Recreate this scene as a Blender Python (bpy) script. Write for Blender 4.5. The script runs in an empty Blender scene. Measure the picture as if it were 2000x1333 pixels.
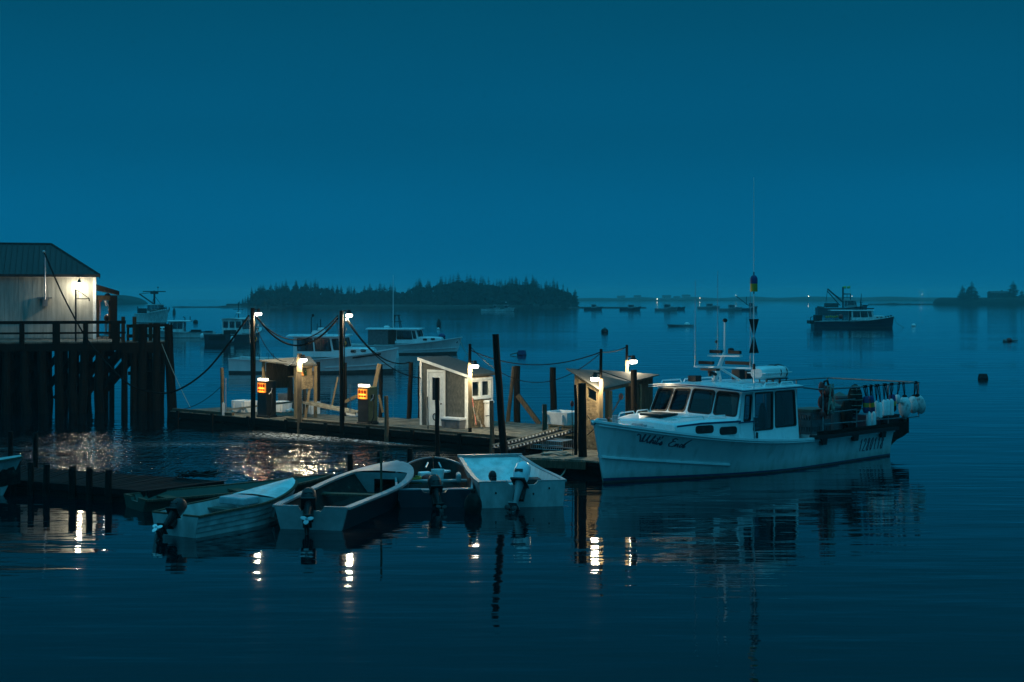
import bpy, bmesh, math, random
from mathutils import Vector, Matrix, noise

random.seed(7)
R = math.radians
scene = bpy.context.scene
COL = scene.collection

# ------------------------------------------------------------------ camera
EYE_H, FPX, HZ = 4.8, 2778.0, 580.0
cam = bpy.data.cameras.new('camera')
cam.lens, cam.sensor_width = 50.0, 36.0
cam.shift_y = -(666.5 - HZ) / 2000.0
cam.clip_start, cam.clip_end = 0.5, 9000
cam_ob = bpy.data.objects.new('camera', cam)
COL.objects.link(cam_ob)
cam_ob.location = (0, 0, EYE_H)
cam_ob.rotation_euler = (R(90), 0, 0)
scene.camera = cam_ob

# ------------------------------------------------------------------ exposure
vs = scene.view_settings
vs.view_transform = 'Standard'
vs.look = 'None'
vs.exposure = 0.0
vs.gamma = 1.0
vs.use_curve_mapping = False
scene.cycles.max_bounces = 8
scene.cycles.diffuse_bounces = 3
scene.cycles.glossy_bounces = 4
scene.cycles.transmission_bounces = 4
scene.cycles.transparent_max_bounces = 8
scene.cycles.volume_bounces = 1
scene.cycles.sample_clamp_indirect = 4.0
scene.cycles.use_denoising = True

# ------------------------------------------------------------------ dusk sky
world = bpy.data.worlds.new('World')
scene.world = world
world.use_nodes = True
wn, wl = world.node_tree.nodes, world.node_tree.links
bg = wn['Background']
tc = wn.new('ShaderNodeTexCoord')
sep = wn.new('ShaderNodeSeparateXYZ')
wl.new(tc.outputs['Generated'], sep.inputs[0])
ramp = wn.new('ShaderNodeValToRGB')              # colour by elevation (sine)
ramp.color_ramp.interpolation = 'EASE'
el = ramp.color_ramp.elements
SKY_RAMP = [(0.0, (0.0005, 0.118, 0.252)), (0.05, (0.0005, 0.111, 0.238)), (0.12, (0.0005, 0.090, 0.188)),
            (0.22, (0.0006, 0.073, 0.143)), (0.45, (0.006, 0.12, 0.21)), (0.7, (0.030, 0.38, 0.63)), (1.0, (0.075, 0.74, 1.16))]
el[0].position, el[0].color = SKY_RAMP[0][0], (*SKY_RAMP[0][1], 1)
el[1].position, el[1].color = SKY_RAMP[-1][0], (*SKY_RAMP[-1][1], 1)
for p_, c_ in SKY_RAMP[1:-1]:
    e_ = el.new(p_)
    e_.color = (*c_, 1)
wl.new(sep.outputs['Z'], ramp.inputs[0])
# afterglow of the set sun behind the camera, fading smoothly round the sky
glow = wn.new('ShaderNodeMapRange')
glow.interpolation_type = 'SMOOTHSTEP'
glow.inputs['From Min'].default_value = 0.55
glow.inputs['From Max'].default_value = -1.0
glow.inputs['To Min'].default_value = 0.0
glow.inputs['To Max'].default_value = 1.0
wl.new(sep.outputs['Y'], glow.inputs['Value'])
gcol = wn.new('ShaderNodeMixRGB')
gcol.blend_type = 'ADD'
gcol.inputs['Color2'].default_value = (0.006, 0.07, 0.115, 1)
wl.new(glow.outputs[0], gcol.inputs['Fac'])
wl.new(ramp.outputs['Color'], gcol.inputs['Color1'])
# thin, uneven overcast
cn = wn.new('ShaderNodeTexNoise')
cn.inputs['Scale'].default_value = 2.2
cn.inputs['Detail'].default_value = 3.0
cmap = wn.new('ShaderNodeMapping')
cmap.inputs['Scale'].default_value = (1, 1, 3.5)
wl.new(tc.outputs['Generated'], cmap.inputs[0])
wl.new(cmap.outputs[0], cn.inputs['Vector'])
cr = wn.new('ShaderNodeMapRange')
cr.inputs['To Min'].default_value = 0.90
cr.inputs['To Max'].default_value = 1.10
wl.new(cn.outputs[0], cr.inputs['Value'])
wl.new(gcol.outputs[0], bg.inputs['Color'])
wl.new(cr.outputs[0], bg.inputs['Strength'])


# ------------------------------------------------------------------ helpers
def G(px, py, z=0.0):
    """point of height z that the photograph shows at (px, py)"""
    d = (EYE_H - z) * FPX / (py - HZ)
    return Vector(((px - 1000) / FPX * d, d, z))


def XA(px, d):
    return (px - 1000) / FPX * d


def ZA(py, d):
    return EYE_H - (py - HZ) * d / FPX


def PD(px, py, d):
    return Vector((XA(px, d), d, ZA(py, d)))


V = Vector


def tag(o, label=None, cat=None, group=None, kind=None):
    if label: o['label'] = label
    if cat: o['category'] = cat
    if group: o['group'] = group
    if kind: o['kind'] = kind
    return o


def thing(name, label, cat, loc=(0, 0, 0), rz=0.0, group=None):
    o = bpy.data.objects.new(name, None)
    o.empty_display_size = 0.2
    COL.objects.link(o)
    o.location = loc
    o.rotation_euler = (0, 0, rz)
    return tag(o, label, cat, group)


def copy_tree(o, parent=None):
    c = o.copy()
    COL.objects.link(c)
    if parent is not None: c.parent = parent
    for ch in list(o.children): copy_tree(ch, c)
    return c


class MB:
    def __init__(s):
        s.v, s.f, s.m = [], [], []

    def add(s, vs_, fs, mat=0):
        b = len(s.v)
        s.v += [tuple(p) for p in vs_]
        for f in fs:
            s.f.append(tuple(b + i for i in f))
            s.m.append(mat)
        return s

    def box(s, c, size, rz=0.0, mat=0, M=None):
        x, y, z = size[0] / 2, size[1] / 2, size[2] / 2
        pts = [V((i * x, j * y, k * z)) for k in (-1, 1) for j in (-1, 1) for i in (-1, 1)]
        T = M if M is not None else Matrix.Rotation(rz, 3, 'Z')
        pts = [T @ p + V(c) for p in pts]
        return s.add(pts, [(0, 2, 3, 1), (4, 5, 7, 6), (0, 1, 5, 4), (2, 6, 7, 3), (0, 4, 6, 2), (1, 3, 7, 5)], mat)

    def beam(s, p0, p1, w, h, mat=0, up=(0, 0, 1), w1=None, h1=None):
        p0, p1 = V(p0), V(p1)
        d = (p1 - p0).normalized()
        u = V(up)
        a = d.cross(u)
        if a.length < 1e-4: a = d.cross(V((1, 0, 0)))
        a.normalize()
        b = a.cross(d)
        w1 = w if w1 is None else w1
        h1 = h if h1 is None else h1
        pts = [p0 + a * i * w / 2 + b * j * h / 2 for i, j in ((-1, -1), (1, -1), (1, 1), (-1, 1))]
        pts += [p1 + a * i * w1 / 2 + b * j * h1 / 2 for i, j in ((-1, -1), (1, -1), (1, 1), (-1, 1))]
        return s.add(pts, [(3, 2, 1, 0), (4, 5, 6, 7), (0, 1, 5, 4), (1, 2, 6, 5), (2, 3, 7, 6), (3, 0, 4, 7)], mat)

    def tube(s, pts, r, n=8, mat=0, caps=True):
        pts = [V(p) for p in pts]
        rs = r if isinstance(r, (list, tuple)) else [r] * len(pts)
        rings = []
        ref = V((0, 0, 1))
        for i, p in enumerate(pts):
            d = (pts[min(i + 1, len(pts) - 1)] - pts[max(i - 1, 0)])
            d = d.normalized() if d.length > 1e-9 else V((0, 0, 1))
            rf = ref if abs(d.dot(ref)) < 0.95 else V((1, 0, 0))
            a = d.cross(rf).normalized()
            b = a.cross(d)
            rings.append([p + (a * math.cos(2 * math.pi * k / n) + b * math.sin(2 * math.pi * k / n)) * rs[i] for k in range(n)])
        return s.loft(rings, mat, caps)

    def cyl(s, p0, p1, r0, r1=None, n=12, mat=0):
        return s.tube([p0, p1], [r0, r0 if r1 is None else r1], n, mat)

    def loft(s, rings, mat=0, caps=True, closed=True):
        n = len(rings[0])
        vs_ = [p for r_ in rings for p in r_]
        fs = []
        for i in range(len(rings) - 1):
            for k in range(n if closed else n - 1):
                k2 = (k + 1) % n
                fs.append((i * n + k, i * n + k2, (i + 1) * n + k2, (i + 1) * n + k))
        if caps and closed:
            fs.append(tuple(range(n - 1, -1, -1)))
            fs.append(tuple((len(rings) - 1) * n + k for k in range(n)))
        return s.add(vs_, fs, mat)

    def lathe(s, prof, c=(0, 0, 0), n=14, mat=0, M=None):
        T = M if M is not None else Matrix.Identity(3)
        rings = [[T @ V((r * math.cos(2 * math.pi * k / n), r * math.sin(2 * math.pi * k / n), z)) + V(c) for k in range(n)] for r, z in prof]
        return s.loft(rings, mat)

    def ell(s, c, rad, n=12, m=8, mat=0, M=None):
        prof = [(max(1e-3, math.sin(math.pi * i / m)), -math.cos(math.pi * i / m)) for i in range(m + 1)]
        T = (M if M is not None else Matrix.Identity(3)) @ Matrix.Diagonal(V(rad))
        return s.lathe(prof, c, n, mat, T)

    def prism(s, poly, o, u, v, w, mat=0):
        """polygon in the (u, v) plane at o, extruded by vector w"""
        o, u, v, w = V(o), V(u), V(v), V(w)
        b = [o + u * x + v * y for x, y in poly]
        n = len(b)
        fs = [tuple(range(n - 1, -1, -1)), tuple(range(n, 2 * n))]
        fs += [(i, (i + 1) % n, n + (i + 1) % n, n + i) for i in range(n)]
        return s.add(b + [p + w for p in b], fs, mat)

    def build(s, name, mats, parent=None, smooth=False, bevel=0.0, ang=35, data=False):
        me = bpy.data.meshes.new(name)
        me.from_pydata(s.v, [], s.f)
        if not isinstance(mats, (list, tuple)): mats = [mats]
        for m_ in mats: me.materials.append(m_)
        if len(mats) > 1: me.polygons.foreach_set('material_index', s.m)
        bm = bmesh.new()
        bm.from_mesh(me)
        bmesh.ops.recalc_face_normals(bm, faces=bm.faces)
        bm.to_mesh(me)
        bm.free()
        if smooth:
            me.polygons.foreach_set('use_smooth', [True] * len(me.polygons))
            me.set_sharp_from_angle(angle=R(ang))
        me.update()
        if data: return me
        return place(name, me, parent, bevel)


def place(name, me, parent=None, bevel=0.0, loc=None, rz=None):
    o = bpy.data.objects.new(name, me)
    COL.objects.link(o)
    if parent is not None: o.parent = parent
    if loc is not None: o.location = loc
    if rz is not None: o.rotation_euler = (0, 0, rz)
    if bevel > 0:
        b = o.modifiers.new('bevel', 'BEVEL')
        b.width, b.segments, b.limit_method, b.angle_limit = bevel, 2, 'ANGLE', R(40)
    return o


def rrect(x0, y0, x1, y1, r, k=4):
    r = min(r, (x1 - x0) / 2 * .98, (y1 - y0) / 2 * .98)
    out = []
    for cx, cy, a0 in ((x1 - r, y1 - r, 0), (x0 + r, y1 - r, 90), (x0 + r, y0 + r, 180), (x1 - r, y0 + r, 270)):
        for i in range(k + 1):
            a = R(a0 + 90 * i / k)
            out.append((cx + r * math.cos(a), cy + r * math.sin(a)))
    return out


def fill_with_holes(outer, holes):
    bm = bmesh.new()
    es = []
    for loop in [outer] + holes:
        vv = [bm.verts.new((x, y, 0)) for x, y in loop]
        es += [bm.edges.new((vv[i], vv[(i + 1) % len(vv)])) for i in range(len(vv))]
    bmesh.ops.triangle_fill(bm, use_beauty=True, use_dissolve=False, edges=es, normal=(0, 0, 1))
    bm.verts.index_update()
    P = [(v_.co.x, v_.co.y) for v_ in bm.verts]
    T = [tuple(v_.index for v_ in f.verts) for f in bm.faces]
    bm.free()
    return P, T


def wall_panel(mb, quad, holes, thk, mat=0):
    """quad = BL, BR, TR, TL in 3D; holes = list of (u0, v0, u1, v1, radius) in fractions / metres. Adds a solid panel with openings.
    Returns for each opening its polygon (list of 3D points on the outer face) and the inward normal."""
    BL, BR, TR, TL = [V(p) for p in quad]
    U = (BR - BL)
    W = U.length
    U = U.normalized()
    Nn = U.cross(TL - BL).normalized()
    Vv = Nn.cross(U)
    to2 = lambda p: ((p - BL).dot(U), (p - BL).dot(Vv))
    outer = [to2(p) for p in (BL, BR, TR, TL)]

    def bil(u, v):
        a = V(outer[0]).lerp(V(outer[1]), u)
        b = V(outer[3]).lerp(V(outer[2]), u)
        c = a.lerp(b, v)
        return (c.x, c.y)
    hp = []
    Hh = (TL - BL).length
    for (u0, v0, u1, v1, r_) in holes:
        base = rrect(u0 * W, v0 * Hh, u1 * W, v1 * Hh, r_)
        hp.append([bil(x / W, y / Hh) for x, y in base])
    P, T = fill_with_holes(outer, hp)
    inn = -Nn * thk
    to3 = lambda p: BL + U * p[0] + Vv * p[1]
    A = [to3(p) for p in P]
    mb.add(A, T, mat)
    mb.add([p + inn for p in A], [tuple(reversed(t)) for t in T], mat)
    for loop in [outer] + hp:
        L3 = [to3(p) for p in loop]
        n = len(L3)
        mb.add(L3 + [p + inn for p in L3], [(i, (i + 1) % n, n + (i + 1) % n, n + i) for i in range(n)], mat)
    return [[to3(p) for p in loop] for loop in hp], -Nn


def scale_poly(poly, k):
    c = sum(poly, V((0, 0, 0))) / len(poly)
    return [c + (p - c).normalized() * ((p - c).length + k) for p in poly]


def glazing(poly, inn, fmat, gmat, parent, fw=0.035, name='window_frame', pane='pane', thk=0.06):
    """black gasket ring round an opening plus the pane in it (sub-part)"""
    out, inp = scale_poly(poly, fw * .5), scale_poly(poly, -fw * .6)
    n = len(poly)
    mb = MB()
    a = [p - inn * .012 for p in out]
    b = [p - inn * .012 for p in inp]
    c = [p + inn * thk for p in inp]
    d = [p + inn * .004 for p in out]
    fs = []
    for i in range(n):
        j = (i + 1) % n
        fs += [(i, j, n + j, n + i), (n + i, n + j, 2 * n + j, 2 * n + i), (3 * n + i, 3 * n + j, j, i)]
    mb.add(a + b + c + d, fs)
    fr = mb.build(name, fmat, parent)
    g = MB()
    g.add([p + inn * .02 for p in inp], [tuple(range(n))])
    g.build(pane, gmat, fr)
    return fr


def catenary(a, b, sag, n=16):
    a, b = V(a), V(b)
    return [a.lerp(b, i / n) - V((0, 0, sag * 4 * (i / n) * (1 - i / n))) for i in range(n + 1)]


# ------------------------------------------------------------------ materials
MATS = {}


def mk(name, c1, c2=None, rough=0.6, scale=4.0, metal=0.0, bump=0.0, stretch=(1, 1, 1), c3=None, detail=5.0, spec=0.5, vary=0.12,
       coat=0.0, rough2=None, lo=0.38, hi=0.62):
    m = bpy.data.materials.new(name)
    m.use_nodes = True
    n, l = m.node_tree.nodes, m.node_tree.links
    p = n['Principled BSDF']
    p.inputs['Metallic'].default_value = metal
    p.inputs['Specular IOR Level'].default_value = spec
    p.inputs['Coat Weight'].default_value = coat
    tcd = n.new('ShaderNodeTexCoord')
    oi = n.new('ShaderNodeObjectInfo')
    sh = n.new('ShaderNodeVectorMath')
    sh.operation = 'MULTIPLY_ADD'
    cmb = n.new('ShaderNodeCombineXYZ')
    for i in range(3): l.new(oi.outputs['Random'], cmb.inputs[i])
    l.new(cmb.outputs[0], sh.inputs[0])
    sh.inputs[1].default_value = (37, 53, 71)
    l.new(tcd.outputs['Object'], sh.inputs[2])
    mp = n.new('ShaderNodeMapping')
    mp.inputs['Scale'].default_value = stretch
    l.new(sh.outputs[0], mp.inputs[0])
    nz = n.new('ShaderNodeTexNoise')
    nz.inputs['Scale'].default_value = scale
    nz.inputs['Detail'].default_value = detail
    nz.inputs['Roughness'].default_value = 0.6
    l.new(mp.outputs[0], nz.inputs['Vector'])
    cr_ = n.new('ShaderNodeValToRGB')
    e = cr_.color_ramp.elements
    c2 = c2 or tuple(min(1, x * 1.25) for x in c1)
    e[0].position, e[0].color = lo, (*c1, 1)
    e[1].position, e[1].color = hi, (*c2, 1)
    if c3:
        q = e.new(min(.95, hi + .12))
        q.color = (*c3, 1)
    l.new(nz.outputs[0], cr_.inputs[0])
    hs = n.new('ShaderNodeHueSaturation')
    mr = n.new('ShaderNodeMapRange')
    mr.inputs['To Min'].default_value = 1 - vary
    mr.inputs['To Max'].default_value = 1 + vary
    l.new(oi.outputs['Random'], mr.inputs['Value'])
    l.new(mr.outputs[0], hs.inputs['Value'])
    l.new(cr_.outputs[0], hs.inputs['Color'])
    l.new(hs.outputs[0], p.inputs['Base Color'])
    rr = n.new('ShaderNodeMapRange')
    rr.inputs['To Min'].default_value = rough * .8
    rr.inputs['To Max'].default_value = min(1, rough2 or rough * 1.2)
    l.new(nz.outputs[0], rr.inputs['Value'])
    l.new(rr.outputs[0], p.inputs['Roughness'])
    if bump > 0:
        b = n.new('ShaderNodeBump')
        b.inputs['Strength'].default_value = 1.0
        b.inputs['Distance'].default_value = bump
        l.new(nz.outputs[0], b.inputs['Height'])
        l.new(b.outputs[0], p.inputs['Normal'])
    MATS[name] = m
    return m


def emit(name, col, k):
    m = bpy.data.materials.new(name)
    m.use_nodes = True
    p = m.node_tree.nodes['Principled BSDF']
    p.inputs['Base Color'].default_value = (*col, 1)
    p.inputs['Emission Color'].default_value = (*col, 1)
    p.inputs['Emission Strength'].default_value = k
    p.inputs['Roughness'].default_value = .4
    MATS[name] = m
    return m


def glass_mat(name, tint, gloss=1.0):
    m = bpy.data.materials.new(name)
    m.use_nodes = True
    n, l = m.node_tree.nodes, m.node_tree.links
    n.remove(n['Principled BSDF'])
    out = n['Material Output']
    tr = n.new('ShaderNodeBsdfTransparent')
    tr.inputs[0].default_value = (*tint, 1)
    gl = n.new('ShaderNodeBsdfGlossy')
    gl.inputs['Roughness'].default_value = .03
    gl.inputs[0].default_value = (gloss, gloss, gloss, 1)
    lw_ = n.new('ShaderNodeLayerWeight')
    lw_.inputs['Blend'].default_value = .5
    pw = n.new('ShaderNodeMath')
    pw.operation = 'POWER'
    l.new(lw_.outputs['Facing'], pw.inputs[0])
    pw.inputs[1].default_value = 4.5
    ad = n.new('ShaderNodeMath')
    ad.operation = 'MULTIPLY_ADD'
    ad.inputs[1].default_value = .9
    ad.inputs[2].default_value = .05
    l.new(pw.outputs[0], ad.inputs[0])
    mx = n.new('ShaderNodeMixShader')
    l.new(ad.outputs[0], mx.inputs[0])
    l.new(tr.outputs[0], mx.inputs[1])
    l.new(gl.outputs[0], mx.inputs[2])
    l.new(mx.outputs[0], out.inputs['Surface'])
    return m


M_gel = mk('white_gelcoat', (.66, .68, .68), (.80, .81, .80), rough=.28, scale=1.2, stretch=(1, 1, .35), vary=.05, coat=.2)
M_hullwhite = mk('flank_shaded_hull_white', (.58, .61, .61), (.70, .72, .71), rough=.3, scale=1.0, stretch=(1, 1, .3), vary=.04, coat=.15)  # greyer than the deck white, shading the flank through its base colour
M_skiffwhite = mk('chalky_white_skiff_paint', (.26, .28, .27), (.42, .44, .43), rough=.55, scale=3.0, stretch=(1, 1, .4), vary=.08, bump=.002, c3=(.48, .50, .48))
M_steel = mk('dull_steel_tube', (.16, .17, .18), (.24, .25, .26), rough=.5, metal=.6, scale=10)
M_gelold = mk('weathered_white_paint', (.46, .47, .45), (.68, .69, .67), rough=.5, scale=3.0, stretch=(1, 1, .4), vary=.08, bump=.002)
M_bluetrim = mk('blue_trim_paint', (.007, .024, .075), (.010, .03, .09), rough=.35)
M_bottom = mk('bottom_paint', (.035, .03, .03), (.06, .05, .045), rough=.8, scale=6)
M_greyhull = mk('grey_hull_paint', (.20, .21, .21), (.29, .30, .30), rough=.5, scale=2)
M_darkhull = mk('dark_hull_paint', (.008, .012, .018), (.016, .02, .028), rough=.35, scale=2)
M_navy = mk('navy_hull_paint', (.006, .014, .03), (.012, .022, .045), rough=.3, scale=2)
M_rubber = mk('black_rubber', (.008, .008, .008), (.014, .014, .014), rough=.5, spec=.3)
M_dark = mk('dark_metal', (.012, .012, .013), (.024, .023, .022), rough=.55, scale=8, metal=.3, spec=.3)
M_galv = mk('galvanised_metal', (.32, .33, .34), (.46, .47, .48), rough=.4, metal=.8, scale=10)
M_alu = mk('aluminium', (.50, .51, .52), (.62, .63, .64), rough=.38, metal=.9, scale=6, stretch=(1, 1, 5))
M_pile = mk('tarred_pile_wood', (.005, .004, .003), (.015, .012, .009), rough=.85, scale=6, stretch=(6, 6, .5), bump=.012, c3=(.026, .021, .014), spec=.12)
M_wood = mk('weathered_wood', (.055, .042, .028), (.12, .092, .060), rough=.85, scale=5, stretch=(9, 9, .7), bump=.004, c3=(.16, .125, .085), spec=.12)
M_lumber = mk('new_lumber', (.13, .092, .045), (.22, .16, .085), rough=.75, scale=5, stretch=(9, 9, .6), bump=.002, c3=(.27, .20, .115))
M_plank = mk('deck_board_wood', (.075, .070, .055), (.16, .148, .118), rough=.9, scale=3.0, stretch=(1, 1, 1), bump=.006, c3=(.21, .20, .165), vary=.3, spec=.12)
M_wharf = mk('wharf_timber', (.0045, .004, .003), (.012, .010, .007), rough=.9, scale=5, stretch=(6, 6, .6), bump=.008, spec=.12)
M_rail = mk('rail_timber', (.028, .021, .011), (.055, .041, .022), rough=.85, scale=6, stretch=(3, 3, 1), bump=.004, spec=.12)
M_siding = mk('white_siding_paint', (.21, .215, .19), (.31, .315, .28), rough=.8, scale=2.2, stretch=(3, 3, .35), bump=.002, vary=.05, c3=(.34, .34, .30))
M_trim = mk('white_trim_paint', (.62, .62, .58), (.76, .76, .72), rough=.6, scale=5, vary=.05)
M_roofmetal = mk('dark_metal_roofing', (.007, .009, .009), (.013, .016, .016), rough=.6, scale=2, metal=.2, vary=.2)
M_roofing = mk('roll_roofing', (.028, .028, .026), (.055, .055, .048), rough=.95, scale=14, bump=.004, c3=(.075, .075, .06))
M_roofply = mk('weathered_roof_plywood', (.045, .044, .038), (.085, .082, .07), rough=.85, scale=5, stretch=(1, 5, 1), bump=.002)
M_greywall = mk('grey_plywood', (.040, .043, .037), (.088, .090, .078), rough=.9, scale=9, stretch=(1.5, 1.5, .7), bump=.003, c3=(.16, .16, .14))
M_cable = mk('black_cable', (.003, .003, .003), (.006, .0055, .005), rough=.8, spec=.08)
M_darkplank = mk('dark_slimy_deck_board', (.006, .007, .0065), (.014, .016, .015), rough=.85, scale=3, bump=.006, spec=.08, vary=.3)
M_rope = mk('grey_rope', (.20, .19, .15), (.34, .32, .26), rough=.95, scale=60)
M_redrope = mk('faded_red_rope', (.45, .10, .07), (.60, .22, .16), rough=.9, scale=40)
M_foam = mk('white_foam_plastic', (.60, .61, .60), (.76, .77, .76), rough=.6, scale=4, vary=.06)
M_dirtyfoam = mk('scuffed_white_vinyl', (.16, .16, .15), (.60, .61, .60), rough=.55, scale=4.5, vary=.06, lo=.34, hi=.5)
M_greyplastic = mk('grey_plastic', (.09, .095, .10), (.14, .145, .15), rough=.55, scale=5)
M_blue = mk('blue_buoy_paint', (.008, .022, .10), (.014, .032, .14), rough=.6)
M_yellow = mk('yellow_buoy_paint', (.38, .23, .02), (.48, .30, .03), rough=.6)
M_red = mk('red_plastic', (.20, .018, .012), (.34, .03, .02), rough=.6)
M_orange = mk('orange_plastic', (.75, .20, .03), (.85, .30, .05), rough=.5)
M_green = mk('dark_green_paint', (.014, .045, .030), (.022, .062, .042), rough=.7, scale=3)
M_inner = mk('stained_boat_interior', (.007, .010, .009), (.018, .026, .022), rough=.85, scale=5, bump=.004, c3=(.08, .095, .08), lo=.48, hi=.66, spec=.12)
M_thwart = mk('grey_green_thwart_wood', (.05, .062, .05), (.085, .10, .08), rough=.8, scale=5, stretch=(1, 5, 1))
M_seat = mk('grey_painted_seat', (.26, .30, .32), (.36, .40, .42), rough=.6, scale=5)
M_tank = mk('white_tank_enamel', (.74, .74, .72), (.84, .84, .82), rough=.35)
M_brass = mk('old_brass', (.30, .20, .06), (.40, .28, .09), rough=.4, metal=.9)
M_pumppaint = mk('olive_pump_enamel', (.075, .072, .030), (.11, .105, .045), rough=.5, scale=6)
M_pumpdark = mk('dark_pump_enamel', (.010, .011, .010), (.018, .020, .018), rough=.4)
M_dial = mk('pump_dial_print', (.05, .008, .003), (.08, .012, .004), rough=.8, spec=.1)
M_lens = emit('lit_lamp_lens', (1.0, .88, .76), 30.0)
M_pumplight = emit('lit_pump_top_light', (1.0, .84, .60), 4.0)
M_pumppanel = emit('lit_orange_pump_face', (1.0, .30, .03), .55)
M_pumpline = emit('lit_orange_pump_strip', (1.0, .34, .06), 1.0)
M_far = emit('distant_lamp_bulb', (1.0, .86, .66), 9.0)
M_glass = glass_mat('tinted_window_glass', (.13, .19, .22))
M_clear = glass_mat('clear_window_glass', (.72, .78, .78))
M_bottle = glass_mat('green_bottle_glass', (.25, .6, .35))
M_leaf = mk('dark_spruce_needles', (.010, .020, .012), (.022, .036, .020), rough=.9, scale=.8, vary=.35, spec=.12)
M_bark = mk('spruce_bark', (.020, .016, .012), (.035, .028, .022), rough=.95, scale=4)
M_rock = mk('shore_rock', (.03, .03, .028), (.07, .068, .06), rough=.95, scale=.8, bump=.2)
M_land = mk('shore_ground', (.012, .018, .012), (.026, .032, .022), rough=1, scale=.3, bump=.3)
M_house = mk('far_house_paint', (.34, .34, .32), (.45, .45, .42), rough=.8)
M_text = mk('dark_lettering_paint', (.030, .036, .070), (.045, .05, .09), rough=.5)

# working hull: rust and scupper streaks plus a noisy greenish band, stronger towards the waterline
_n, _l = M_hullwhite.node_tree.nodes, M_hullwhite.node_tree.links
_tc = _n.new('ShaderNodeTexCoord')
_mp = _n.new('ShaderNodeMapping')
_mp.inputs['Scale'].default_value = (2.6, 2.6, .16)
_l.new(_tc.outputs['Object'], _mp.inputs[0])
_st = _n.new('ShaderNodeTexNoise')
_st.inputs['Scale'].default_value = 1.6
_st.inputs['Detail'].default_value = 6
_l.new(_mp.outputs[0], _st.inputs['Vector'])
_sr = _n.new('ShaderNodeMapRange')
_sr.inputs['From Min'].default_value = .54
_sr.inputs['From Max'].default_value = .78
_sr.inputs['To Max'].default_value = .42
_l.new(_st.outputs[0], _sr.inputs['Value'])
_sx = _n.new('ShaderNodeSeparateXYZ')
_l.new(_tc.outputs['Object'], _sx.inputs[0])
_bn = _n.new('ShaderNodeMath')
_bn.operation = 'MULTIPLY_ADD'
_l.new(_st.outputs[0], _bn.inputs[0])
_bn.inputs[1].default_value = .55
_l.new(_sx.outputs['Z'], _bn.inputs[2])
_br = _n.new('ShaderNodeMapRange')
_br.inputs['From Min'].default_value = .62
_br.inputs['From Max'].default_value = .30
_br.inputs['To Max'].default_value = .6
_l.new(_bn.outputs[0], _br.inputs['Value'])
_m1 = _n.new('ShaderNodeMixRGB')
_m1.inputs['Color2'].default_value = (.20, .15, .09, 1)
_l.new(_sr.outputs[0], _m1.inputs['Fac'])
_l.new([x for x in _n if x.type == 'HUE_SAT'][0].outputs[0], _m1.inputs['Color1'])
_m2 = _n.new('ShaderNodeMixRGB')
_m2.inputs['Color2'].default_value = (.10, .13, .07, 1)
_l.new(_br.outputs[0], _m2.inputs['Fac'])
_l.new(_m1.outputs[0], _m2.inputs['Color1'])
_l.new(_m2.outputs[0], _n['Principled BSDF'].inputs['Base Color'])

# OSB: flakes from a stretched voronoi
M_osb = mk('oriented_strand_board', (.13, .09, .045), (.26, .19, .105), rough=.85, scale=9, bump=.002, c3=(.42, .32, .19))
_n, _l = M_osb.node_tree.nodes, M_osb.node_tree.links
_vo = _n.new('ShaderNodeTexVoronoi')
_vo.inputs['Scale'].default_value = 11
_mp = _n.new('ShaderNodeMapping')
_mp.inputs['Rotation'].default_value = (.5, .4, .6)
_mp.inputs['Scale'].default_value = (1, 1, 2.4)
_tc = _n.new('ShaderNodeTexCoord')
_l.new(_tc.outputs['Object'], _mp.inputs[0])
_l.new(_mp.outputs[0], _vo.inputs['Vector'])
_mx = _n.new('ShaderNodeMixRGB')
_mx.blend_type = 'MULTIPLY'
_mx.inputs[0].default_value = .75
_hs = [x for x in _n if x.type == 'HUE_SAT'][0]
_bw = _n.new('ShaderNodeRGBToBW')
_l.new(_vo.outputs['Color'], _bw.inputs[0])
_rm = _n.new('ShaderNodeMapRange')
_rm.inputs['To Min'].default_value = .35
_rm.inputs['To Max'].default_value = 1.5
_l.new(_bw.outputs[0], _rm.inputs['Value'])
_l.new(_hs.outputs[0], _mx.inputs[1])
_l.new(_rm.outputs[0], _mx.inputs[2])
_l.new(_mx.outputs[0], _n['Principled BSDF'].inputs['Base Color'])

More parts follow.
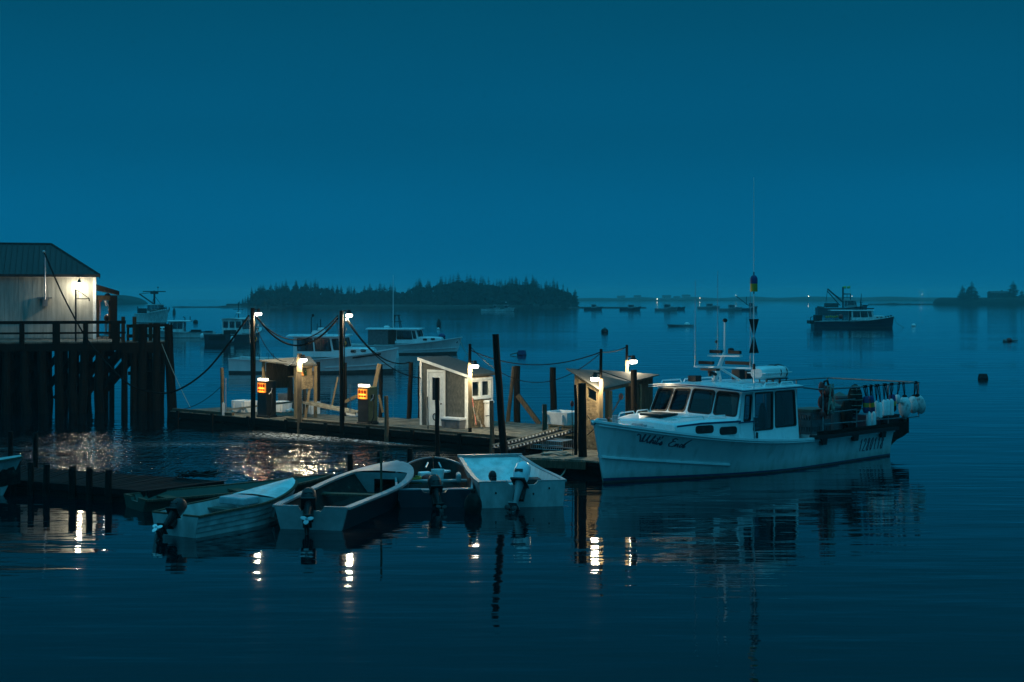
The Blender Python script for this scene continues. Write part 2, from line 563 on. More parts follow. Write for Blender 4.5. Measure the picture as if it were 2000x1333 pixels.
# ================================================================== water
def water_material():
    m = bpy.data.materials.new('harbour_water')
    m.use_nodes = True
    n, l = m.node_tree.nodes, m.node_tree.links
    p = n['Principled BSDF']
    p.inputs['IOR'].default_value = 1.36
    p.inputs['Roughness'].default_value = .035
    geo = n.new('ShaderNodeNewGeometry')

    def nz(scale, st, rot=0.0, detail=2.0, rough=.5):
        mp = n.new('ShaderNodeMapping')
        mp.inputs['Scale'].default_value = st
        mp.inputs['Rotation'].default_value = (0, 0, rot)
        l.new(geo.outputs['Position'], mp.inputs[0])
        t = n.new('ShaderNodeTexNoise')
        t.inputs['Scale'].default_value = scale
        t.inputs['Detail'].default_value = detail
        t.inputs['Roughness'].default_value = rough
        l.new(mp.outputs[0], t.inputs['Vector'])
        return t.outputs[0]

    def math_(op, a, b=None, c=None, clamp=False):
        q = n.new('ShaderNodeMath')
        q.operation = op
        q.use_clamp = clamp
        for i, x in enumerate((a, b, c)):
            if x is None: continue
            if isinstance(x, (int, float)): q.inputs[i].default_value = x
            else: l.new(x, q.inputs[i])
        return q.outputs[0]

    def blob(c, rx, ry, rot, soft=1.0):
        s_ = n.new('ShaderNodeVectorMath')
        s_.operation = 'SUBTRACT'
        l.new(geo.outputs['Position'], s_.inputs[0])
        s_.inputs[1].default_value = (c[0], c[1], 0)
        mp = n.new('ShaderNodeMapping')
        mp.vector_type = 'TEXTURE'
        mp.inputs['Rotation'].default_value = (0, 0, rot)
        mp.inputs['Scale'].default_value = (rx, ry, 1)
        l.new(s_.outputs[0], mp.inputs[0])
        ln = n.new('ShaderNodeVectorMath')
        ln.operation = 'LENGTH'
        l.new(mp.outputs[0], ln.inputs[0])
        mr = n.new('ShaderNodeMapRange')
        mr.interpolation_type = 'SMOOTHSTEP'
        mr.inputs['From Min'].default_value = 1.0
        mr.inputs['From Max'].default_value = 1.0 - soft
        l.new(ln.outputs['Value'], mr.inputs['Value'])
        return mr.outputs[0]

    swell = nz(.22, (1, 2.2, 1), .12, 2)
    ripple = nz(.62, (.34, 1.5, 1), -.06, 3, .55)
    fine = nz(4.5, (.7, 1.6, 1), .1, 2)
    chop = nz(3.6, (1.1, .75, 1), .1, 2.5, .55)
    bands = nz(.030, (.30, 1.6, 1), .05, 3)          # wind lanes: calmer and rougher water
    lane = n.new('ShaderNodeMapRange')
    lane.inputs['From Min'].default_value = .40
    lane.inputs['From Max'].default_value = .62
    lane.inputs['To Min'].default_value = .35
    lane.inputs['To Max'].default_value = 1.25
    l.new(bands, lane.inputs['Value'])
    # prop wash along the inside of the fuel dock
    c1 = G(430, 885)
    c2 = G(700, 872)
    wash = math_('MAXIMUM', blob(c1, 13.0, 8.0, R(-14), .7), math_('MAXIMUM', blob(c2, 6.0, 2.2, R(-38), .8), blob(G(165, 872), 9.0, 8.0, R(10), .7)))
    patchy = n.new('ShaderNodeMapRange')
    patchy.inputs['From Min'].default_value = .38
    patchy.inputs['From Max'].default_value = .60
    l.new(nz(.45, (1, 2.2, 1), .2, 3), patchy.inputs['Value'])
    wash = math_('MULTIPLY', wash, math_('MULTIPLY_ADD', patchy.outputs[0], .55, .45))
    h = math_('MULTIPLY', swell, .016)
    h = math_('MULTIPLY_ADD', math_('MULTIPLY', ripple, lane.outputs[0]), .033, h)
    h = math_('MULTIPLY_ADD', math_('MULTIPLY', fine, lane.outputs[0]), .0012, h)
    h = math_('MULTIPLY_ADD', math_('MULTIPLY', chop, wash), .115, h)
    b = n.new('ShaderNodeBump')
    b.inputs['Strength'].default_value = 1
    b.inputs['Distance'].default_value = 1.0
    l.new(h, b.inputs['Height'])
    l.new(b.outputs[0], p.inputs['Normal'])
    # foam streaks of the wash
    fz = nz(5.5, (1, 1.6, 1), .3, 6, .7)
    fr = n.new('ShaderNodeMapRange')
    fr.inputs['From Min'].default_value = .46
    fr.inputs['From Max'].default_value = .60
    l.new(fz, fr.inputs['Value'])
    f1 = blob(G(738, 862), 3.0, 1.1, R(-36), .9)
    f2 = blob(G(590, 853), 4.0, 1.8, R(-34), .9)
    f3 = blob(G(215, 872), 5.0, 1.0, R(12), .9)
    f4 = blob(G(380, 868), 4.5, 1.0, R(-4), .9)
    fm = math_('MAXIMUM', math_('MAXIMUM', f1, math_('MULTIPLY', f2, .85)), math_('MULTIPLY', math_('MAXIMUM', f3, f4), .35))
    foam = math_('MULTIPLY', fm, fr.outputs[0], clamp=True)
    mx = n.new('ShaderNodeMixRGB')
    mx.inputs['Color1'].default_value = (.0003, .0045, .0065, 1)
    mx.inputs['Color2'].default_value = (.62, .64, .64, 1)
    l.new(foam, mx.inputs['Fac'])
    l.new(mx.outputs[0], p.inputs['Base Color'])
    rg = math_('MULTIPLY_ADD', foam, .6, .035)
    l.new(rg, p.inputs['Roughness'])
    return m


wb = MB()
NX = 24
xs = [-2600 + 5200 * i / NX for i in range(NX + 1)]
ys = [-300, -60, 0, 20, 40, 60, 100, 200, 400, 800, 1400, 2000, 2750]
wb.add([(x, y, 0) for y in ys for x in xs], [(j * (NX + 1) + i, j * (NX + 1) + i + 1, (j + 1) * (NX + 1) + i + 1, (j + 1) * (NX + 1) + i)
                                             for j in range(len(ys) - 1) for i in range(NX)])
tag(wb.build('water', water_material()), kind='structure')

# ================================================================== sea haze
hz = MB()
hz.box((0, 1230, 8.5), (5240, 3100, 20.0))
hm = bpy.data.materials.new('sea_haze_air')
hm.use_nodes = True
for nd in list(hm.node_tree.nodes):
    if nd.type == 'BSDF_PRINCIPLED': hm.node_tree.nodes.remove(nd)
pv = hm.node_tree.nodes.new('ShaderNodeVolumePrincipled')
pv.inputs['Color'].default_value = (.45, .95, .98, 1)
pv.inputs['Density'].default_value = 0.00034
pv.inputs['Anisotropy'].default_value = 0.0
hm.node_tree.links.new(pv.outputs[0], hm.node_tree.nodes['Material Output'].inputs['Volume'])
tag(hz.build('haze', hm), kind='stuff')


# ================================================================== land
def land(name, pts, mat, h_fn, kind='structure', jag=.35, seed=0):
    """a low mass of land: outline pts (x, y) in the water, rising by h_fn towards the middle"""
    rnd = random.Random(seed)
    cx = sum(p[0] for p in pts) / len(pts)
    cy = sum(p[1] for p in pts) / len(pts)
    rings = []
    for k, (f, z) in enumerate(((1.0, -.8), (.993, .30), (.98, .72), (.94, 1.0), (.4, 1.0), (.02, 1.0))):
        ring = []
        for i, (x, y) in enumerate(pts):
            qx, qy = cx + (x - cx) * f, cy + (y - cy) * f
            zz = z if z <= 0 else h_fn(qx, qy) * z * (1 + jag * noise.noise(V((qx * .05, qy * .05, seed + k))))
            ring.append((qx, qy, zz))
        rings.append(ring)
    mb = MB()
    mb.loft(rings, caps=True)
    return tag(mb.build(name, mat, smooth=True, ang=60), kind=kind)


def oval(c, rx, ry, n=60, wob=.08, seed=0):
    out = []
    for i in range(n):
        a = 2 * math.pi * i / n
        k = 1 + wob * noise.noise(V((math.cos(a) * 2.5, math.sin(a) * 2.5, seed)))
        out.append((c[0] + rx * k * math.cos(a), c[1] + ry * k * math.sin(a)))
    return out


ISL_D = 640.0
xi0, xi1 = XA(484, ISL_D), XA(1128, ISL_D)
isl_c = ((xi0 + xi1) / 2, ISL_D + 34)
land('island', oval(isl_c, (xi1 - xi0) / 2 + 3, 46, 90, .03, 3), M_land, lambda x, y: 1.1, seed=2)
land('island_spit', oval((XA(1190, 600), 606), 17, 3.5, 40, .1, 9), M_rock, lambda x, y: .45, seed=4)
land('headland', oval((XA(1985, 830) + 40, 858), XA(1985, 830) - XA(1854, 830) + 40, 26, 90, .05, 5), M_land, lambda x, y: 4.0, seed=6)
land('rock_spit', oval((XA(1782, 850), 858), XA(1860, 850) - XA(1782, 850), 4, 70, .25, 11), M_rock, lambda x, y: .55 + .75 * max(0, noise.noise(V((x * .3, y * .1, 3)))), seed=8)
land('mud_spit', oval((XA(410, 640), 648), XA(490, 640) - XA(410, 640), 4, 60, .25, 12), M_rock, lambda x, y: .35 + .6 * max(0, noise.noise(V((x * .25, y * .1, 5)))), seed=9)
land('low_hill', oval((XA(185, 960), 960), XA(285, 960) - XA(185, 960), 40, 50, .05, 13), M_leaf, lambda x, y: .8 + 5.2 * max(0, 1 - ((x - XA(185, 960)) / (XA(285, 960) - XA(185, 960))) ** 2) ** .9, seed=10, jag=.12)


def shore_hills():
    mb = MB()
    xs_ = [XA(520, 1640) + 1500 * i / 100 for i in range(101)]
    fr, tp, bk = [], [], []
    for x in xs_:
        hgt = 3.8 + 1.8 * noise.noise(V((x * .004, 2, 0))) + 2.0 * noise.noise(V((x * .03, 7, 0))) + 1.6 * noise.noise(V((x * .15, 9, 0)))
        y = 1640 + 40 * noise.noise(V((x * .003, 4, 0)))
        fr.append((x, y, -.8))
        tp.append((x, y + 30, max(2.5, min(10, hgt))))
        bk.append((x, y + 220, 3.0))
    rings = [fr, [(a[0], a[1] + 2, 1.0) for a in fr], tp, bk, [(a[0], a[1] + 10, -.8) for a in bk]]
    mb.loft(rings, caps=False, closed=False)
    return tag(mb.build('far_shore', M_land, smooth=True), kind='structure')


shore_hills()


# ================================================================== spruces
def crown_mesh(seed, h=10.0, w=2.0, bare=.12):
    rnd = random.Random(seed)
    mb = MB()
    nlay = 19
    for i in range(nlay):
        t = i / (nlay - 1)
        z = h * (bare + (1 - bare) * t)
        rad = w * (1 - t) ** .8 * rnd.uniform(.6, 1.15) + .10
        for b in range(rnd.randint(8, 12)):
            a = rnd.uniform(0, 2 * math.pi)
            rl = rad * rnd.uniform(.55, 1.2)
            dr = rl * rnd.uniform(.15, .55)
            d = V((math.cos(a), math.sin(a), 0))
            s_ = V((-d.y, d.x, 0))
            p0 = V((0, 0, z + .12 * rnd.random()))
            p1 = d * rl * .6 + V((0, 0, z - dr * .35))
            p2 = d * rl + V((0, 0, z - dr))
            wd = rl * rnd.uniform(.34, .6) + .14
            mb.add([p0, p1 + s_ * wd, p2, p1 - s_ * wd, p1 + V((0, 0, .35 * wd))], [(0, 1, 4), (1, 2, 4), (2, 3, 4), (3, 0, 4), (0, 3, 2, 1)])
    mb.add([(0.08, 0, h), (-.08, .05, h), (0, -.06, h), (0, 0, h * 1.05)], [(0, 1, 3), (1, 2, 3), (2, 0, 3)])
    return mb.build('crown', M_leaf, data=True)


CROWNS = [crown_mesh(s, w=w_, bare=b_) for s, w_, b_ in ((1, 2.0, .08), (2, 1.6, .12), (3, 2.4, .06), (4, 1.35, .25), (5, 1.9, .18), (6, 1.2, .35), (7, 2.7, .05), (8, 1.5, .1))]
_t = MB()
_t.cyl((0, 0, -.4), (0, 0, 9.3), .17, .03, 6)
TRUNK = _t.build('trunk', M_bark, data=True)


def spruce(x, y, z, h, kind_, label, group, wide=1.0):
    o = thing('spruce_tree', label, 'tree', (x, y, z), random.uniform(0, 6.28), group)
    k = h / 10.5
    o.scale = (k * wide, k * wide, k)
    place('crown', CROWNS[kind_], o)
    place('trunk', TRUNK, o)
    return o


# skyline of the island wood, height of the tree tops in the photograph by x
SKYLINE = [(484, 567), (500, 559), (530, 555), (560, 552), (600, 550), (640, 553), (655, 562), (690, 564), (720, 557), (760, 558), (790, 562), (812, 548),
           (830, 550), (850, 547), (880, 542), (900, 538), (915, 542), (950, 545), (975, 549), (1000, 546), (1020, 545), (1038, 542), (1055, 553), (1080, 549),
           (1100, 557), (1118, 563), (1128, 572)]


def sky_y(px):
    for (a, ya), (b, yb) in zip(SKYLINE, SKYLINE[1:]):
        if a <= px <= b: return ya - 3 + (yb - ya) * (px - a) / (b - a)
    return 572


rt = random.Random(21)
for i in range(250):
    row = i % 5
    px = 487 + (1124 - 487) * ((i // 5) + rt.random()) / 50
    d = ISL_D + 3 + row * 14 + rt.uniform(-3, 3)
    edge = min(px - 484, 1128 - px)
    top = sky_y(px) + (rt.uniform(-4, 12) if row > 2 else rt.uniform(4, 22))
    if rt.random() < .22: top = sky_y(px) - rt.uniform(0, 6)
    h = ZA(top, d) - 1.0
    x = XA(px, d)
    part_ = ('left end', 'left half', 'middle', 'right half', 'right end')[min(4, int((px - 484) / 129))]
    if row == 0 and edge > 6: lab = 'dark spruce along the waterside front, at the %s of the wooded island' % part_
    else: lab = 'dark spruce rising from the dense wood at the %s of the long island' % part_
    spruce(x, d, .9, max(4.5, h), rt.randrange(8), lab, 'spruces on the wooded island', rt.uniform(1.0, 1.6))
mb = MB()
for k in range(5200):                       # underwood and lower boughs that close the wood
    px = rt.uniform(485, 1127)
    d = ISL_D + rt.uniform(1, 60)
    top = ZA(sky_y(px) + 15, d)
    z = .7 + (top - .9) * rt.random() ** 1.2
    edge = min(px - 484, 1128 - px)
    if edge < 14: z *= .35 + .65 * edge / 14
    x, s_ = XA(px, d), rt.uniform(.5, 1.2)
    a_ = rt.uniform(0, 6.28)
    c_, q_ = V((x, d, z)), V((math.cos(a_), math.sin(a_), 0)) * s_
    mb.add([c_ - q_ - V((0, 0, s_ * .6)), c_ + q_ - V((0, 0, s_ * .5)), c_ + q_ * .3 + V((0, 0, s_ * .9)), c_ - q_ * .4 + V((0, 0, s_ * .7))], [(0, 1, 2, 3)])
tag(mb.build('undergrowth', M_leaf), kind='stuff')
for px, top, d in ((463, 592, 760), (468, 588, 765), (474, 583, 770), (479, 579, 775), (484, 576, 772)):
    spruce(XA(px, d), d, 0, ZA(top, d) + .3, rt.randrange(8), 'small faded spruce in the haze just left of the wooded island', 'faded spruces left of the island', 1.3)
land('far_islet', oval((XA(470, 770), 778), 9, 6, 30, .1, 15), M_land, lambda x, y: .9, seed=12)
for px, top, k, lab, wd in ((1880, 556, 4, 'slim shorter spruce at the left end of the right headland', 2.1), (1898, 548, 0, 'broad tall spruce second from the left end of the right headland', 2.7),
                            (1979, 547, 2, 'tall pointed spruce right of the dark house on the headland', 2.3), (1890, 562, 2, 'low bushy spruce between the two left spruces on the headland', 1.6),
                            (1996, 566, 6, 'round low spruce at the right edge of the headland', 2.2)):
    spruce(XA(px, 845), 845, 3.2, ZA(top, 845) - 3.2, k, lab, 'spruces on the right headland', wd)
spruce(XA(1838, 850), 855, .6, 2.6, 6, 'small rounded bush alone on the low rock spit', None, 2.6)


# ================================================================== far houses and lights
def house(px, py_top, d, w, label, wallm, ridge=1.6, base=3.0, depth=7.0):
    z = ZA(py_top, d)
    o = thing('house', label, 'house', (XA(px, d), d, base))
    hh = z - base - ridge
    mb = MB()
    mb.box((0, 0, hh / 2), (w, depth, hh))
    mb.build('wall', wallm, o)
    r = MB()
    r.prism([(-depth / 2 - .4, 0), (depth / 2 + .4, 0), (0, ridge)], (-w / 2 - .3, 0, hh + .004), (0, 1, 0), (0, 0, 1), (w + .6, 0, 0))
    rf = r.build('roof', M_roofmetal, o)
    c = MB()
    c.box((w * .2, .5, hh + ridge * .8), (.7, .7, 1.6))
    c.build('chimney', M_rock, rf)
    for k in (-.28, .05, .3):
        q = MB()
        q.box((k * w, -depth / 2 - .02, hh * .55), (w * .12, .08, hh * .42))
        q.build('window', M_glass, o)
    return o


house(1950, 569, 850, 11.0, 'dark low house between the spruces on the right headland', M_land, 1.2, 3.6)
for i, (px, py, w, lab) in enumerate(((1213, 578, 9, 'pale house on the far shore, nearest the wooded island'), (1245, 577, 8, 'pale small house on the far shore left of the white lamp'),
                                      (1302, 577, 10, 'pale house on the far shore right of the bright lamp'), (1340, 576, 9, 'pale house on the far shore with the lamp to its right'),
                                      (1322, 579, 7, 'lower pale house between two others on the far shore'))):
    house(px, py, 1668, w, lab, M_house, 1.5, 1.6)
for px, py, r_, lab in ((1283.5, 584.5, .45, 'brightest white lamp on the far shore, below the pale houses'), (1367, 582.5, .40, 'white lamp on the far shore left of the whip antennas'),
                        (1437.5, 577, .30, 'small lamp high on the far shore behind the trawler boom'), (1579, 579, .42, 'bright white lamp on the far shore left of the dragger'),
                        (1664, 579, .30, 'faint lamp on the far shore right of the dragger mast'), (1797, 571, .14, 'topmost of three tiny lamps on the far right shore'),
                        (1801, 575, .18, 'lowest of three tiny lamps on the far right shore'), (1814, 572, .14, 'rightmost of three tiny lamps on the far right shore')):
    d = 1632.0
    o = thing('shore_lamp', lab, 'lamp', (XA(px, d), d, 0), 0, 'lamps on the far shore')
    z = ZA(py, d)
    mb = MB()
    mb.cyl((0, 0, -.5), (0, 0, z), .12, .08, 6)
    mb.build('pole', M_dark, o)
    b = MB()
    b.ell((0, -.3, z), (r_, r_, r_ * .8), 8, 6)
    b.build('bulb', M_far, o)

# ================================================================== lamps
LAMP_W = 400.0
LAMP_COL = (1.0, .84, .53)


def lamp_head(parent, z, side=(1, 0), w=LAMP_W, col=LAMP_COL, reach=.30, lw=.17, z_arm=None, lift=.10):
    """dark hooded yard light on a short arm: head > lens, plus the lamp's own light"""
    sx, sy = side
    c = V((sx * reach, sy * reach, z))
    mb = MB()
    mb.tube([(0, 0, z + .08), (sx * reach * .5, sy * reach * .5, z + .12), (c.x, c.y, z + .08)], .022, 6)
    mb.lathe([(.02, .15), (.05, .145), (.06, .08), (lw * .7, .05), (lw * .98, .015), (lw * .95, .0), (.02, .02)], c, 14)
    hd = mb.build('lamp_head', M_dark, parent, smooth=True)
    le = MB()
    le.lathe([(.01, -.005), (lw * 1.0, -.008), (lw * 1.0, -.06), (lw * .85, -.092), (.01, -.10)], c, 14)
    le.build('lens', M_lens, hd, smooth=True)
    ld = bpy.data.lights.new('lamp_light', 'POINT')
    ld.energy, ld.color, ld.shadow_soft_size = w, col, .09
    lo = bpy.data.objects.new('lamp_light', ld)
    COL.objects.link(lo)
    lo.parent = hd
    lo.location = c + V((0, 0, -.16))
    return hd


# ================================================================== left wharf
WR = R(16.3)
W0 = V((XA(335, 60), 60.0, 0))
WX, WY = V((math.cos(WR), math.sin(WR), 0)), V((-math.sin(WR), math.cos(WR), 0))


def wh_x(px, y=0.0):
    """local x on the wharf where the ray of px meets the line local y = y"""
    u = (px - 1000) / FPX
    b = W0 + WY * y
    return (u * b.y - b.x) / (WX.x - u * WX.y)


def wh_z(py, x, y=0.0):
    p = W0 + WX * x + WY * y
    return ZA(py, p.y)


wharf = thing('wharf', 'tall dark timber wharf on piles carrying the white building', 'wharf', W0, WR)
XL, DECK = -19.0, 2.93
xr = wh_x(236) + .25                      # end of the railed deck
rw = random.Random(5)
nb = int((xr - XL) / .2)
dk = MB()
for i in range(nb):
    x = XL + (i + .5) * .2
    dk.box((x, 4.9, DECK - .03 + rw.uniform(-.006, .006)), (.188, 9.9, .06))
tag(dk.build('deck_boards', M_plank, wharf), kind='stuff')
for y in (-.02, 1.6, 3.4, 5.2, 7.0, 8.8, 9.75):
    mb = MB()
    mb.beam((XL, y, DECK - .22), (xr, y, DECK - .22), .16, .30)
    mb.build('stringer', M_wharf, wharf)
pile_px = [(-30, 0), (8, 0), (43, .30), (78, 0), (110, .34), (140, 0), (168, .26), (200, 0)]
for k, (px, w) in enumerate(pile_px):
    x = wh_x(px)
    top = DECK - .36
    for r_, y in enumerate((.02, 2.4, 4.8, 7.2, 9.5)):
        mb = MB()
        xx = x + rw.uniform(-.12, .12)
        mb.tube([(xx + rw.uniform(-.3, .3), y, -1.2), (xx + rw.uniform(-.06, .06), y, .8), (xx, y, top)], [.22, .185 + rw.uniform(-.02, .02), .16], 9)
        mb.build('pile', M_wharf, wharf, smooth=True)
    for y in (1.2, 6.0):
        mb = MB()
        mb.beam((x - .1, y, .5), (x + 1.6, y, top), .06, .22)
        mb.build('brace', M_wharf, wharf)
mb = MB()
for i in range(72):                        # plank bulkhead deep under the deck, with gaps
    if rw.random() < .12: continue
    x = XL + .15 + i * .262
    if x > xr - .3: break
    mb.box((x, 8.2 + rw.uniform(-.03, .03), 1.0), (.245, .07, 3.2 + rw.uniform(-.3, .1)))
tag(mb.build('bulkhead_planks', M_wharf, wharf), kind='stuff')
# railing: posts, top and middle rails
for px in (-25, 43, 110, 167, 226):
    x = wh_x(px)
    mb = MB()
    mb.box((x, -.14, DECK + .26), (.20 if px in (43, 167) else .30, .16, 1.10))
    mb.build('rail_post', M_wharf, wharf)
zt = 3.74
for z, h_, a, b in ((zt, .13, XL, xr - .05), (zt - .44, .08, XL, xr - .05)):
    mb = MB()
    mb.beam((a, -.04, z), (b, -.04, z), .08 if h_ < .1 else .16, h_)
    mb.build('rail', M_wharf, wharf)
# right end: lit square posts and tall round piles under a cap
for px, top, w, y, m_ in ((240.5, 3.96, .15, .35, M_rail), (262.5, 3.96, .16, .35, M_rail), (250, 3.60, .10, .9, M_rail), (268, 3.62, .11, 1.0, M_rail), (294, 3.66, .14, 1.1, M_rail), (232, 3.66, .10, 1.2, M_rail)):
    x = wh_x(px, y)
    mb = MB()
    mb.box((x, y, (DECK + top) / 2 - .4), (w, w, top - DECK + .8))
    mb.build('post', m_, wharf)
for z in (3.56, 3.14):
    mb = MB()
    mb.beam((xr + .0, .5, z), (wh_x(300, 1.0), 1.0, z), .06, .14)
    mb.build('rail', M_rail, wharf)
for px, w, top, y, lean in ((279, .38, 3.66, 0, .05), (306, .31, 3.68, 0, .03), (329, .36, 3.62, 0, -.14), (243, .24, 2.7, .1, 0), (262, .30, 2.75, .1, 0), (292, .26, 2.6, 1.8, 0), (318, .28, 2.6, 2.2, .1)):
    x = wh_x(px, y)
    mb = MB()
    mb.tube([(x - lean * 1.4, y, -1.2), (x - lean, y, .3), (x - lean * .2, y, 2.4), (x, y, top)], [w * .60, w * .56, w * .5, w * .47], 11)
    mb.build('pile', M_wharf, wharf, smooth=True)
for (pa, pb, z, h_, y) in ((266, 330, 3.60, .10, -.02), (238, 322, 2.66, .44, .05), (250, 318, 1.55, .14, .9)):
    mb = MB()
    mb.beam((wh_x(pa, y), y, z), (wh_x(pb, y), y, z), .30, h_)
    mb.build('cap_beam', M_wharf, wharf)
mb = MB()
mb.beam((wh_x(290, .6), .6, .9), (wh_x(315, .6), .6, 2.6), .08, .2)
mb.build('brace', M_wharf, wharf)
mb = MB()
dk2 = MB()
for i in range(11):
    x = xr + .1 + i * .2
    if x > wh_x(322): break
    dk2.box((x, 1.3, DECK - .05), (.188, 2.4, .06))
tag(dk2.build('corner_deck_boards', M_plank, wharf), kind='stuff')

# ------------------------------------------------------------------ building
BY = 4.0
bx1 = wh_x(187, BY)
bld_o = W0 + WX * bx1 + WY * BY + V((0, 0, DECK))
bld = thing('building', 'white vertical board building with dark hip roof on the left wharf', 'building', bld_o, WR)
Lb, Db = 14.0, 5.0                                     # local x runs to the left (negative)
eave = wh_z(538, bx1, BY) - DECK
bw_ = .196
nbd = int(Lb / bw_)
me_bd = MB()
me_bd.box((0, 0, eave / 2), (bw_ - .007, .03, eave - .06))
me_bd = me_bd.build('siding_board', M_siding, data=True)
mb = MB()
mb.box((-Lb / 2, Db / 2, eave / 2), (Lb, Db - .06, eave))
mb.build('wall', M_siding, bld)
for i in range(nbd):
    place('siding_board', me_bd, bld, loc=(-.13 - (i + .5) * bw_ + .03, .012 + rw.uniform(-.003, .003), .03))
mb = MB()
mb.box((-.055, -.015, eave / 2), (.13, .05, eave))
mb.box((.012, .06, eave / 2), (.02, .13, eave))
mb.build('corner_trim', M_trim, bld)
mb = MB()
mb.box((-Lb / 2, -.02, eave - .05), (Lb, .05, .10))
mb.build('frieze_board', M_trim, bld)
# hip roof
ov = .16
hip_x = 1.95
rz_ = wh_z(478, wh_x(103, BY + Db / 2), BY + Db / 2) - DECK - eave
P_ = dict(e1=V((ov, -ov, eave)), e2=V((-Lb, -ov, eave)), e3=V((ov, Db + ov, eave)), e4=V((-Lb, Db + ov, eave)), r1=V((-hip_x, Db / 2, eave + rz_)), r2=V((-Lb, Db / 2, eave + rz_)))
mb = MB()
mb.add([P_[k] - V((0, 0, .02)) for k in ('e1', 'e2', 'r2', 'r1', 'e3', 'e4')], [(0, 1, 2, 3), (4, 3, 2, 5), (0, 3, 4), (0, 4, 5, 1)])
mb.build('roof', M_roofmetal, bld)
roof_ob = bld.children[-1]
n_pan = 60
for i in range(n_pan):                                  # standing seam panels on the front slope
    xa, xb = ov - (Lb + ov) * i / n_pan, ov - (Lb + ov) * (i + 1) / n_pan
    def up(x):
        t = 1.0 if x <= -hip_x else (ov - x) / (ov + hip_x)
        return V((x, -ov, eave)).lerp(V((x, Db / 2, eave + rz_)), t)
    a, b, c, d = V((xa, -ov, eave)), V((xb + .012, -ov, eave)), up(xb + .012), up(xa)
    nrm = V((0, -rz_, Db / 2 + ov)).normalized()
    mb = MB()
    mb.prism([(0, 0), (1, 0), (1, 1), (0, 1)] if False else [(0, 0)], (0, 0, 0), (1, 0, 0), (0, 1, 0), (0, 0, 0)) if False else None
    q = [a, b, c, d]
    mb.add(q + [p + nrm * .012 for p in q], [(3, 2, 1, 0), (4, 5, 6, 7), (0, 1, 5, 4), (1, 2, 6, 5), (2, 3, 7, 6), (3, 0, 4, 7)])
    mb.beam(a + nrm * .022 - V((.012, 0, 0)), d + nrm * .022 - V((.012, 0, 0)), .022, .045, up=nrm)
    mb.build('roof_panel', M_roofmetal, roof_ob)
mb = MB()
mb.tube([P_['r2'] + V((0, 0, .03)), P_['r1'] + V((0, 0, .03))], .05, 6)
mb.tube([P_['e1'] + V((0, 0, .03)), P_['r1'] + V((0, 0, .03))], .045, 6)
mb.build('ridge_cap', M_roofmetal, roof_ob)
mb = MB()
mb.box((-Lb / 2 + ov / 2, -ov - .015, eave - .03), (Lb + ov, .03, .12))
mb.box((ov + .015, Db / 2, eave - .03), (.03, Db + 2 * ov, .12))
mb.build('fascia', M_roofmetal, bld)
# wall lamp
lx = wh_x(155, BY - .3) - bx1
lz = wh_z(553, bx1 + lx, BY - .3) - DECK
wlm = lamp_head(bld, lz, (0, -1), 115.0, (1.0, .86, .62), .46, .13)
wlm.name = 'wall_lamp'
wlm.location = (lx, 0, 0)
# service mast and meter on the wall
mx_ = wh_x(88, BY - .2) - bx1
mtop = wh_z(493, bx1 + mx_, BY - .2) - DECK
mb = MB()
mb.tube([(mx_, -.24, 1.75), (mx_, -.24, mtop - .05), (mx_ - .03, -.26, mtop), (mx_ - .08, -.32, mtop + .03)], .035, 7)
mb.ell((mx_ - .05, -.30, mtop + .02), (.07, .10, .06), 8, 6)
mb.build('service_mast', M_galv, bld)
mb = MB()
mb.box((mx_, -.12, 1.62), (.22, .2, .34))
mb.box((mx_ - .02, -.12, 1.82), (.62, .16, .06))
mb.build('meter_box', M_greyplastic, bld)
# lean-to porch at the end wall
def bxp(px, y): return wh_x(px, BY + y) - bx1
ptop, plow = wh_z(556, bx1, BY) - DECK, wh_z(569, wh_x(232, BY), BY) - DECK
px1 = bxp(233, 0)
mb = MB()
mb.prism([(0.03, ptop - .26), (px1, plow - .18), (px1, plow), (0.03, ptop)], (0, -.1, 0), (1, 0, 0), (0, 0, 1), (0, 3.6, 0))
pr = mb.build('porch_roof', M_pile, bld)
mb = MB()
mb.beam((.03, .06, plow - .30), (px1 - .25, .06, plow - .30), .10, .20)
mb.build('porch_beam', M_rail, bld)
for px, w, y in ((222, .30, .05), (191, .13, 3.0), (214.5, .12, .3)):
    x = bxp(px, y)
    mb = MB()
    mb.box((x, y, (plow - .2) / 2 - .1), (w, w, plow - .2 + .2))
    mb.build('porch_post', M_pile if w > .2 else M_rail, bld)
pl_x, pl_z = bxp(210, 1.2), wh_z(580, wh_x(210, BY + 1.2), BY + 1.2) - DECK
mb = MB()
mb.lathe([(.02, .16), (.07, .15), (.17, .03), (.15, .0)], (pl_x, 1.2, pl_z), 12)
pl = mb.build('porch_lamp', M_dark, bld, smooth=True)
mb = MB()
mb.lathe([(.01, .02), (.165, .01), (.15, -.05), (.01, -.08)], (pl_x, 1.2, pl_z), 12)
mb.build('lens', M_lens, pl, smooth=True)
ld = bpy.data.lights.new('lamp_light', 'POINT')
ld.energy, ld.color, ld.shadow_soft_size = 45, (1, .80, .62), .08
lo = bpy.data.objects.new('lamp_light', ld)
COL.objects.link(lo)
lo.parent = pl
lo.location = (pl_x, 1.2, pl_z - .16)


def bw_pt(px, py, y):
    """world point on the plane local y behind the building front, seen at (px, py)"""
    x = wh_x(px, BY + y)
    p = W0 + WX * x + WY * (BY + y)
    return V((p.x, p.y, ZA(py, p.y)))


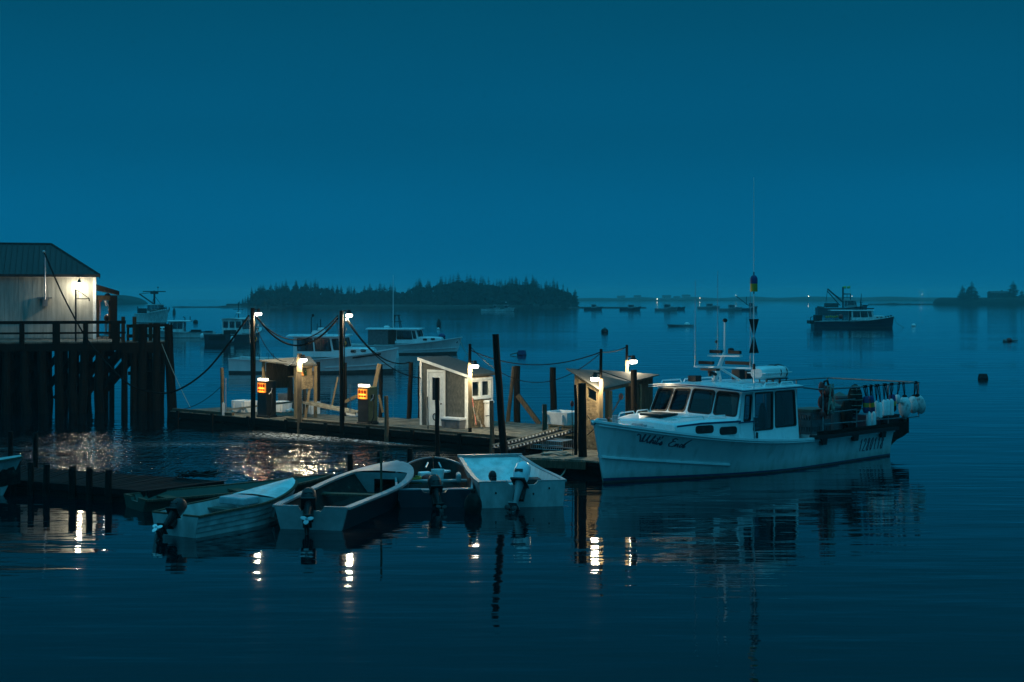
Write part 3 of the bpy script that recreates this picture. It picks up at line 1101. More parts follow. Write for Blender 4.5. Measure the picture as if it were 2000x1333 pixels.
# hoist bracket pole standing in front of the building
pp = W0 + WX * wh_x(148, .5) + WY * .5
o = thing('hoist_pole', 'thin dark pole with triangular swing arm before the lit wall', 'pole', (pp.x, pp.y, DECK), WR)
zt_ = ZA(566, pp.y) - DECK
mb = MB()
mb.tube([(0, 0, -.1), (0, 0, zt_)], .035, 7)
mb.build('pole', M_dark, o)
zl = ZA(584, pp.y) - DECK
al = (174 - 148) / FPX * pp.y
mb = MB()
mb.tube([(0, 0, zl), (al, 0, zl)], .022, 6)
mb.tube([(.06, 0, zt_ - .02), (al, 0, zl)], .018, 6)
mb.tube([(.09, 0, zl), (.09, 0, zt_ - .05)], .018, 6)
mb.tube([(al - .02, 0, zl), (al - .02, 0, zl - .10)], .03, 6)
mb.build('swing_arm', M_dark, o)

# outboard hung on the porch post, rope, hose lamp
om = bw_pt(210, 640, .8)
o = thing('outboard_motor', 'old outboard motor hanging under the porch lamp by the post', 'outboard', om, WR)
mb = MB()
mb.ell((0, 0, .42), (.16, .22, .18), 12, 8)
mb.box((.1, 0, .50), (.34, .26, .12))
mb.build('cowl', M_rubber, o, smooth=True)
mb = MB()
mb.box((-.06, 0, .12), (.12, .16, .42))
mb.tube([(-.08, 0, .1), (-.06, 0, -.30)], [.05, .035], 8)
mb.box((-.05, 0, -.30), (.22, .05, .07))
mb.build('leg', M_galv, o)
mb = MB()
for a in range(3):
    mb.ell((.08, .07 * math.cos(a * 2.1), -.30 + .07 * math.sin(a * 2.1)), (.02, .06, .06), 6, 4)
mb.build('propeller', M_galv, o)
a, b = bw_pt(194, 581, .6), bw_pt(195.5, 626, .6)
mb = MB()
mb.tube([a, a.lerp(b, .3) + V((.02, 0, 0)), b], [.015, .022, .012], 6)
mb.ell(a.lerp(b, .12) + V((.05, 0, 0)), (.08, .06, .10), 8, 6)
tag(mb.build('hanging_rope', M_redrope), 'pale rope with a knot hanging from the porch beam', 'rope')
a, b = bw_pt(206, 585, .9), bw_pt(215, 601, .6)
mb = MB()
mb.tube(catenary(a, b, .06), .025, 6)
mb.tube([a + V((-.05, 0, -.05)), a + V((.03, 0, -.30))], .022, 6)
mb.ell(bw_pt(213.5, 605.5, .6), (.06, .06, .07), 8, 6)
tag(mb.build('white_hose', M_foam), 'white hose end dangling below the porch lamp', 'hose')

# ================================================================== fuel dock
DZ = .42
A_, B_ = G(332, 803, DZ), G(959, 855, DZ)
DX = (B_ - A_).normalized()
DR = math.atan2(DX.y, DX.x)
DN = V((-DX.y, DX.x, 0))
D0 = V((A_.x, A_.y, 0))


def dk_uv(px, py, z=DZ):
    p = G(px, py, z) - D0
    return p.dot(DX), p.dot(DN)


def dk_u(px, v):
    u = (px - 1000) / FPX
    b = D0 + DN * v
    return (u * b.y - b.x) / (DX.x - u * DX.y)


def dk(u, v, z=DZ):
    return D0 + DX * u + DN * v + V((0, 0, z))


dock = thing('fuel_dock', 'long weathered timber fuel dock carrying pumps and shacks', 'dock', D0, DR)
rd = random.Random(9)
U1 = 17.6
mb = MB()
n_ = int(U1 / .155)
for i in range(n_):
    u = (i + .5) * .155
    v1 = 2.7 if u < 7.5 else 4.6 if u > 9.5 else 3.3
    mb.box((u, v1 / 2 + rd.uniform(-.03, .03), DZ - .022 + rd.uniform(-.007, .007)), (.145, v1 + rd.uniform(-.02, .05), .045))
tag(mb.build('deck_boards', M_plank, dock), kind='stuff')
for v, z, w, h_ in ((-.03, DZ - .13, .09, .22), (.02, DZ - .42, .16, .26), (2.60, DZ - .13, .09, .22)):
    mb = MB()
    mb.beam((0, v, z), (U1, v, z), w, h_)
    mb.build('fascia_beam', M_wharf, dock)
for u in (0.0, U1):
    mb = MB()
    mb.beam((u, 0, DZ - .15), (u, 2.7 if u == 0 else 4.6, DZ - .15), .10, .22)
    mb.build('end_beam', M_wood, dock)
mb = MB()
mb.box((U1 / 2 + .1, 1.4, .0), (U1 - .4, 2.3, .45))
mb.build('float_logs', M_wharf, dock)
mb = MB()
mb.box((14, 3.5, 0), (7, 2.0, .45))
mb.build('float_logs', M_wharf, dock)
for k in range(9):
    mb = MB()
    u = .6 + k * 2.05
    mb.box((u, -.10, DZ - .2), (.12, .06, .5))
    mb.build('bumper', M_wharf, dock)
mb = MB()
mb.beam((.05, .12, DZ + .05), (3.6, .12, DZ + .05), .12, .10)
mb.build('toe_rail', M_wood, dock)
mb = MB()
mb.beam((6.6, .10, DZ + .04), (U1 - .2, .10, DZ + .04), .10, .08)
mb.build('toe_rail', M_wood, dock)


def piling(px_top, y_top, px_bot, y_bot, d, wpx, label, mat=None, square=False, z0=-1.2, z_bot=None, group='pilings around the fuel dock', flare=1.12):
    """a pile seen with its top at (px_top, y_top) at distance d and leaning to (px_bot, y_bot)"""
    t = PD(px_top, y_top, d)
    b = PD(px_bot, y_bot, d)
    if z_bot is not None: z0 = z_bot
    k = (t.z - z0) / max(.01, (t.z - b.z))
    base = t + (b - t) * k
    w = wpx / FPX * d
    mb = MB()
    if square:
        mb.beam(V((0, 0, 0)), t - base, w, w, up=DN)
    else:
        N_ = 7
        pts, rs = [], []
        for i in range(N_ + 1):
            f = i / N_
            pts.append((t - base) * f + V((rd.uniform(-.012, .012), rd.uniform(-.012, .012), 0)))
            rs.append(w / 2 * (flare + (1 / flare - flare) * f) * rd.uniform(.96, 1.04))
        mb.tube(pts, rs, 11)
    o = mb.build('piling', mat or M_pile, smooth=not square)
    o.location = base
    return tag(o, label, 'piling', group)


# distances measured on the dock: front edge (v < 0) and back edge
def front_d(px, v=-.14): return (D0 + DX * dk_u(px, v) + DN * v).y


PL = [
    (433.5, 719, 434, 823, front_d(434, .2), 7.5, 'slim brown pile at the left part of the dock, beside a short pale post', M_wood),
    (567, 714, 567, 770, front_d(567, 3.0), 11, 'dark pile behind the open plywood booth, seen under its roof', None),
    (621, 707, 621, 776, front_d(621, 3.0), 9, 'dark pile right behind the bottle shelf of the lit booth', None),
    (674, 709, 674, 798, front_d(674, 3.0), 9, 'dark pile just right of the second lamp pole', None),
    (744, 712, 743, 806, front_d(744, 3.0), 8.5, 'dark pile with a pale leaning brace beside the right fuel pump', None),
    (803, 708, 799, 812, front_d(803, 3.4), 9.5, 'thick dark pile standing clear left of the white trimmed shack', None),
    (819.5, 715, 819, 812, front_d(819, 3.8), 6, 'dark pile half hidden by the left corner of the shack', None),
    (754.5, 774, 755, 842, front_d(755), 9, 'short stout pile with reddish top between the pump and the shack', M_wood),
    (853.5, 738, 854, 897, front_d(854, -1.5), 9, 'black pile standing in front of the shack door', None),
    (960, 783, 961, 884, front_d(961, -.35), 9, 'short brown pile in front of the white gas cylinder', M_wood),
    (967, 653, 985, 888, 38.9, 14.5, 'tallest, thickest pile, leaning, bare and dark in mid dock', None),
    (1003, 716, 992, 826, front_d(1000, 4.7), 8, 'slanted left pile of the braced pair at the dock end', M_wood),
    (1010, 715, 1010, 826, front_d(1012, 4.8), 13, 'upright right pile of the braced pair at the dock end', None),
    (1079.5, 718, 1082, 812, front_d(1080, 5.4), 13, 'upright dark pile behind the white bait box', None),
    (1064, 790, 1064, 862, front_d(1064, .6), 10, 'short brown post left of the white bait box', M_wood),
    (1124, 752, 1125, 895, 39.4, 6.5, 'thin black pile close beside the wide one at the right booth', None),
    (1137, 749, 1138, 940, 38.9, 17, 'wide black pile at the white boat bow', None),
    (1238.5, 723, 1239.5, 812, 40.2, 13.5, 'black pile rising through the roof edge of the right booth', None),
    (800.5, 876, 800.5, 910, 37.2, 12, 'low stub pile standing in the water behind the round skiff', None),
    (684, 887, 684.5, 908, 36.2, 12, 'left stub pile behind the wide dark skiff', None),
    (742, 880, 742.5, 892, 36.6, 12, 'right stub pile behind the wide dark skiff', None),
]
for pt_, yt_, pb_, yb_, d_, w_, lab_, m_ in PL:
    piling(pt_, yt_, pb_, yb_, d_, w_, lab_, m_)


def strut(name, a, b, w, h_, mat, label, cat='brace', group='leaning timber braces on the dock'):
    mb = MB()
    a, b = V(a), V(b)
    mb.beam(V((0, 0, 0)), b - a, w, h_)
    o = mb.build(name, mat)
    o.location = a
    return tag(o, label, cat, group)


d_ = front_d(655, 2.4)
strut('timber_brace', PD(648, 794, d_), PD(660, 737, d_), .10, .06, M_lumber, 'pale timber leaning steeply left of the second lamp pole')
strut('timber_brace', PD(672, 786, d_), PD(698, 774, d_ - .6), .06, .12, M_lumber, 'short orange lit board running down to the right fuel pump')
d_ = front_d(736, 2.7)
strut('timber_brace', PD(729, 768, d_), PD(741, 711, d_), .09, .14, M_lumber, 'pale brace leaning against the pile by the right fuel pump')
d_ = front_d(746, 2.8)
strut('timber_brace', PD(748, 806, d_), PD(740, 772, d_), .08, .08, M_lumber, 'thin pale stick at the foot of the braced pile behind the pump')
d_ = front_d(1030, 4.6)
strut('timber_brace', PD(1054, 829, d_ - .3), PD(1011, 772, d_), .10, .16, M_wood, 'brown brace slanting down right from the braced pile pair')
d_ = front_d(440, .1)
strut('pipe_post', PD(441, 808, d_), PD(441, 739, d_), .035, .035, M_galv, 'thin grey pipe upright beside the slim brown pile', 'pipe', None)
strut('short_post', PD(436.5, 824, d_), PD(436.5, 787, d_), .09, .09, M_seat, 'short pale square post at the foot of the slim pile', 'post', None)
d_ = front_d(683, .2)
strut('pipe_post', PD(683.5, 806, d_), PD(683.5, 751, d_), .03, .03, M_galv, 'thin grey pipe upright left of the right fuel pump', 'pipe', None)
d_ = front_d(836, -.1)
strut('pipe_post', PD(836, 838, d_), PD(835, 775, d_), .03, .03, M_dark, 'thin dark rod standing by the shack door', 'rod', None)


# ------------------------------------------------------------------ lamp poles
def lamp_pole(px, y_top, y_bot, d, wpx, lamp_px, lamp_y, label, z_bot=-1.0, behind=False, mat=None, w=LAMP_W, lit_sleeve=None, square=False):
    base = V((XA(px, d), d, z_bot))
    o = thing('lamp_pole', label, 'lamp pole', base, 0, 'lamp poles on the dock')
    top = ZA(y_top, d) - z_bot
    r_ = wpx / FPX * d / 2
    mb = MB()
    if square:
        mb.box((0, 0, top / 2), (2 * r_, 2 * r_, top))
    else:
        mb.tube([(0, 0, 0), (0.015, 0, top * .4), (-.01, 0, top * .75), (0, 0, top)], [r_ * 1.15, r_ * 1.05, r_ * .98, r_ * .92], 10)
    mb.build('pole', mat or M_pile, o, smooth=not square)
    if lit_sleeve:                                # paler timber over the stretch the lamp lights, lamplight put into its colour
        y0, y1, sm = lit_sleeve
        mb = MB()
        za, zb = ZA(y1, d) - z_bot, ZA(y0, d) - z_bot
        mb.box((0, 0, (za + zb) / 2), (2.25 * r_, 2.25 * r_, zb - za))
        mb.build('lamplit_post', sm, o)
    rc = (lamp_px - px) / FPX * d
    hd = lamp_head(o, ZA(lamp_y, d) - z_bot, (math.copysign(1, rc) * (.93 if behind else .72), .37 if behind else -.694), w, reach=abs(rc) / (.93 if behind else .72), lw=.115)
    return o, base, top


d1 = front_d(494, -.12)
d2 = front_d(667.5, -.12)
p1, p1b, p1t = lamp_pole(493.5, 602, 830, d1, 8.5, 504, 611, 'left tall dark lamp pole with cables, its lamp level with the far waterline', w=520, behind=True)
p2, p2b, p2t = lamp_pole(667, 607, 845, d2, 8.5, 681, 614, 'second tall dark lamp pole, between the two fuel pumps', w=520, behind=True)
for base, o, t in ((p1b, p1, p1t), (p2b, p2, p2t)):
    for k, (dx, dz) in enumerate(((.16, -.32), (.20, -.62), (-.16, -.38), (.17, -1.1))):
        mb = MB()
        mb.box((dx * .8, -.06, t + dz), (.06, .07, .11))
        mb.tube([(dx * .8, -.06, t + dz), (dx * .6, -.10, t + dz - .25), (dx * .5, -.09, t + dz - .9)], .010, 5)
        mb.build('junction_box', M_steel if k < 3 else M_brass, o)
    mb = MB()
    mb.tube([(.10, -.09, t - .3), (.11, -.10, t * .6), (.10, -.10, 1.6)], .018, 6)
    mb.build('conduit', M_cable, o)
d3 = front_d(585, -.02)
lamp_pole(585, 691, 826, d3, 8, 594, 701, 'short square lamp post lighting the open plywood booth', z_bot=-.6, mat=M_wood, lit_sleeve=(699, 727, M_lumber), square=True, w=150)
d4 = front_d(917.5, .9)
lamp_pole(918, 672, 836, d4, 6.5, 928, 713, 'lamp pole with yellow lit lower post at the shack corner', z_bot=DZ, mat=M_pile, lit_sleeve=(709, 836, M_lumber), w=260)

# ------------------------------------------------------------------ fuel pumps
def fuel_pump(px, py, label, h, side_m):
    u, v = dk_uv(px, py)
    o = thing('fuel_pump', label, 'fuel pump', dk(u, v), DR, 'old fuel pumps on the dock')
    w, dp = .50, .46
    mb = MB()
    mb.box((0, 0, .04), (w + .06, dp + .06, .08))
    mb.box((0, 0, h * .36), (w, dp, h * .64))
    mb.build('body', M_pumpdark, o, bevel=.015)
    mb = MB()
    mb.box((.012, 0, h * .83), (w - .02, dp, h * .28))
    mb.build('head', side_m, o, bevel=.02)
    hd = o.children[-1]
    mb = MB()
    mb.box((w / 2 + .008, 0, h * .40), (.016, dp - .04, h * .60))
    mb.build('side_panel', side_m, o)
    f = MB()
    f.box((0, -dp / 2 - .012, h * .79), (w - .06, .03, h * .25))
    fp = f.build('dial_face', M_pumppanel, hd)
    mb = MB()
    mb.box((0, -dp / 2 - .03, h * .775), (w - .1, .012, .022))
    mb.build('lit_strip', M_pumpline, fp)
    for r_, (z, n, ww, hh) in enumerate(((h * .842, 3, .105, .125), (h * .73, 3, .10, .065))):
        for k in range(n):
            mb = MB()
            x = (k - (n - 1) / 2) * (ww + .022)
            mb.prism(rrect(-ww / 2, -hh / 2, ww / 2, hh / 2, .04), (x, -dp / 2 - .028, z), (1, 0, 0), (0, 0, 1), (0, -.012, 0))
            mb.build('reel_window', M_dial, fp)
    mb = MB()
    mb.box((0, -dp / 2 + .06, h * 1.0), (w - .06, .14, .09))
    mb.build('top_light', M_pumplight, hd, bevel=.01)
    mb = MB()
    mb.box((w / 2 + .03, -.02, h * .70), (.05, .12, h * .14))
    mb.build('nozzle_boot', M_rubber, o)
    mb = MB()
    mb.tube([(w / 2 + .05, -.02, h * .66), (w / 2 + .14, -.08, h * .5), (w / 2 + .16, -.12, h * .2), (w / 2 + .1, -.2, .05), (w / 2 + .3, -.35, .03)], .022, 6)
    mb.build('hose', M_rubber, o)
    mb = MB()
    mb.tube([(w / 2 + .05, -.02, h * .78), (w / 2 + .05, -.06, h * .68), (w / 2 + .06, -.16, h * .62)], .02, 6)
    mb.build('nozzle', M_galv, o)
    ld = bpy.data.lights.new('pump_light', 'AREA')
    ld.energy, ld.color, ld.size = 2.0, (1, .42, .10), .3
    lo = bpy.data.objects.new('pump_light', ld)
    COL.objects.link(lo)
    lo.parent = o
    lo.location = (0, -dp / 2 - .06, h * .78)
    lo.rotation_euler = (R(90), 0, 0)
    return o


fuel_pump(521, 815, 'left fuel pump with lit orange face and black body', 1.37, M_pumpdark)
fuel_pump(718, 829, 'right fuel pump with lit orange face and olive yellow side', 1.33, M_pumppaint)

# ------------------------------------------------------------------ open plywood booth (left)
ub = dk_u(579, .55)
booth = thing('booth', 'open plywood booth with lit bottle shelf and slanted roof', 'booth', dk(ub, .55), DR)
# local frame: x along the dock, y into the dock; right front corner at the origin
bd = (D0 + DX * ub + DN * .55).y
zr = ZA(716, bd) - DZ
xl_ = dk_u(521, .9) - ub
zl_ = ZA(706, front_d(521, .9)) - DZ
xr_ = dk_u(616, 1.5) - ub
zx_ = ZA(714, front_d(616, 1.5)) - DZ
zrr = zr + .02
mb = MB()
mb.add([V((xl_ - .12, .1, zl_)), V((.12, -.14, zrr)), V((xr_ + .12, .9, zx_)), V((xl_ + .5, 2.0, zl_ + .1))], [(0, 1, 2, 3)])
mb.add([p + V((0, 0, .05)) for p in [V((xl_ - .12, .1, zl_)), V((.12, -.14, zrr)), V((xr_ + .12, .9, zx_)), V((xl_ + .5, 2.0, zl_ + .1))]], [(0, 1, 2, 3)])
mb.add([V((xl_ - .12, .1, zl_)), V((.12, -.14, zrr)), V((xr_ + .12, .9, zx_)), V((xl_ + .5, 2.0, zl_ + .1)), V((xl_ - .12, .1, zl_ + .05)), V((.12, -.14, zrr + .05)), V((xr_ + .12, .9, zx_ + .05)), V((xl_ + .5, 2.0, zl_ + .15))],
       [(0, 1, 5, 4), (1, 2, 6, 5), (2, 3, 7, 6), (3, 0, 4, 7)])
mb.build('roof', M_roofply, booth)
for (x, y, w, z1, m_) in ((0, 0, .13, zr - .02, M_lumber), (xl_, .2, .09, zl_ - .02, M_lumber), (xl_ + .45, 1.8, .09, zl_ + .04, M_wood), (xr_, .95, .09, zx_ - .02, M_lumber)):
    mb = MB()
    mb.box((x, y, z1 / 2), (w, w, z1))
    mb.build('post', m_, booth)
mb = MB()
mb.box((0, 0, 0), (1, 1, 1)) if False else None
zb_ = ZA(764, bd) - DZ
mb.prism([(0, zb_), (1, zb_), (1, zl_ - .05), (0, zl_ - .05)], (xl_ + .06, .26, 0), V((.62, 1.35, 0)) * .62, (0, 0, 1), (.03, -.014, 0))
mb.build('side_wall', M_wood, booth)
# right bay: OSB half wall, shelf, framed opening, back boards
fx, fy = V((xr_ - .06, .86, 0)), V((.08, .02, 0))
fu = (fx - fy)
fl = fu.length
fu = fu.normalized()
fn = V((fu.y, -fu.x, 0))
def bay(s, z, off=0): return fy + fu * s + fn * off + V((0, 0, z))
z_sh = ZA(737.5, bd) - DZ
z_lo = ZA(761.5, bd) - DZ
z_hd = ZA(719, bd) - DZ
mb = MB()
mb.prism([(0, z_lo), (fl, z_lo), (fl, z_sh), (0, z_sh)], fy, fu, (0, 0, 1), fn * .03)
mb.build('half_wall', M_osb, booth)
mb = MB()
mb.prism([(0, z_hd), (fl, z_hd - .02), (fl, z_hd + .13), (0, z_hd + .13)], fy, fu, (0, 0, 1), fn * .04)
mb.build('header_board', M_lumber, booth)
mb = MB()
mb.prism([(0, 0), (fl, 0), (fl, .45), (0, .45)], fy + V((0, 0, z_sh)) , fu, -fn, (0, 0, .03))
mb.build('shelf', M_lumber, booth)
mb = MB()
mb.prism([(fl - .07, z_sh + .03), (fl, z_sh + .03), (fl, z_hd), (fl - .07, z_hd)], fy, fu, (0, 0, 1), -fn * .45)
mb.build('bay_side_board', M_lumber, booth)
for k in range(6):
    mb = MB()
    s0 = fl * k / 6
    mb.prism([(s0 + .006, z_sh + .03), (s0 + fl / 6, z_sh + .03), (s0 + fl / 6, z_hd + .1), (s0 + .006, z_hd + .1)], fy - fn * .46, fu, (0, 0, 1), -fn * .02)
    mb.build('back_board', M_wharf, booth)
mb = MB()
mb.beam(bay(fl * .75, 0, -.15), bay(fl * .83, z_lo, -.02), .09, .09)
mb.build('leg', M_lumber, booth)
# things on the shelf
bo = booth.matrix_world if False else Matrix.Translation(dk(ub, .55)) @ Matrix.Rotation(DR, 4, 'Z')
p = bo @ bay(fl * .76, z_sh + .03, -.16)
mb = MB()
mb.lathe([(.001, 0), (.045, .0), (.05, .02), (.05, .16), (.02, .24), (.016, .32), (.02, .33), (.001, .33)], (0, 0, 0), 12)
o = mb.build('bottle', M_bottle, smooth=True)
o.location = p
tag(o, 'green glass bottle standing on the lit booth shelf', 'bottle')
p = bo @ bay(fl * .26, z_sh + .03, -.14)
mb = MB()
for a in range(9):
    mb.ell((.12 * math.cos(a * .8) * (.4 + .1 * (a % 3)) * 1.6, .05 * math.sin(a * 2.1), .05 + .02 * (a % 4)), (.075, .06, .05), 8, 6)
o = mb.build('work_gloves', M_orange, smooth=True)
o.location = p
tag(o, 'crumpled orange gloves lying on the lit booth shelf', 'gloves')

# ------------------------------------------------------------------ gangway sections lying on the dock
M_rampwood = mk('bleached_ramp_wood', (.16, .15, .12), (.26, .25, .20), rough=.85, scale=6, stretch=(1, 6, 1), spec=.15)


def ramp_section(a, b, w, label, rails=2, rung=.3, h=.10, mat=None):
    a, b = V(a), V(b)
    d = (b - a)
    L_ = d.length
    rz = math.atan2(d.y, d.x)
    o = thing('gangway', label, 'gangway', a, rz, 'ramps and gangways on the dock')
    sl = d.z / max(.01, math.hypot(d.x, d.y))
    Lh = math.hypot(d.x, d.y)
    for s_ in (-1, 1):
        mb = MB()
        mb.beam((0, s_ * w / 2, 0), (Lh, s_ * w / 2, d.z), .05, h)
        mb.build('side_rail', mat or M_alu, o)
    n = int(L_ / rung)
    for k in range(1, n):
        mb = MB()
        f = k / n
        mb.beam((Lh * f, -w / 2 + .025, d.z * f), (Lh * f, w / 2 - .025, d.z * f), .05, .03)
        mb.build('rung', mat or M_alu, o)
    return o


d_ = front_d(505, 1.2)
ramp_section(dk(dk_u(447, .9), .9, DZ + .12), PD(573, 785, front_d(573, 1.6)), .34, 'long pale ladder ramp lying behind the left fuel pump', rung=.4, h=.07, mat=M_rampwood)
ramp_section(PD(592, 785, front_d(592, 1.3)), PD(701, 807, front_d(701, .9)), .30, 'long pale ladder ramp sloping down right to the right fuel pump', rung=.22, h=.09, mat=M_rampwood)

# ------------------------------------------------------------------ bins and boxes on the dock
def tub(px, py, size, mat, label, group='bins and boxes on the fuel dock', lid=None, rz=None, cat='bin', v=None):
    if v is None: u, v = dk_uv(px, py)
    else: u = dk_u(px, v)
    o = thing('fish_bin', label, cat, dk(u, v), DR if rz is None else rz, group)
    w, d, h_ = size
    mb = MB()
    out = [[(-w / 2 * .94, -d / 2 * .94, 0), (w / 2 * .94, -d / 2 * .94, 0), (w / 2 * .94, d / 2 * .94, 0), (-w / 2 * .94, d / 2 * .94, 0)],
           [(-w / 2, -d / 2, h_), (w / 2, -d / 2, h_), (w / 2, d / 2, h_), (-w / 2, d / 2, h_)],
           [(-w / 2 * .9, -d / 2 * .9, h_), (w / 2 * .9, -d / 2 * .9, h_), (w / 2 * .9, d / 2 * .9, h_), (-w / 2 * .9, d / 2 * .9, h_)],
           [(-w / 2 * .85, -d / 2 * .85, .06), (w / 2 * .85, -d / 2 * .85, .06), (w / 2 * .85, d / 2 * .85, .06), (-w / 2 * .85, d / 2 * .85, .06)]]
    mb.loft([[V(p) for p in r_] for r_ in out])
    mb.build('tub', mat, o, bevel=.012)
    mb = MB()
    for k in (-.3, .3):
        mb = MB()
        mb.box((k * w, -d / 2 - .012, h_ * .45), (.05, .03, h_ * .7))
        mb.build('rib', mat, o)
    if lid:
        mb = MB()
        mb.box((0, 0, h_ + .035), (w + .06, d + .06, .07))
        mb.build('lid', lid, o, bevel=.01)
    return o


tub(477, 0, (.80, .62, .44), M_foam, 'white bin at the left, before the slim pile and left pump', v=1.5)
tub(551, 0, (.62, .5, .40), M_foam, 'white bin under the open plywood booth', v=2.5)
tub(560, 0, (.55, .45, .62), M_greyplastic, 'grey bin behind the white one under the booth', v=3.3)
tub(605, 0, (.70, .45, .45), M_foam, 'white bin behind the lit booth half wall', v=2.55)
tub(889, 836, (.84, .50, .28), M_greyplastic, 'grey cooler with white lid against the shack wall', lid=M_foam, cat='cooler')
tub(690, 0, (.5, .3, .14), M_foam, 'small white box left of the shack', v=3.0)
u, v = dk_uv(1100, 850)
o = thing('pallet', 'brown timber stand carrying the white bait box', 'pallet', dk(u, v + .3), DR)
for k in range(3):
    mb = MB()
    mb.box((0, -.38 + k * .38, .14), (1.0, .08, .28))
    mb.build('runner', M_lumber, o)
for k in range(6):
    mb = MB()
    mb.box((-.43 + k * .172, 0, .30), (.15, .9, .03))
    mb.build('board', M_lumber, o)
t = tub(1100, 0, (1.02, .9, .40), M_foam, 'large white bait box on a brown timber stand', v=v + .3)
t.location.z = DZ + .32
# crumpled plastic bag
u, v = dk_uv(566, 806)
mb = MB()
for k in range(7):
    mb.ell((rd.uniform(-.1, .1), rd.uniform(-.06, .06), .06 + rd.uniform(0, .05)), (.09, .07, .06), 7, 5)
o = mb.build('plastic_bag', M_foam)
o.location = dk(u, v)
tag(o, 'crumpled white plastic bag on the dock under the booth', 'bag')
u, v = dk_uv(936, 834)
mb = MB()
mb.box((0, 0, .04), (.20, .12, .08))
o = mb.build('small_box', M_foam, bevel=.01)
o.location = dk(u, v)
tag(o, 'small white box on the dock before the shack gable', 'box')

# ------------------------------------------------------------------ shack
us, vs_ = dk_uv(820.8, 830)
shack = thing('shack', 'small grey plywood shack with white trim and mono pitch roof', 'shack', dk(us, vs_), DR)
ue = dk_u(913, vs_) - us
Wd, Dd = ue, 1.28
zA = ZA(704, dk(us, vs_).y) - DZ
zB = ZA(738, dk(us + ue, vs_).y) - DZ
dl = (dk_u(838.5, vs_) - us) / Wd
dr = (dk_u(867, vs_) - us) / Wd
ztop_d = ZA(724, dk(us + Wd * (dl + dr) / 2, vs_).y) - DZ
mb = MB()
zz = zA + (zB - zA) * (dl + dr) / 2
polys, inn = wall_panel(mb, [(0, 0, 0), (Wd, 0, 0), (Wd, 0, zB), (0, 0, zA)], [], .06)
mb.build('front_wall', M_greywall, shack)
mb = MB()
polys, inn = wall_panel(mb, [(Wd, 0.061, 0), (Wd, Dd, 0), (Wd, Dd, zB), (Wd, 0.061, zB)], [(.12, .60, .47, .93, .01), (.53, .60, .88, .93, .01)], .06)
gw = mb.build('gable_wall', M_osb, shack)
for poly in polys:
    glazing(poly, inn, M_trim, M_clear, gw, .09, 'window_frame')
mb = MB()
mb.prism([(.05, zB * .56), (Dd - .05, zB * .56), (Dd - .05, zB * .60), (.05, zB * .60)], (Wd + .001, 0, 0), (0, 1, 0), (0, 0, 1), (.05, 0, 0))
for y0, y1, z0_, z1_ in ((.10, .16, .60, .97), (Dd * .475, Dd * .525, .60, .97), (Dd - .14, Dd - .06, .60, .97)):
    mb.prism([(y0, zB * z0_), (y1, zB * z0_), (y1, zB * z1_), (y0, zB * z1_)], (Wd + .001, 0, 0), (0, 1, 0), (0, 0, 1), (.03, 0, 0))
mb.prism([(.05, zB * .935), (Dd - .05, zB * .935), (Dd - .05, zB * .985), (.05, zB * .985)], (Wd + .032, 0, 0), (0, 1, 0), (0, 0, 1), (.02, 0, 0))
mb.build('window_trim', M_trim, gw)
for quad in ([(0, Dd, 0), (0, 0.061, 0), (0, .061, zA), (0, Dd, zA)], [(Wd - .061, Dd, 0), (0.061, Dd, 0), (0.061, Dd, zA - .03), (Wd - .061, Dd, zB)]):
    mb = MB()
    wall_panel(mb, quad, [], .06)
    mb.build('back_wall', M_greywall, shack)
mb = MB()
mb.prism([(-.06, zA + .04), (Wd + .10, zB + .032 + .0), (Wd + .10, zB + .10), (-.06, zA + .11)], (0, -.05, 0), (1, 0, 0), (0, 0, 1), (0, Dd + .22, 0))
mb.build('roof', M_roofing, shack)
mb = MB()
mb.prism([(-.06, zA + .0), (Wd + .10, zB + .0), (Wd + .10, zB + .085), (-.06, zA + .095)], (0, -.085, 0), (1, 0, 0), (0, 0, 1), (0, .03, 0))
mb.build('rake_board', M_trim, shack)
for x, w, z1 in ((.045, .09, zA - .03), (Wd - .045, .10, zB - .03)):
    mb = MB()
    mb.box((x, -.014, z1 / 2), (w, .03, z1))
    mb.build('corner_trim', M_trim, shack)
mb = MB()
mb.box((Wd + .016, .05, zB / 2), (.03, .10, zB - .05))
mb.build('corner_trim', M_trim, shack)
mb = MB()
mb.box((Wd + .016, Dd - .05, zB / 2), (.03, .10, zB - .05))
mb.build('corner_trim', M_trim, shack)
# door
d0x, d1x = Wd * dl, Wd * dr
dh = ztop_d - .06
dw = d1x - d0x
mb = MB()
for a, b, c, d in ((d0x - .07, d0x, 0, dh + .08), (d1x, d1x + .07, 0, dh + .08), (d0x, d1x, dh, dh + .08)):
    mb.box(((a + b) / 2, -.022, (c + d) / 2), (b - a, .044, d - c))
mb.build('door_frame', M_trim, shack)
mb = MB()
polys, inn = wall_panel(mb, [(d0x + .008, -.028, .02), (d1x - .008, -.028, .02), (d1x - .008, -.028, dh - .01), (d0x + .008, -.028, dh - .01)], [(.2, .46, .8, .92, .01)], .026)
door = mb.build('door', M_trim, shack)
glazing(polys[0], inn, M_trim, M_glass, door, .05, 'window_frame', thk=.02)
mb = MB()
mb.ell((d1x - .07, -.07, dh * .42), (.03, .03, .03), 8, 6)
mb.build('handle', M_dark, door)
mb = MB()
mb.tube([(d0x + .30 + .085 * math.cos(R(a)), -.05, dh * .17 + .11 * math.sin(R(a))) for a in range(40, 330, 20)], .018, 6)
mb.build('hose_ring', M_rubber, door)
mb = MB()
mb.prism([(d0x + .1, .12), (d1x - .1, .12), (d1x - .1, dh * .38), (d0x + .1, dh * .38)], (0, -.034, 0), (1, 0, 0), (0, 0, 1), (0, -.008, 0)) if False else mb.box(((d0x + d1x) / 2, -.032, dh * .22), (dw * .62, .012, dh * .28))
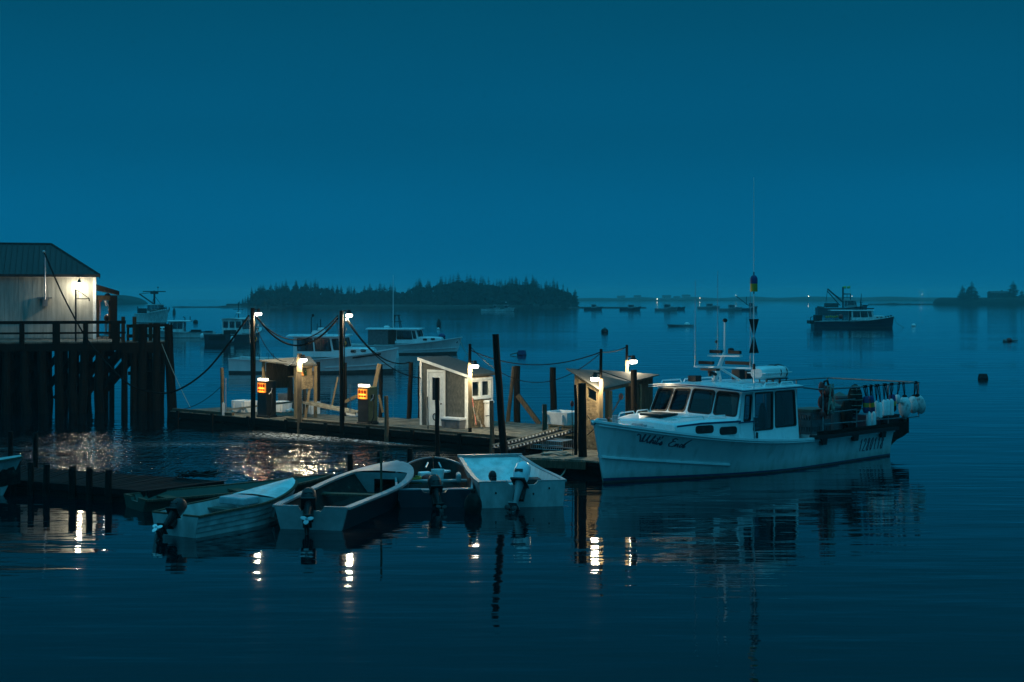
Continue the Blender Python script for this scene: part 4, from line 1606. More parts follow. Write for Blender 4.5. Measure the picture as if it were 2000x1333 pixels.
mb.build('kick_panel', M_trim, door)
# gas cylinder
u, v = dk_uv(954.5, 834)
o = thing('gas_cylinder', 'tall white gas cylinder with domed cap beside the shack window', 'gas cylinder', dk(u, v))
hc = ZA(782, dk(u, v).y) - DZ
mb = MB()
mb.lathe([(.001, 0), (.15, 0), (.16, .04), (.16, hc * .86), (.13, hc * .93), (.05, hc * .96), (.001, hc * .96)], n=18)
mb.build('tank', M_tank, o, smooth=True)
mb = MB()
mb.lathe([(.001, hc * .90), (.19, hc * .90), (.19, hc * .955), (.15, hc), (.001, hc)], n=18)
mb.build('cap', M_tank, o, smooth=True)
mb = MB()
mb.tube([(-.10, -.15, hc * .42), (-.02, -.18, hc * .44), (.06, -.17, hc * .42), (.08, -.16, hc * .25)], .012, 5)
mb.build('hose', M_dark, o)
# brooms and rope against the gable
for k, (pa, ya, pb, yb, m_, lab) in enumerate(((922, 777, 930, 830, M_redrope, 'reddish handle leaning on the shack gable'), (924, 779, 948, 836, M_wood, 'long wooden pole slanting before the gable wall'),
                                               (936, 783, 927, 832, M_lumber, 'pale stick leaning at the gable wall'))):
    a = PD(pa, ya, front_d(pa, vs_ + .15))
    b = PD(pb, yb, front_d(pb, vs_ - .1))
    mb = MB()
    mb.tube([a, b], .015, 6)
    tag(mb.build('pole', m_), lab, 'pole', 'poles leaning on the shack gable')
pr_ = [PD(918 + i * 3.2, 783 + (i % 2) * 8 + i * 6.3, front_d(925, vs_ - .05)) for i in range(8)]
mb = MB()
mb.tube(pr_, .016, 6)
tag(mb.build('tangled_rope', M_rope), 'tangled pale rope hanging on the shack gable', 'rope')

# ------------------------------------------------------------------ right float with its booth
fA, fB = G(1004, 893, DZ), G(1178, 901, DZ)
flo = thing('float_dock', 'low weathered float at the white boat bow', 'dock', (fA.x, fA.y, 0), DR)
def fl_l(p):
    q = V(p) - V((fA.x, fA.y, 0))
    return V((q.dot(DX), q.dot(DN), q.z))
fr_ = fl_l(fB)
ang_f = math.atan2(fr_.y, fr_.x)
mb = MB()
for i in range(24):
    x = .078 + i * .155
    y0_ = x * math.tan(ang_f) if x < 2.0 else 2.0 * math.tan(ang_f) + (x - 2.0) * .0
    mb.box((x, y0_ + 2.3, DZ - .022 + rd.uniform(-.005, .005)), (.145, 4.6, .045))
tag(mb.build('deck_boards', M_plank, flo), kind='stuff')
mb = MB()
mb.beam((0, -.04, DZ - .14), (2.0, 2.0 * math.tan(ang_f) - .04, DZ - .14), .08, .2)
mb.build('fascia_beam', M_wood, flo)
mb = MB()
mb.beam((-.02, 0, DZ - .14), (-.02, 4.6, DZ - .14), .08, .2)
mb.build('end_beam', M_wood, flo)
mb = MB()
mb.box((1.9, 2.9, .0), (3.4, 3.6, .42))
mb.build('float_logs', M_wharf, flo)

K_ = G(1173, 881, DZ)
bth = thing('booth', 'right plywood booth with flaked board wall, window and two lamps', 'booth', K_, DR)
kd = K_.y
Lr, wL = 2.62, .93
zK = ZA(757, kd) - DZ
zLf = zK + .40
zBk = zK + .20
zLb = zBk + .03
def bx_zl(x, y):
    a, b = -x / wL, y / Lr
    return (zK + .40 * a) * (1 - b) + (zK + .19 + .05 * a) * b
mb = MB()
polys, inn = wall_panel(mb, [(-wL, 0, 0), (-.05, 0, 0), (-.05, 0, zK - .02), (-wL, 0, zLf - .05)], [(.50, .75, .92, .93, .012)], .03)
fw_ = mb.build('front_wall', M_osb, bth)
glazing(polys[0], inn, M_lumber, M_clear, fw_, .06, 'window_frame')
mb = MB()
mb.prism([(0, 0), (Lr * .42, 0), (Lr * .42, zLf - .14), (0, zLf - .05)], (-wL, .035, 0), (0, 1, 0), (0, 0, 1), (.03, 0, 0))
mb.build('left_wall', M_wood, bth)
mb = MB()
mb.prism([(0, zK * .36), (wL, zK * .36), (wL, zBk + .0), (0, zLb - .04)], (-wL, Lr, 0), (1, 0, 0), (0, 0, 1), (0, .03, 0))
mb.build('back_wall', M_wood, bth)
mb = MB()
mb.prism([(Lr * .72, 0), (Lr, 0), (Lr, zBk - .05), (Lr * .72, zBk - .12)], (-.03, 0, 0), (0, 1, 0), (0, 0, 1), (.03, 0, 0))
mb.build('right_wall', M_wood, bth)
cs = [(-wL - .14, -.22), (.16, -.22), (.16, Lr + .14), (-wL - .14, Lr + .14)]
for i in range(2):                       # two roof sheets with a joint
    ya, yb = (-.22, Lr * .50) if i == 0 else (Lr * .50 + .012, Lr + .14)
    q = [V((-wL - .14, ya, 0)), V((.16, ya, 0)), V((.16, yb, 0)), V((-wL - .14, yb, 0))]
    for p in q: p.z = bx_zl(p.x, p.y) + .012 + .02 * i
    mb = MB()
    mb.add(q + [p + V((0, 0, .03)) for p in q], [(3, 2, 1, 0), (4, 5, 6, 7), (0, 1, 5, 4), (1, 2, 6, 5), (2, 3, 7, 6), (3, 0, 4, 7)])
    mb.build('roof_sheet', M_roofply, bth)
for y0_, y1_ in ((.0, Lr),):
    mb = MB()
    mb.beam((-.04, 0, zK - .075), (-.04, Lr, zBk - .075), .08, .14)
    mb.build('roof_beam', M_lumber, bth)
mb = MB()
mb.box((.0, .0, zK / 2 - .04), (.10, .12, zK - .1))
mb.build('corner_post', M_lumber, bth)
for x, y, w, m_ in ((-.02, .42, .15, M_lumber), (-.05, 1.72, .2, M_wood), (-.02, 1.98, .10, M_lumber)):
    mb = MB()
    z1 = bx_zl(x, y) - .16
    mb.box((x, y, z1 / 2), (w, w, z1))
    mb.build('post', m_, bth)
mb = MB()
mb.beam((-.05, .5, .55), (-.05, 1.7, .55), .05, .10)
mb.build('bench_rail', M_wharf, bth)

lamp_pole(1174, 682, 757, kd - .22, 6.3, 1161, 737, 'front lamp pole of the right booth, its lamp under the roof line', z_bot=DZ, mat=M_pile, lit_sleeve=(740, 880, M_lumber), w=130)
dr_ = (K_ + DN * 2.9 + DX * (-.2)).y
lamp_pole(1224.5, 674, 757, dr_, 5.5, 1236, 703.5, 'rear lamp pole of the right booth, its lamp above the roof', z_bot=DZ, mat=M_pile, lit_sleeve=(704, 810, M_lumber), w=90)
# red tagged line in the bay
a, b = PD(1213, 775, kd + .9), PD(1187, 818, kd + .2)
mb = MB()
mb.tube(catenary(a, b, .04), .022, 6)
mb.ell(a, (.07, .06, .10), 8, 6)
tag(mb.build('red_line', M_redrope), 'faded red mooring line slanting in the right booth bay', 'rope')
# aluminium gangway from the upper dock to the float
ga, gb = G(992, 880, .52), G(1127, 843, .86)
gw_ = thing('gangway', 'aluminium gangway with slotted rails leading to the right float', 'gangway', ga, math.atan2((gb - ga).y, (gb - ga).x), 'ramps and gangways on the dock')
gl_ = math.hypot((gb - ga).x, (gb - ga).y)
gz_ = gb.z - ga.z
for y in (-.0, .62):
    for hz_ in (0, .10):
        mb = MB()
        mb.beam((0, y, hz_), (gl_, y, gz_ + hz_), .035, .03)
        mb.build('side_rail', M_dark if hz_ == 0 else M_rampwood, gw_)
    for k in range(20):
        mb = MB()
        f = (k + .5) / 20
        mb.box((gl_ * f, y, gz_ * f + .05), (.055, .02, .05))
        mb.build('lit_gap', M_foam, gw_)  # white blocks painted in for light showing through the rail gaps
for k in range(16):
    f = (k + .5) / 16
    mb = MB()
    mb.box((gl_ * f, .31, gz_ * f), (.10, .58, .03))
    mb.build('tread', M_dark, gw_)
# wire lobster trap lying at the gangway foot
ta = G(1078, 877, DZ)
o = thing('wire_trap', 'flat wire lobster trap lying beside the gangway', 'trap', ta, DR + R(8))
wx, wy, wz = 1.05, .62, .26
for k in range(17):
    x = -wx / 2 + wx * k / 16
    mb = MB()
    mb.tube([(x, -wy / 2, 0), (x, -wy / 2, wz), (x, wy / 2, wz), (x, wy / 2, 0)], .009, 4)
    mb.build('wire', M_galv, o)
for y, z in ((-wy / 2, 0.01), (-wy / 2, wz * .5), (-wy / 2, wz), (0, wz), (wy / 2, wz), (wy / 2, 0.01)):
    mb = MB()
    mb.tube([(-wx / 2, y, z), (wx / 2, y, z)], .011, 4)
    mb.build('long_wire', M_galv, o)
# rope coil on the float edge
mb = MB()
cc = G(1085, 888, DZ + .02)
mb.tube([cc + V((.42 * math.cos(a * .5) * (1 - a * .012), .20 * math.sin(a * .5) * (1 - a * .01), .012 * (a % 5))) for a in range(22)], .028, 7)
tag(mb.build('mooring_rope', M_rope), 'pale mooring rope curled on the float edge', 'rope')
mb = MB()
a, b = G(1112, 898, .38), G(1080, 925, .15)
mb.tube(catenary(a, b, .25), .02, 6)
tag(mb.build('slack_rope', M_rope), 'slack rope drooping from the float into the dark gap', 'rope')

# ------------------------------------------------------------------ cables
def cable(a, b, sag, r, label, group='cables slung along the dock', mat=None, name='cable', bow=0):
    mb = MB()
    pts = catenary(a, b, sag, 22)
    mb.tube(pts, r, 6)
    return tag(mb.build(name, mat or M_cable, smooth=True), label, 'cable', group)


P1T, P2T = V((p1b.x, p1b.y - .05, 0)), V((p2b.x, p2b.y - .05, 0))
mast_top = bw_pt(86.5, 494, -.3)
lowp = V((XA(310, 57.0), 57.0, ZA(768, 57.0)))
# thick cable: weatherhead - rail - deep sag - left pole
wr = W0 + WX * wh_x(168, -.3) + WY * (-.3)
wr = V((wr.x, wr.y, ZA(660, wr.y)))
mb = MB()
ctrl = [mast_top, mast_top.lerp(wr, .5) + V((-.05, 0, -.10)), wr, V((XA(205, 58.2), 58.2, ZA(705, 58.2))), V((XA(255, 57.5), 57.5, ZA(753, 57.5))), lowp,
        V((XA(350, 55.5), 55.5, ZA(761, 55.5))), V((XA(400, 54), 54, ZA(727, 54))), V((XA(445, 52.8), 52.8, ZA(674, 52.8))), V((XA(486, d1), d1, ZA(617, d1)))]
def crom(P, n=6):
    out = []
    for i in range(len(P) - 1):
        p0, p1_, p2_, p3 = P[max(i - 1, 0)], P[i], P[i + 1], P[min(i + 2, len(P) - 1)]
        for k in range(n):
            t = k / n
            out.append(.5 * ((2 * p1_) + (p2_ - p0) * t + (2 * p0 - 5 * p1_ + 4 * p2_ - p3) * t * t + (3 * p1_ - p0 - 3 * p2_ + p3) * t ** 3))
    return out + [P[-1]]
mb.tube(crom(ctrl), .034, 7)
tag(mb.build('cable', M_cable, smooth=True), 'thick black cable drooping from the building mast to the left lamp pole', 'cable', 'cables slung along the dock')
cable(PD(500, 617, d1), PD(660, 622, d2), 1.0, .032, 'thick black cable sagging between the two tall lamp poles')
cable(PD(500, 620, d1), PD(660, 617, d2), .82, .02, 'thinner black cable just above the thick one between the tall poles')
cable(PD(500, 640, d1), PD(560, 706, front_d(560, .8)), .35, .014, 'thin black wire from the left lamp pole down to the booth roof')
cable(PD(675, 618, d2), PD(800, 708, front_d(803, 3.4)), .55, .022, 'upper black cable running from the second lamp pole to the pile by the shack')
cable(PD(675, 624, d2), PD(838, 739, front_d(838, 2.0)), .55, .018, 'lower black cable running from the second lamp pole to the shack door')
q4 = PD(918, 684, d4)
q5 = PD(1174, 688, kd - .22)
cable(q4, q5, .42, .016, 'black wire strung from the shack lamp pole to the right booth')
cable(q4 + V((0, 0, .12)), q5 + V((0, 0, -.02)), 1.0, .011, 'lower thin wire sagging between the shack pole and right booth')
cable(q5, PD(1222, 679, dr_), .05, .016, 'short black wire between the two lamp poles of the right booth')
cable(PD(555, 712, front_d(560, .8)), PD(577, 700, d3), .12, .012, 'short pale cord looping from booth roof to lamp post', mat=M_foam)
cable(PD(1147, 812, 38.9), PD(1163, 829, 37.3), .02, .014, 'upper dark mooring line from wide pile to the boat bow', 'mooring lines of the white boat')
cable(PD(1147, 850, 38.9), PD(1163, 833, 37.3), .02, .014, 'lower dark mooring line from wide pile to the boat bow', 'mooring lines of the white boat')
cable(PD(316, 672, 59.6), PD(372, 797, 57), .1, .014, 'pale thin line from the wharf corner down to the water', None, M_rope)
cable(PD(355, 800, 55.5), PD(430, 757, front_d(434, .2)), .15, .012, 'thin dark line from dock end up to the slim pile', None)
cable(PD(1117, 790, 39.4), PD(1119, 890, 39.2), .0, .012, 'thin cord hanging beside the thin black pile', None)
mb = MB()
mb.ell(PD(1117.5, 789, 39.35), (.05, .05, .09), 8, 6)
tag(mb.build('hanging_float', M_red, smooth=True), 'small dull red float hanging beside the thin black pile', 'float')

# ================================================================== finger dock in the left foreground
FZ = .34
f_fl, f_fr, f_bl, f_br = G(-60, 927, FZ), G(286, 957, FZ), G(-40, 904, FZ), G(434, 938, FZ)
FD0 = V((f_fl.x, f_fl.y, 0))
fx_ = (f_fr - f_fl).normalized()
FR = math.atan2(fx_.y, fx_.x)
fdock = thing('finger_dock', 'dark low finger dock on piles in the left foreground', 'dock', FD0, FR)


def f_loc(p):
    q = V(p) - FD0
    n_ = V((-fx_.y, fx_.x, 0))
    return V((q.dot(fx_), q.dot(n_), q.z))


rf = random.Random(4)
fl_, br_, bl_ = f_loc(f_fr).x, f_loc(f_br), f_loc(f_bl)
mb = MB()
n_ = 46
for i in range(n_):
    t = (i + .5) / n_
    x0 = fl_ * t
    xb = bl_.x + (br_.x - bl_.x) * t
    yb = bl_.y + (br_.y - bl_.y) * t
    z = FZ - .02 + rf.uniform(-.008, .008)
    w = fl_ / n_ / 2 - .006
    mb.add([(x0 - w, -.02, z), (x0 + w, -.02, z), (xb + w, yb, z), (xb - w, yb, z), (x0 - w, -.02, z - .045), (x0 + w, -.02, z - .045), (xb + w, yb, z - .045), (xb - w, yb, z - .045)],
           [(0, 1, 2, 3), (7, 6, 5, 4), (0, 4, 5, 1), (1, 5, 6, 2), (2, 6, 7, 3), (3, 7, 4, 0)])
tag(mb.build('deck_boards', M_darkplank, fdock), kind='stuff')
mb = MB()
mb.beam((0, -.06, FZ - .10), (fl_, -.06, FZ - .10), .07, .16)
mb.build('fascia_beam', M_darkplank, fdock)
mb = MB()
mb.beam((fl_ + .03, 0, FZ - .12), (br_.x + .03, br_.y, FZ - .12), .07, .2)
mb.build('end_beam', M_darkplank, fdock)
mb = MB()
mb.box((fl_ / 2 - .3, 1.3, -.02), (fl_ - .8, 1.9, .5))
mb.build('float_logs', M_wharf, fdock)
mb = MB()
mb.beam((.3, -.02, FZ - .36), (fl_ - .2, -.02, FZ - .36), .10, .3)
mb.build('lower_beam', M_wharf, fdock)
for k, (px, w) in enumerate(((26, 12), (60, 13), (90, 14), (141, 16), (174, 14), (212.5, 15))):
    top = (902, 904, 908, 910, 913, 918)[k]
    dd = (FD0 + fx_ * 0).y + ((px + 60) / 346.0) * (f_fr.y - f_fl.y) - .25
    piling(px, top, px, 980, dd, w, ('first short black pile of the finger dock, next to the cut off boat', 'second short pile from the cut off boat along the finger dock',
           'third short pile from the cut off boat along the finger dock', 'fourth short pile along the finger dock, left of the glinting lamp reflection', 'fifth short pile along the finger dock, right of the glinting lamp reflection',
           'sixth short pile at the right end of the finger dock')[k], None, group='short pilings of the finger dock')
for px, yt, w, lab in ((20, 843, 10, 'taller thin pile behind the finger dock at the left edge'), (69, 846, 10, 'taller thin pile behind the finger dock, inner one')):
    piling(px, yt, px, 910, 38.6, w, lab, None, group='taller pilings behind the finger dock')
mb = MB()
for k in range(14):
    mb.tube([(rf.uniform(-.5, .5), rf.uniform(-.15, .15), .02), (rf.uniform(-.6, .6), rf.uniform(-.2, .2), .10 + rf.random() * .08), (rf.uniform(-.5, .5), rf.uniform(-.15, .15), .03)], .02, 5)
o = mb.build('rope_heap', M_dark)
o.location = G(385, 933, FZ)
tag(o, 'tangle of dark rope on the end of the finger dock', 'rope')


# ================================================================== hulls
class Hull:
    """bow at x = 0, stern at x = L (+ x is aft), waterline z = 0"""

    def __init__(s, L, B, bow, mid, stern, draft=.45, rake=.35, trb=.86, tmid=.70, sp=2.24, full=.50, bowk=.75, wlk=1.15, wlf=.93, trwl=None, tumble=0.0, bow0=.03):
        s.__dict__.update(locals())

    def sheer(s, t):
        if t < s.tmid: return s.mid + (s.bow - s.mid) * (1 - t / s.tmid) ** s.sp
        return s.mid + (s.stern - s.mid) * ((t - s.tmid) / (1 - s.tmid)) ** 2

    def hb(s, t):
        a = math.sin(math.pi / 2 * min(1, t / s.full)) ** s.bowk
        k = 1 - (1 - s.trb) * max(0, (t - s.full) / (1 - s.full)) ** 1.6
        return max(s.bow0, s.B * a * k)

    def hw(s, t):
        a = math.sin(math.pi / 2 * min(1, t / (s.full + .12))) ** s.wlk
        k = 1 - (1 - s.trb) * max(0, (t - s.full) / (1 - s.full)) ** 1.6
        return max(min(.02, s.bow0), s.B * s.wlf * a * k)

    def pt(s, t, v, side=-1, off=0.0):
        zs = s.sheer(t)
        y = s.hw(t) + (s.hb(t) - s.hw(t)) * v ** 1.6 + off
        z = zs * v
        x = s.L * t - s.rake * (z / s.bow) * (1 - t) ** 4
        return V((x, side * y, z))

    def below(s, t, k, side=-1):
        y = s.hw(t) * (1, .86, .05)[k]
        z = (0, -.18, -s.draft)[k] * min(1, .25 + t * 3)
        return V((s.L * t + (.25 if k else 0) * (1 - t) ** 4, side * y, z))

    def shell(s, mb, ts, vlist, mats, inset=0.0, transom=True, vmat=None):
        rings = []
        for t in ts:
            half = [s.pt(t, v, -1, -inset) for v in reversed(vlist)] + ([s.below(t, 1), s.below(t, 2)] if not inset else [])
            other = [V((p.x, -p.y, p.z)) for p in reversed(half)]
            rings.append(half + other)
        n = len(rings[0])
        b = len(mb.v)
        mb.v += [tuple(p) for r_ in rings for p in r_]
        nv = len(vlist)
        for i in range(len(rings) - 1):
            for k in range(n - 1):
                mb.f.append((b + i * n + k, b + i * n + k + 1, b + (i + 1) * n + k + 1, b + (i + 1) * n + k))
                kk = k if k < n / 2 else n - 2 - k
                if kk < nv - 1:
                    vv = (vlist[nv - 1 - kk] + vlist[nv - 2 - kk]) / 2
                    mb.m.append(vmat(vv) if vmat else mats[0])
                else: mb.m.append(mats[-1])
        if transom:
            i = len(rings) - 1
            mb.f.append(tuple(b + i * n + k for k in range(n)))
            mb.m.append(mats[0])
            mb.f.append(tuple(b + k for k in range(n)))
            mb.m.append(mats[0])
        return mb

    def rail_strip(s, mb, t0, t1, w, h, side, v=1.0, out=.0, n=30, mat=0, dz=0.0):
        rings = []
        for i in range(n + 1):
            t = t0 + (t1 - t0) * i / n
            p = s.pt(t, v, side, out)
            q = s.pt(min(1, t + .01), v, side, out) - s.pt(max(0, t - .01), v, side, out)
            nrm = V((-q.y, q.x, 0)).normalized() * (1 if side > 0 else -1)
            p = p + V((0, 0, dz))
            rings.append([p - nrm * w / 2 - V((0, 0, h / 2)), p + nrm * w / 2 - V((0, 0, h / 2)), p + nrm * w / 2 + V((0, 0, h / 2)), p - nrm * w / 2 + V((0, 0, h / 2))])
        return mb.loft(rings, mat)


def lin(a, b, n): return [a + (b - a) * i / (n - 1) for i in range(n)]


def deck_mesh(hull, t0, t1, n=24, dz=-.05, camber=.06, inset=.03):
    mb = MB()
    rows = []
    for t in lin(t0, t1, n):
        w = max(.01, hull.hb(t) - inset)
        p = hull.pt(t, 1)
        rows.append([V((p.x, w * k, p.z + dz + camber * (1 - k * k))) for k in (-1, -.5, 0, .5, 1)])
    return mb.loft(rows, caps=False, closed=False)


def strokes_on_hull(hull, glyphs, s0, s1, v_fn, hgt, thick, parent, name, mat, side=-1, off=.010, flip=False):
    """pen strokes laid on the planking: glyph coordinates 0..1 along the lettering and 0..1 up"""
    mb = MB()
    for st in glyphs:
        P = []
        for i in range(len(st) - 1):
            for k in range(5):
                P.append(V(st[i]).lerp(V(st[i + 1]), k / 5))
        P.append(V(st[-1]))
        rings = []
        for i, p in enumerate(P):
            d = (P[min(i + 1, len(P) - 1)] - P[max(0, i - 1)])
            asp = (s1 - s0) / hgt
            d = V((d.x * asp, d.y)).normalized()
            nr = V((-d.y, d.x)) * thick * (.55 + .45 * abs(d.y)) / 2
            def on(q):
                x = s0 + (s1 - s0) * (q.x)
                t = x / hull.L
                zs = hull.sheer(t)
                v = v_fn(t) + (q.y) * hgt / zs
                pp = hull.pt(t, min(1, v), side, off)
                return pp
            a = on(V((p.x + nr.x / (s1 - s0), p.y + nr.y / hgt)))
            b = on(V((p.x - nr.x / (s1 - s0), p.y - nr.y / hgt)))
            rings.append([a, b])
        mb.loft(rings, caps=False, closed=False)
    return mb.build(name, mat, parent)


# ================================================================== lobster boats
def pilothouse(o, s0, s1, w, z0, zr, hullm, vee=.25, rake=.32, glass=M_glass, nfront=4, side_win=2, thk=.05, base_fn=None, rear='open', wf=(.30, .90), frame=M_rubber):
    """front windshield (two slightly veed, raked halves), sides with windows"""
    wt = w * .94
    ph = None
    fl, fc = V((s0, -w, z0)), V((s0 - vee, 0, z0 + .02))
    tl, tcn = V((s0 + rake, -wt, zr)), V((s0 + rake - vee, 0, zr + .05))
    parts = []
    for sg in (-1, 1):
        a, b, c, d = V((fl.x, sg * w, z0)), V((fc.x, 0, fc.z)), V((tcn.x, 0, tcn.z)), V((tl.x, sg * wt, zr))
        quad = [a, b, c, d] if sg > 0 else [b, a, d, c]
        if sg < 0: quad = [b, a, d, c]
        nh = nfront // 2
        holes = []
        for k in range(nh):
            u0 = .035 + k * (.965 / nh)
            holes.append((u0, wf[0], u0 + .965 / nh - .06, wf[1], .07))
        mb = MB()
        # outward normal must face forward (-x)
        q = quad if (quad[1] - quad[0]).cross(quad[3] - quad[0]).x < 0 else [quad[1], quad[0], quad[3], quad[2]]
        polys, inn = wall_panel(mb, q, holes, thk)
        wp = mb.build('windshield', hullm, o)
        for p in polys: glazing(p, inn, frame, glass, wp, .05)
    for sg in (-1, 1):
        q = [V((s0 + .001, sg * w, z0)), V((s1, sg * w, z0)), V((s1, sg * wt, zr)), V((s0 + rake, sg * wt, zr))]
        if sg > 0: q = [q[1], q[0], q[3], q[2]]
        holes = []
        span = s1 - s0
        if side_win:
            f0 = .27
            segs = [(f0 + (0.96 - f0) * k / side_win, f0 + (.96 - f0) * (k + 1) / side_win - .04) for k in range(side_win)]
            holes = [(a, .30, b, .93, .06) for a, b in segs]
            holes.insert(0, (.085, .36, .22, .90, .05))
            if sg > 0: holes = [(1 - b, c, 1 - a, d, r_) for a, c, b, d, r_ in holes]
        mb = MB()
        polys, inn = wall_panel(mb, q, holes, thk)
        wp = mb.build('side_wall', hullm, o)
        for p in polys: glazing(p, inn, frame, glass, wp, .05)
    return tl


def add_roof(o, s0, s1, w, zr, mat, over=.22, vee=.25, camber=.09, stripe=None, thk=.06):
    rows_t, rows_b = [], []
    mb = MB()
    outline = []
    n = 9
    rings = []
    for i in range(7):
        f = i / 6
        row = []
        for k in range(n):
            y = (-1 + 2 * k / (n - 1)) * (w + .12)
            q = 1 - (y / (w + .12)) ** 2
            x0_ = s0 - over - vee * q
            x = x0_ + (s1 - x0_) * f
            row.append(V((x, y, zr + camber * q)))
        rings.append(row)
    top = [p + V((0, 0, thk)) for r_ in rings for p in r_]
    bot = [p for r_ in rings for p in r_]
    N = len(bot)
    fs = []
    for i in range(6):
        for k in range(n - 1):
            a = i * n + k
            fs.append((a, a + 1, a + n + 1, a + n))
            fs.append((N + a, N + a + n, N + a + n + 1, N + a + 1))
    ring = [k for k in range(n)] + [i * n + n - 1 for i in range(1, 7)] + [6 * n + k for k in range(n - 2, -1, -1)] + [i * n for i in range(5, 0, -1)]
    for i in range(len(ring)):
        a, b = ring[i], ring[(i + 1) % len(ring)]
        fs.append((a, b, N + b, N + a))
    mb.add(bot + top, fs)
    rf_ = mb.build('roof', mat, o, smooth=True, ang=50)
    if stripe:
        st = MB()
        rr = []
        for i in ring + [ring[0]]:
            p = bot[i] + V((0, 0, thk * .45))
            c = V(((s0 + s1) / 2, 0, p.z))
            d = (p - c).normalized() * .006
            rr.append([p + d - V((0, 0, .016)), p + d + V((0, 0, .016))])
        st.loft(rr, caps=False, closed=False)
        st.build('roof_stripe', stripe, rf_)
    return rf_


def simple_mast(o, x, z, h, mat, spread=.8, y=0.0, radar=True):
    mb = MB()
    mb.tube([(x, y, z - .05), (x, y, z + h)], .035, 6)
    mb.tube([(x, y - spread / 2, z + h * .55), (x, y + spread / 2, z + h * .55)], .025, 5)
    mb.tube([(x + .4, y - .3, z - .05), (x, y, z + h * .5)], .022, 5)
    mb.tube([(x + .4, y + .3, z - .05), (x, y, z + h * .5)], .022, 5)
    mb.build('mast', mat, o)
    if radar:
        mb = MB()
        mb.lathe([(.01, 0), (.24, .02), (.26, .10), (.18, .18), (.01, .2)], (x - .05, y, z + h * .28), 10)
        mb.build('radar_dome', M_gel, o, smooth=True)


def lobster_boat(name, label, loc, rz, L, B, bow, mid, stern, s0, s1, zr, hullm, housem=M_gelold, group=None, cat='fishing boat', trunk=True, hull_kw={}, stripe=None, rail=True,
                 mast_h=1.5, rear_over=.5, lod=0, spray=True, side_win=2, boot=.07, deckz=.03, nfront=4, house_w=.68, deckm=None):
    o = thing(name, label, cat, loc, rz, group)
    H_ = Hull(L, B, bow, mid, stern, **hull_kw)
    ts = lin(0, 1, 30 if not lod else 14)
    ts = sorted(set(ts + [.01, .03, .05]))
    mb = MB()
    vl = [0, .07, .16, .3, .5, .7, .86, 1]
    H_.shell(mb, ts, vl, [0, 1], vmat=lambda v: 1 if v < boot else (2 if (stripe and v < .16) else 0))
    mb.build('hull', [hullm, M_bottom, stripe or hullm], o, smooth=True, ang=30)
    th = s1 / L
    dk_m = deck_mesh(H_, .004, min(.99, th + .02), dz=-deckz)
    dk_m.build('deck', deckm or M_gelold, o, smooth=True)
    # cockpit
    mb = MB()
    a, b = th, .985
    rows = []
    for t in lin(a, b, 8):
        w = H_.hb(t) - .25
        x = H_.L * t
        zs = H_.sheer(t)
        zc = max(.12, zs - .62)
        rows.append([V((x, -H_.hb(t) + .02, zs - .02)), V((x, -w, zs - .02)), V((x, -w, zc)), V((x, w, zc)), V((x, w, zs - .02)), V((x, H_.hb(t) - .02, zs - .02))])
    mb.loft(rows, caps=False, closed=False)
    mb.build('cockpit', M_gelold, o)
    for sd in (-1, 1):
        mb = MB()
        H_.rail_strip(mb, .0, 1.0, .10, .06, sd, out=-.01)
        mb.build('gunwale', housem if not lod else hullm, o, smooth=True)
        if spray and not lod:
            mb = MB()
            H_.rail_strip(mb, .01, .40, .05, .05, sd, v=.40, out=.02)
            mb.build('spray_rail', hullm, o, smooth=True)
    w = B * house_w
    zb = H_.sheer(s0 / L)
    z1 = zb + (zr - zb) * .42
    if trunk:
        mb = MB()
        f0 = s0 * .42
        rings = []
        for x, k, zt in ((f0, .60, .72), (f0 + .12, .68, .92), (s0 * .75, .86, 1.0), (s0 + .4, 1.0, 1.0)):
            ww = w * k
            zbot = H_.sheer(x / L) - .06
            ztop = zb + (z1 - zb) * zt
            rings.append([V((x, -ww, zbot)), V((x, -ww * .96, ztop - .05)), V((x, -ww * .85, ztop)), V((x, 0, ztop + .05)), V((x, ww * .85, ztop)), V((x, ww * .96, ztop - .05)), V((x, ww, zbot))])
        mb.loft(rings)
        tr_ = mb.build('trunk_cabin', housem, o, smooth=True, ang=30)
        for sd in (-1, 1):
            for k in range(2):
                mb = MB()
                x = s0 * (.64 + .22 * k)
                kk = .68 + (.86 - .68) * (x - f0 - .12) / (s0 * .75 - f0 - .12) if x < s0 * .75 else .86 + .14 * (x - s0 * .75) / (s0 * .25 + .4)
                zc = (H_.sheer(x / L) + z1) / 2 + .02
                mb.prism(rrect(-.17, -.08, .17, .08, .06), (x, sd * (w * kk * .985 - .02), zc), V((1, sd * w * .08, 0)).normalized(), (0, 0, 1), (0, sd * .05, 0))
                mb.build('porthole', M_rubber, tr_)
    pilothouse(o, s0, s1, w, zb - .06, zr, housem, nfront=nfront, side_win=side_win, wf=(.50, .92), thk=.04)
    add_roof(o, s0 + .32, s1 + rear_over, w * .96, zr, housem, over=.2, stripe=stripe)
    if mast_h: simple_mast(o, (s0 + s1) / 2 + .2, zr + .1, mast_h, M_dark, spread=1.2)
    return o, H_


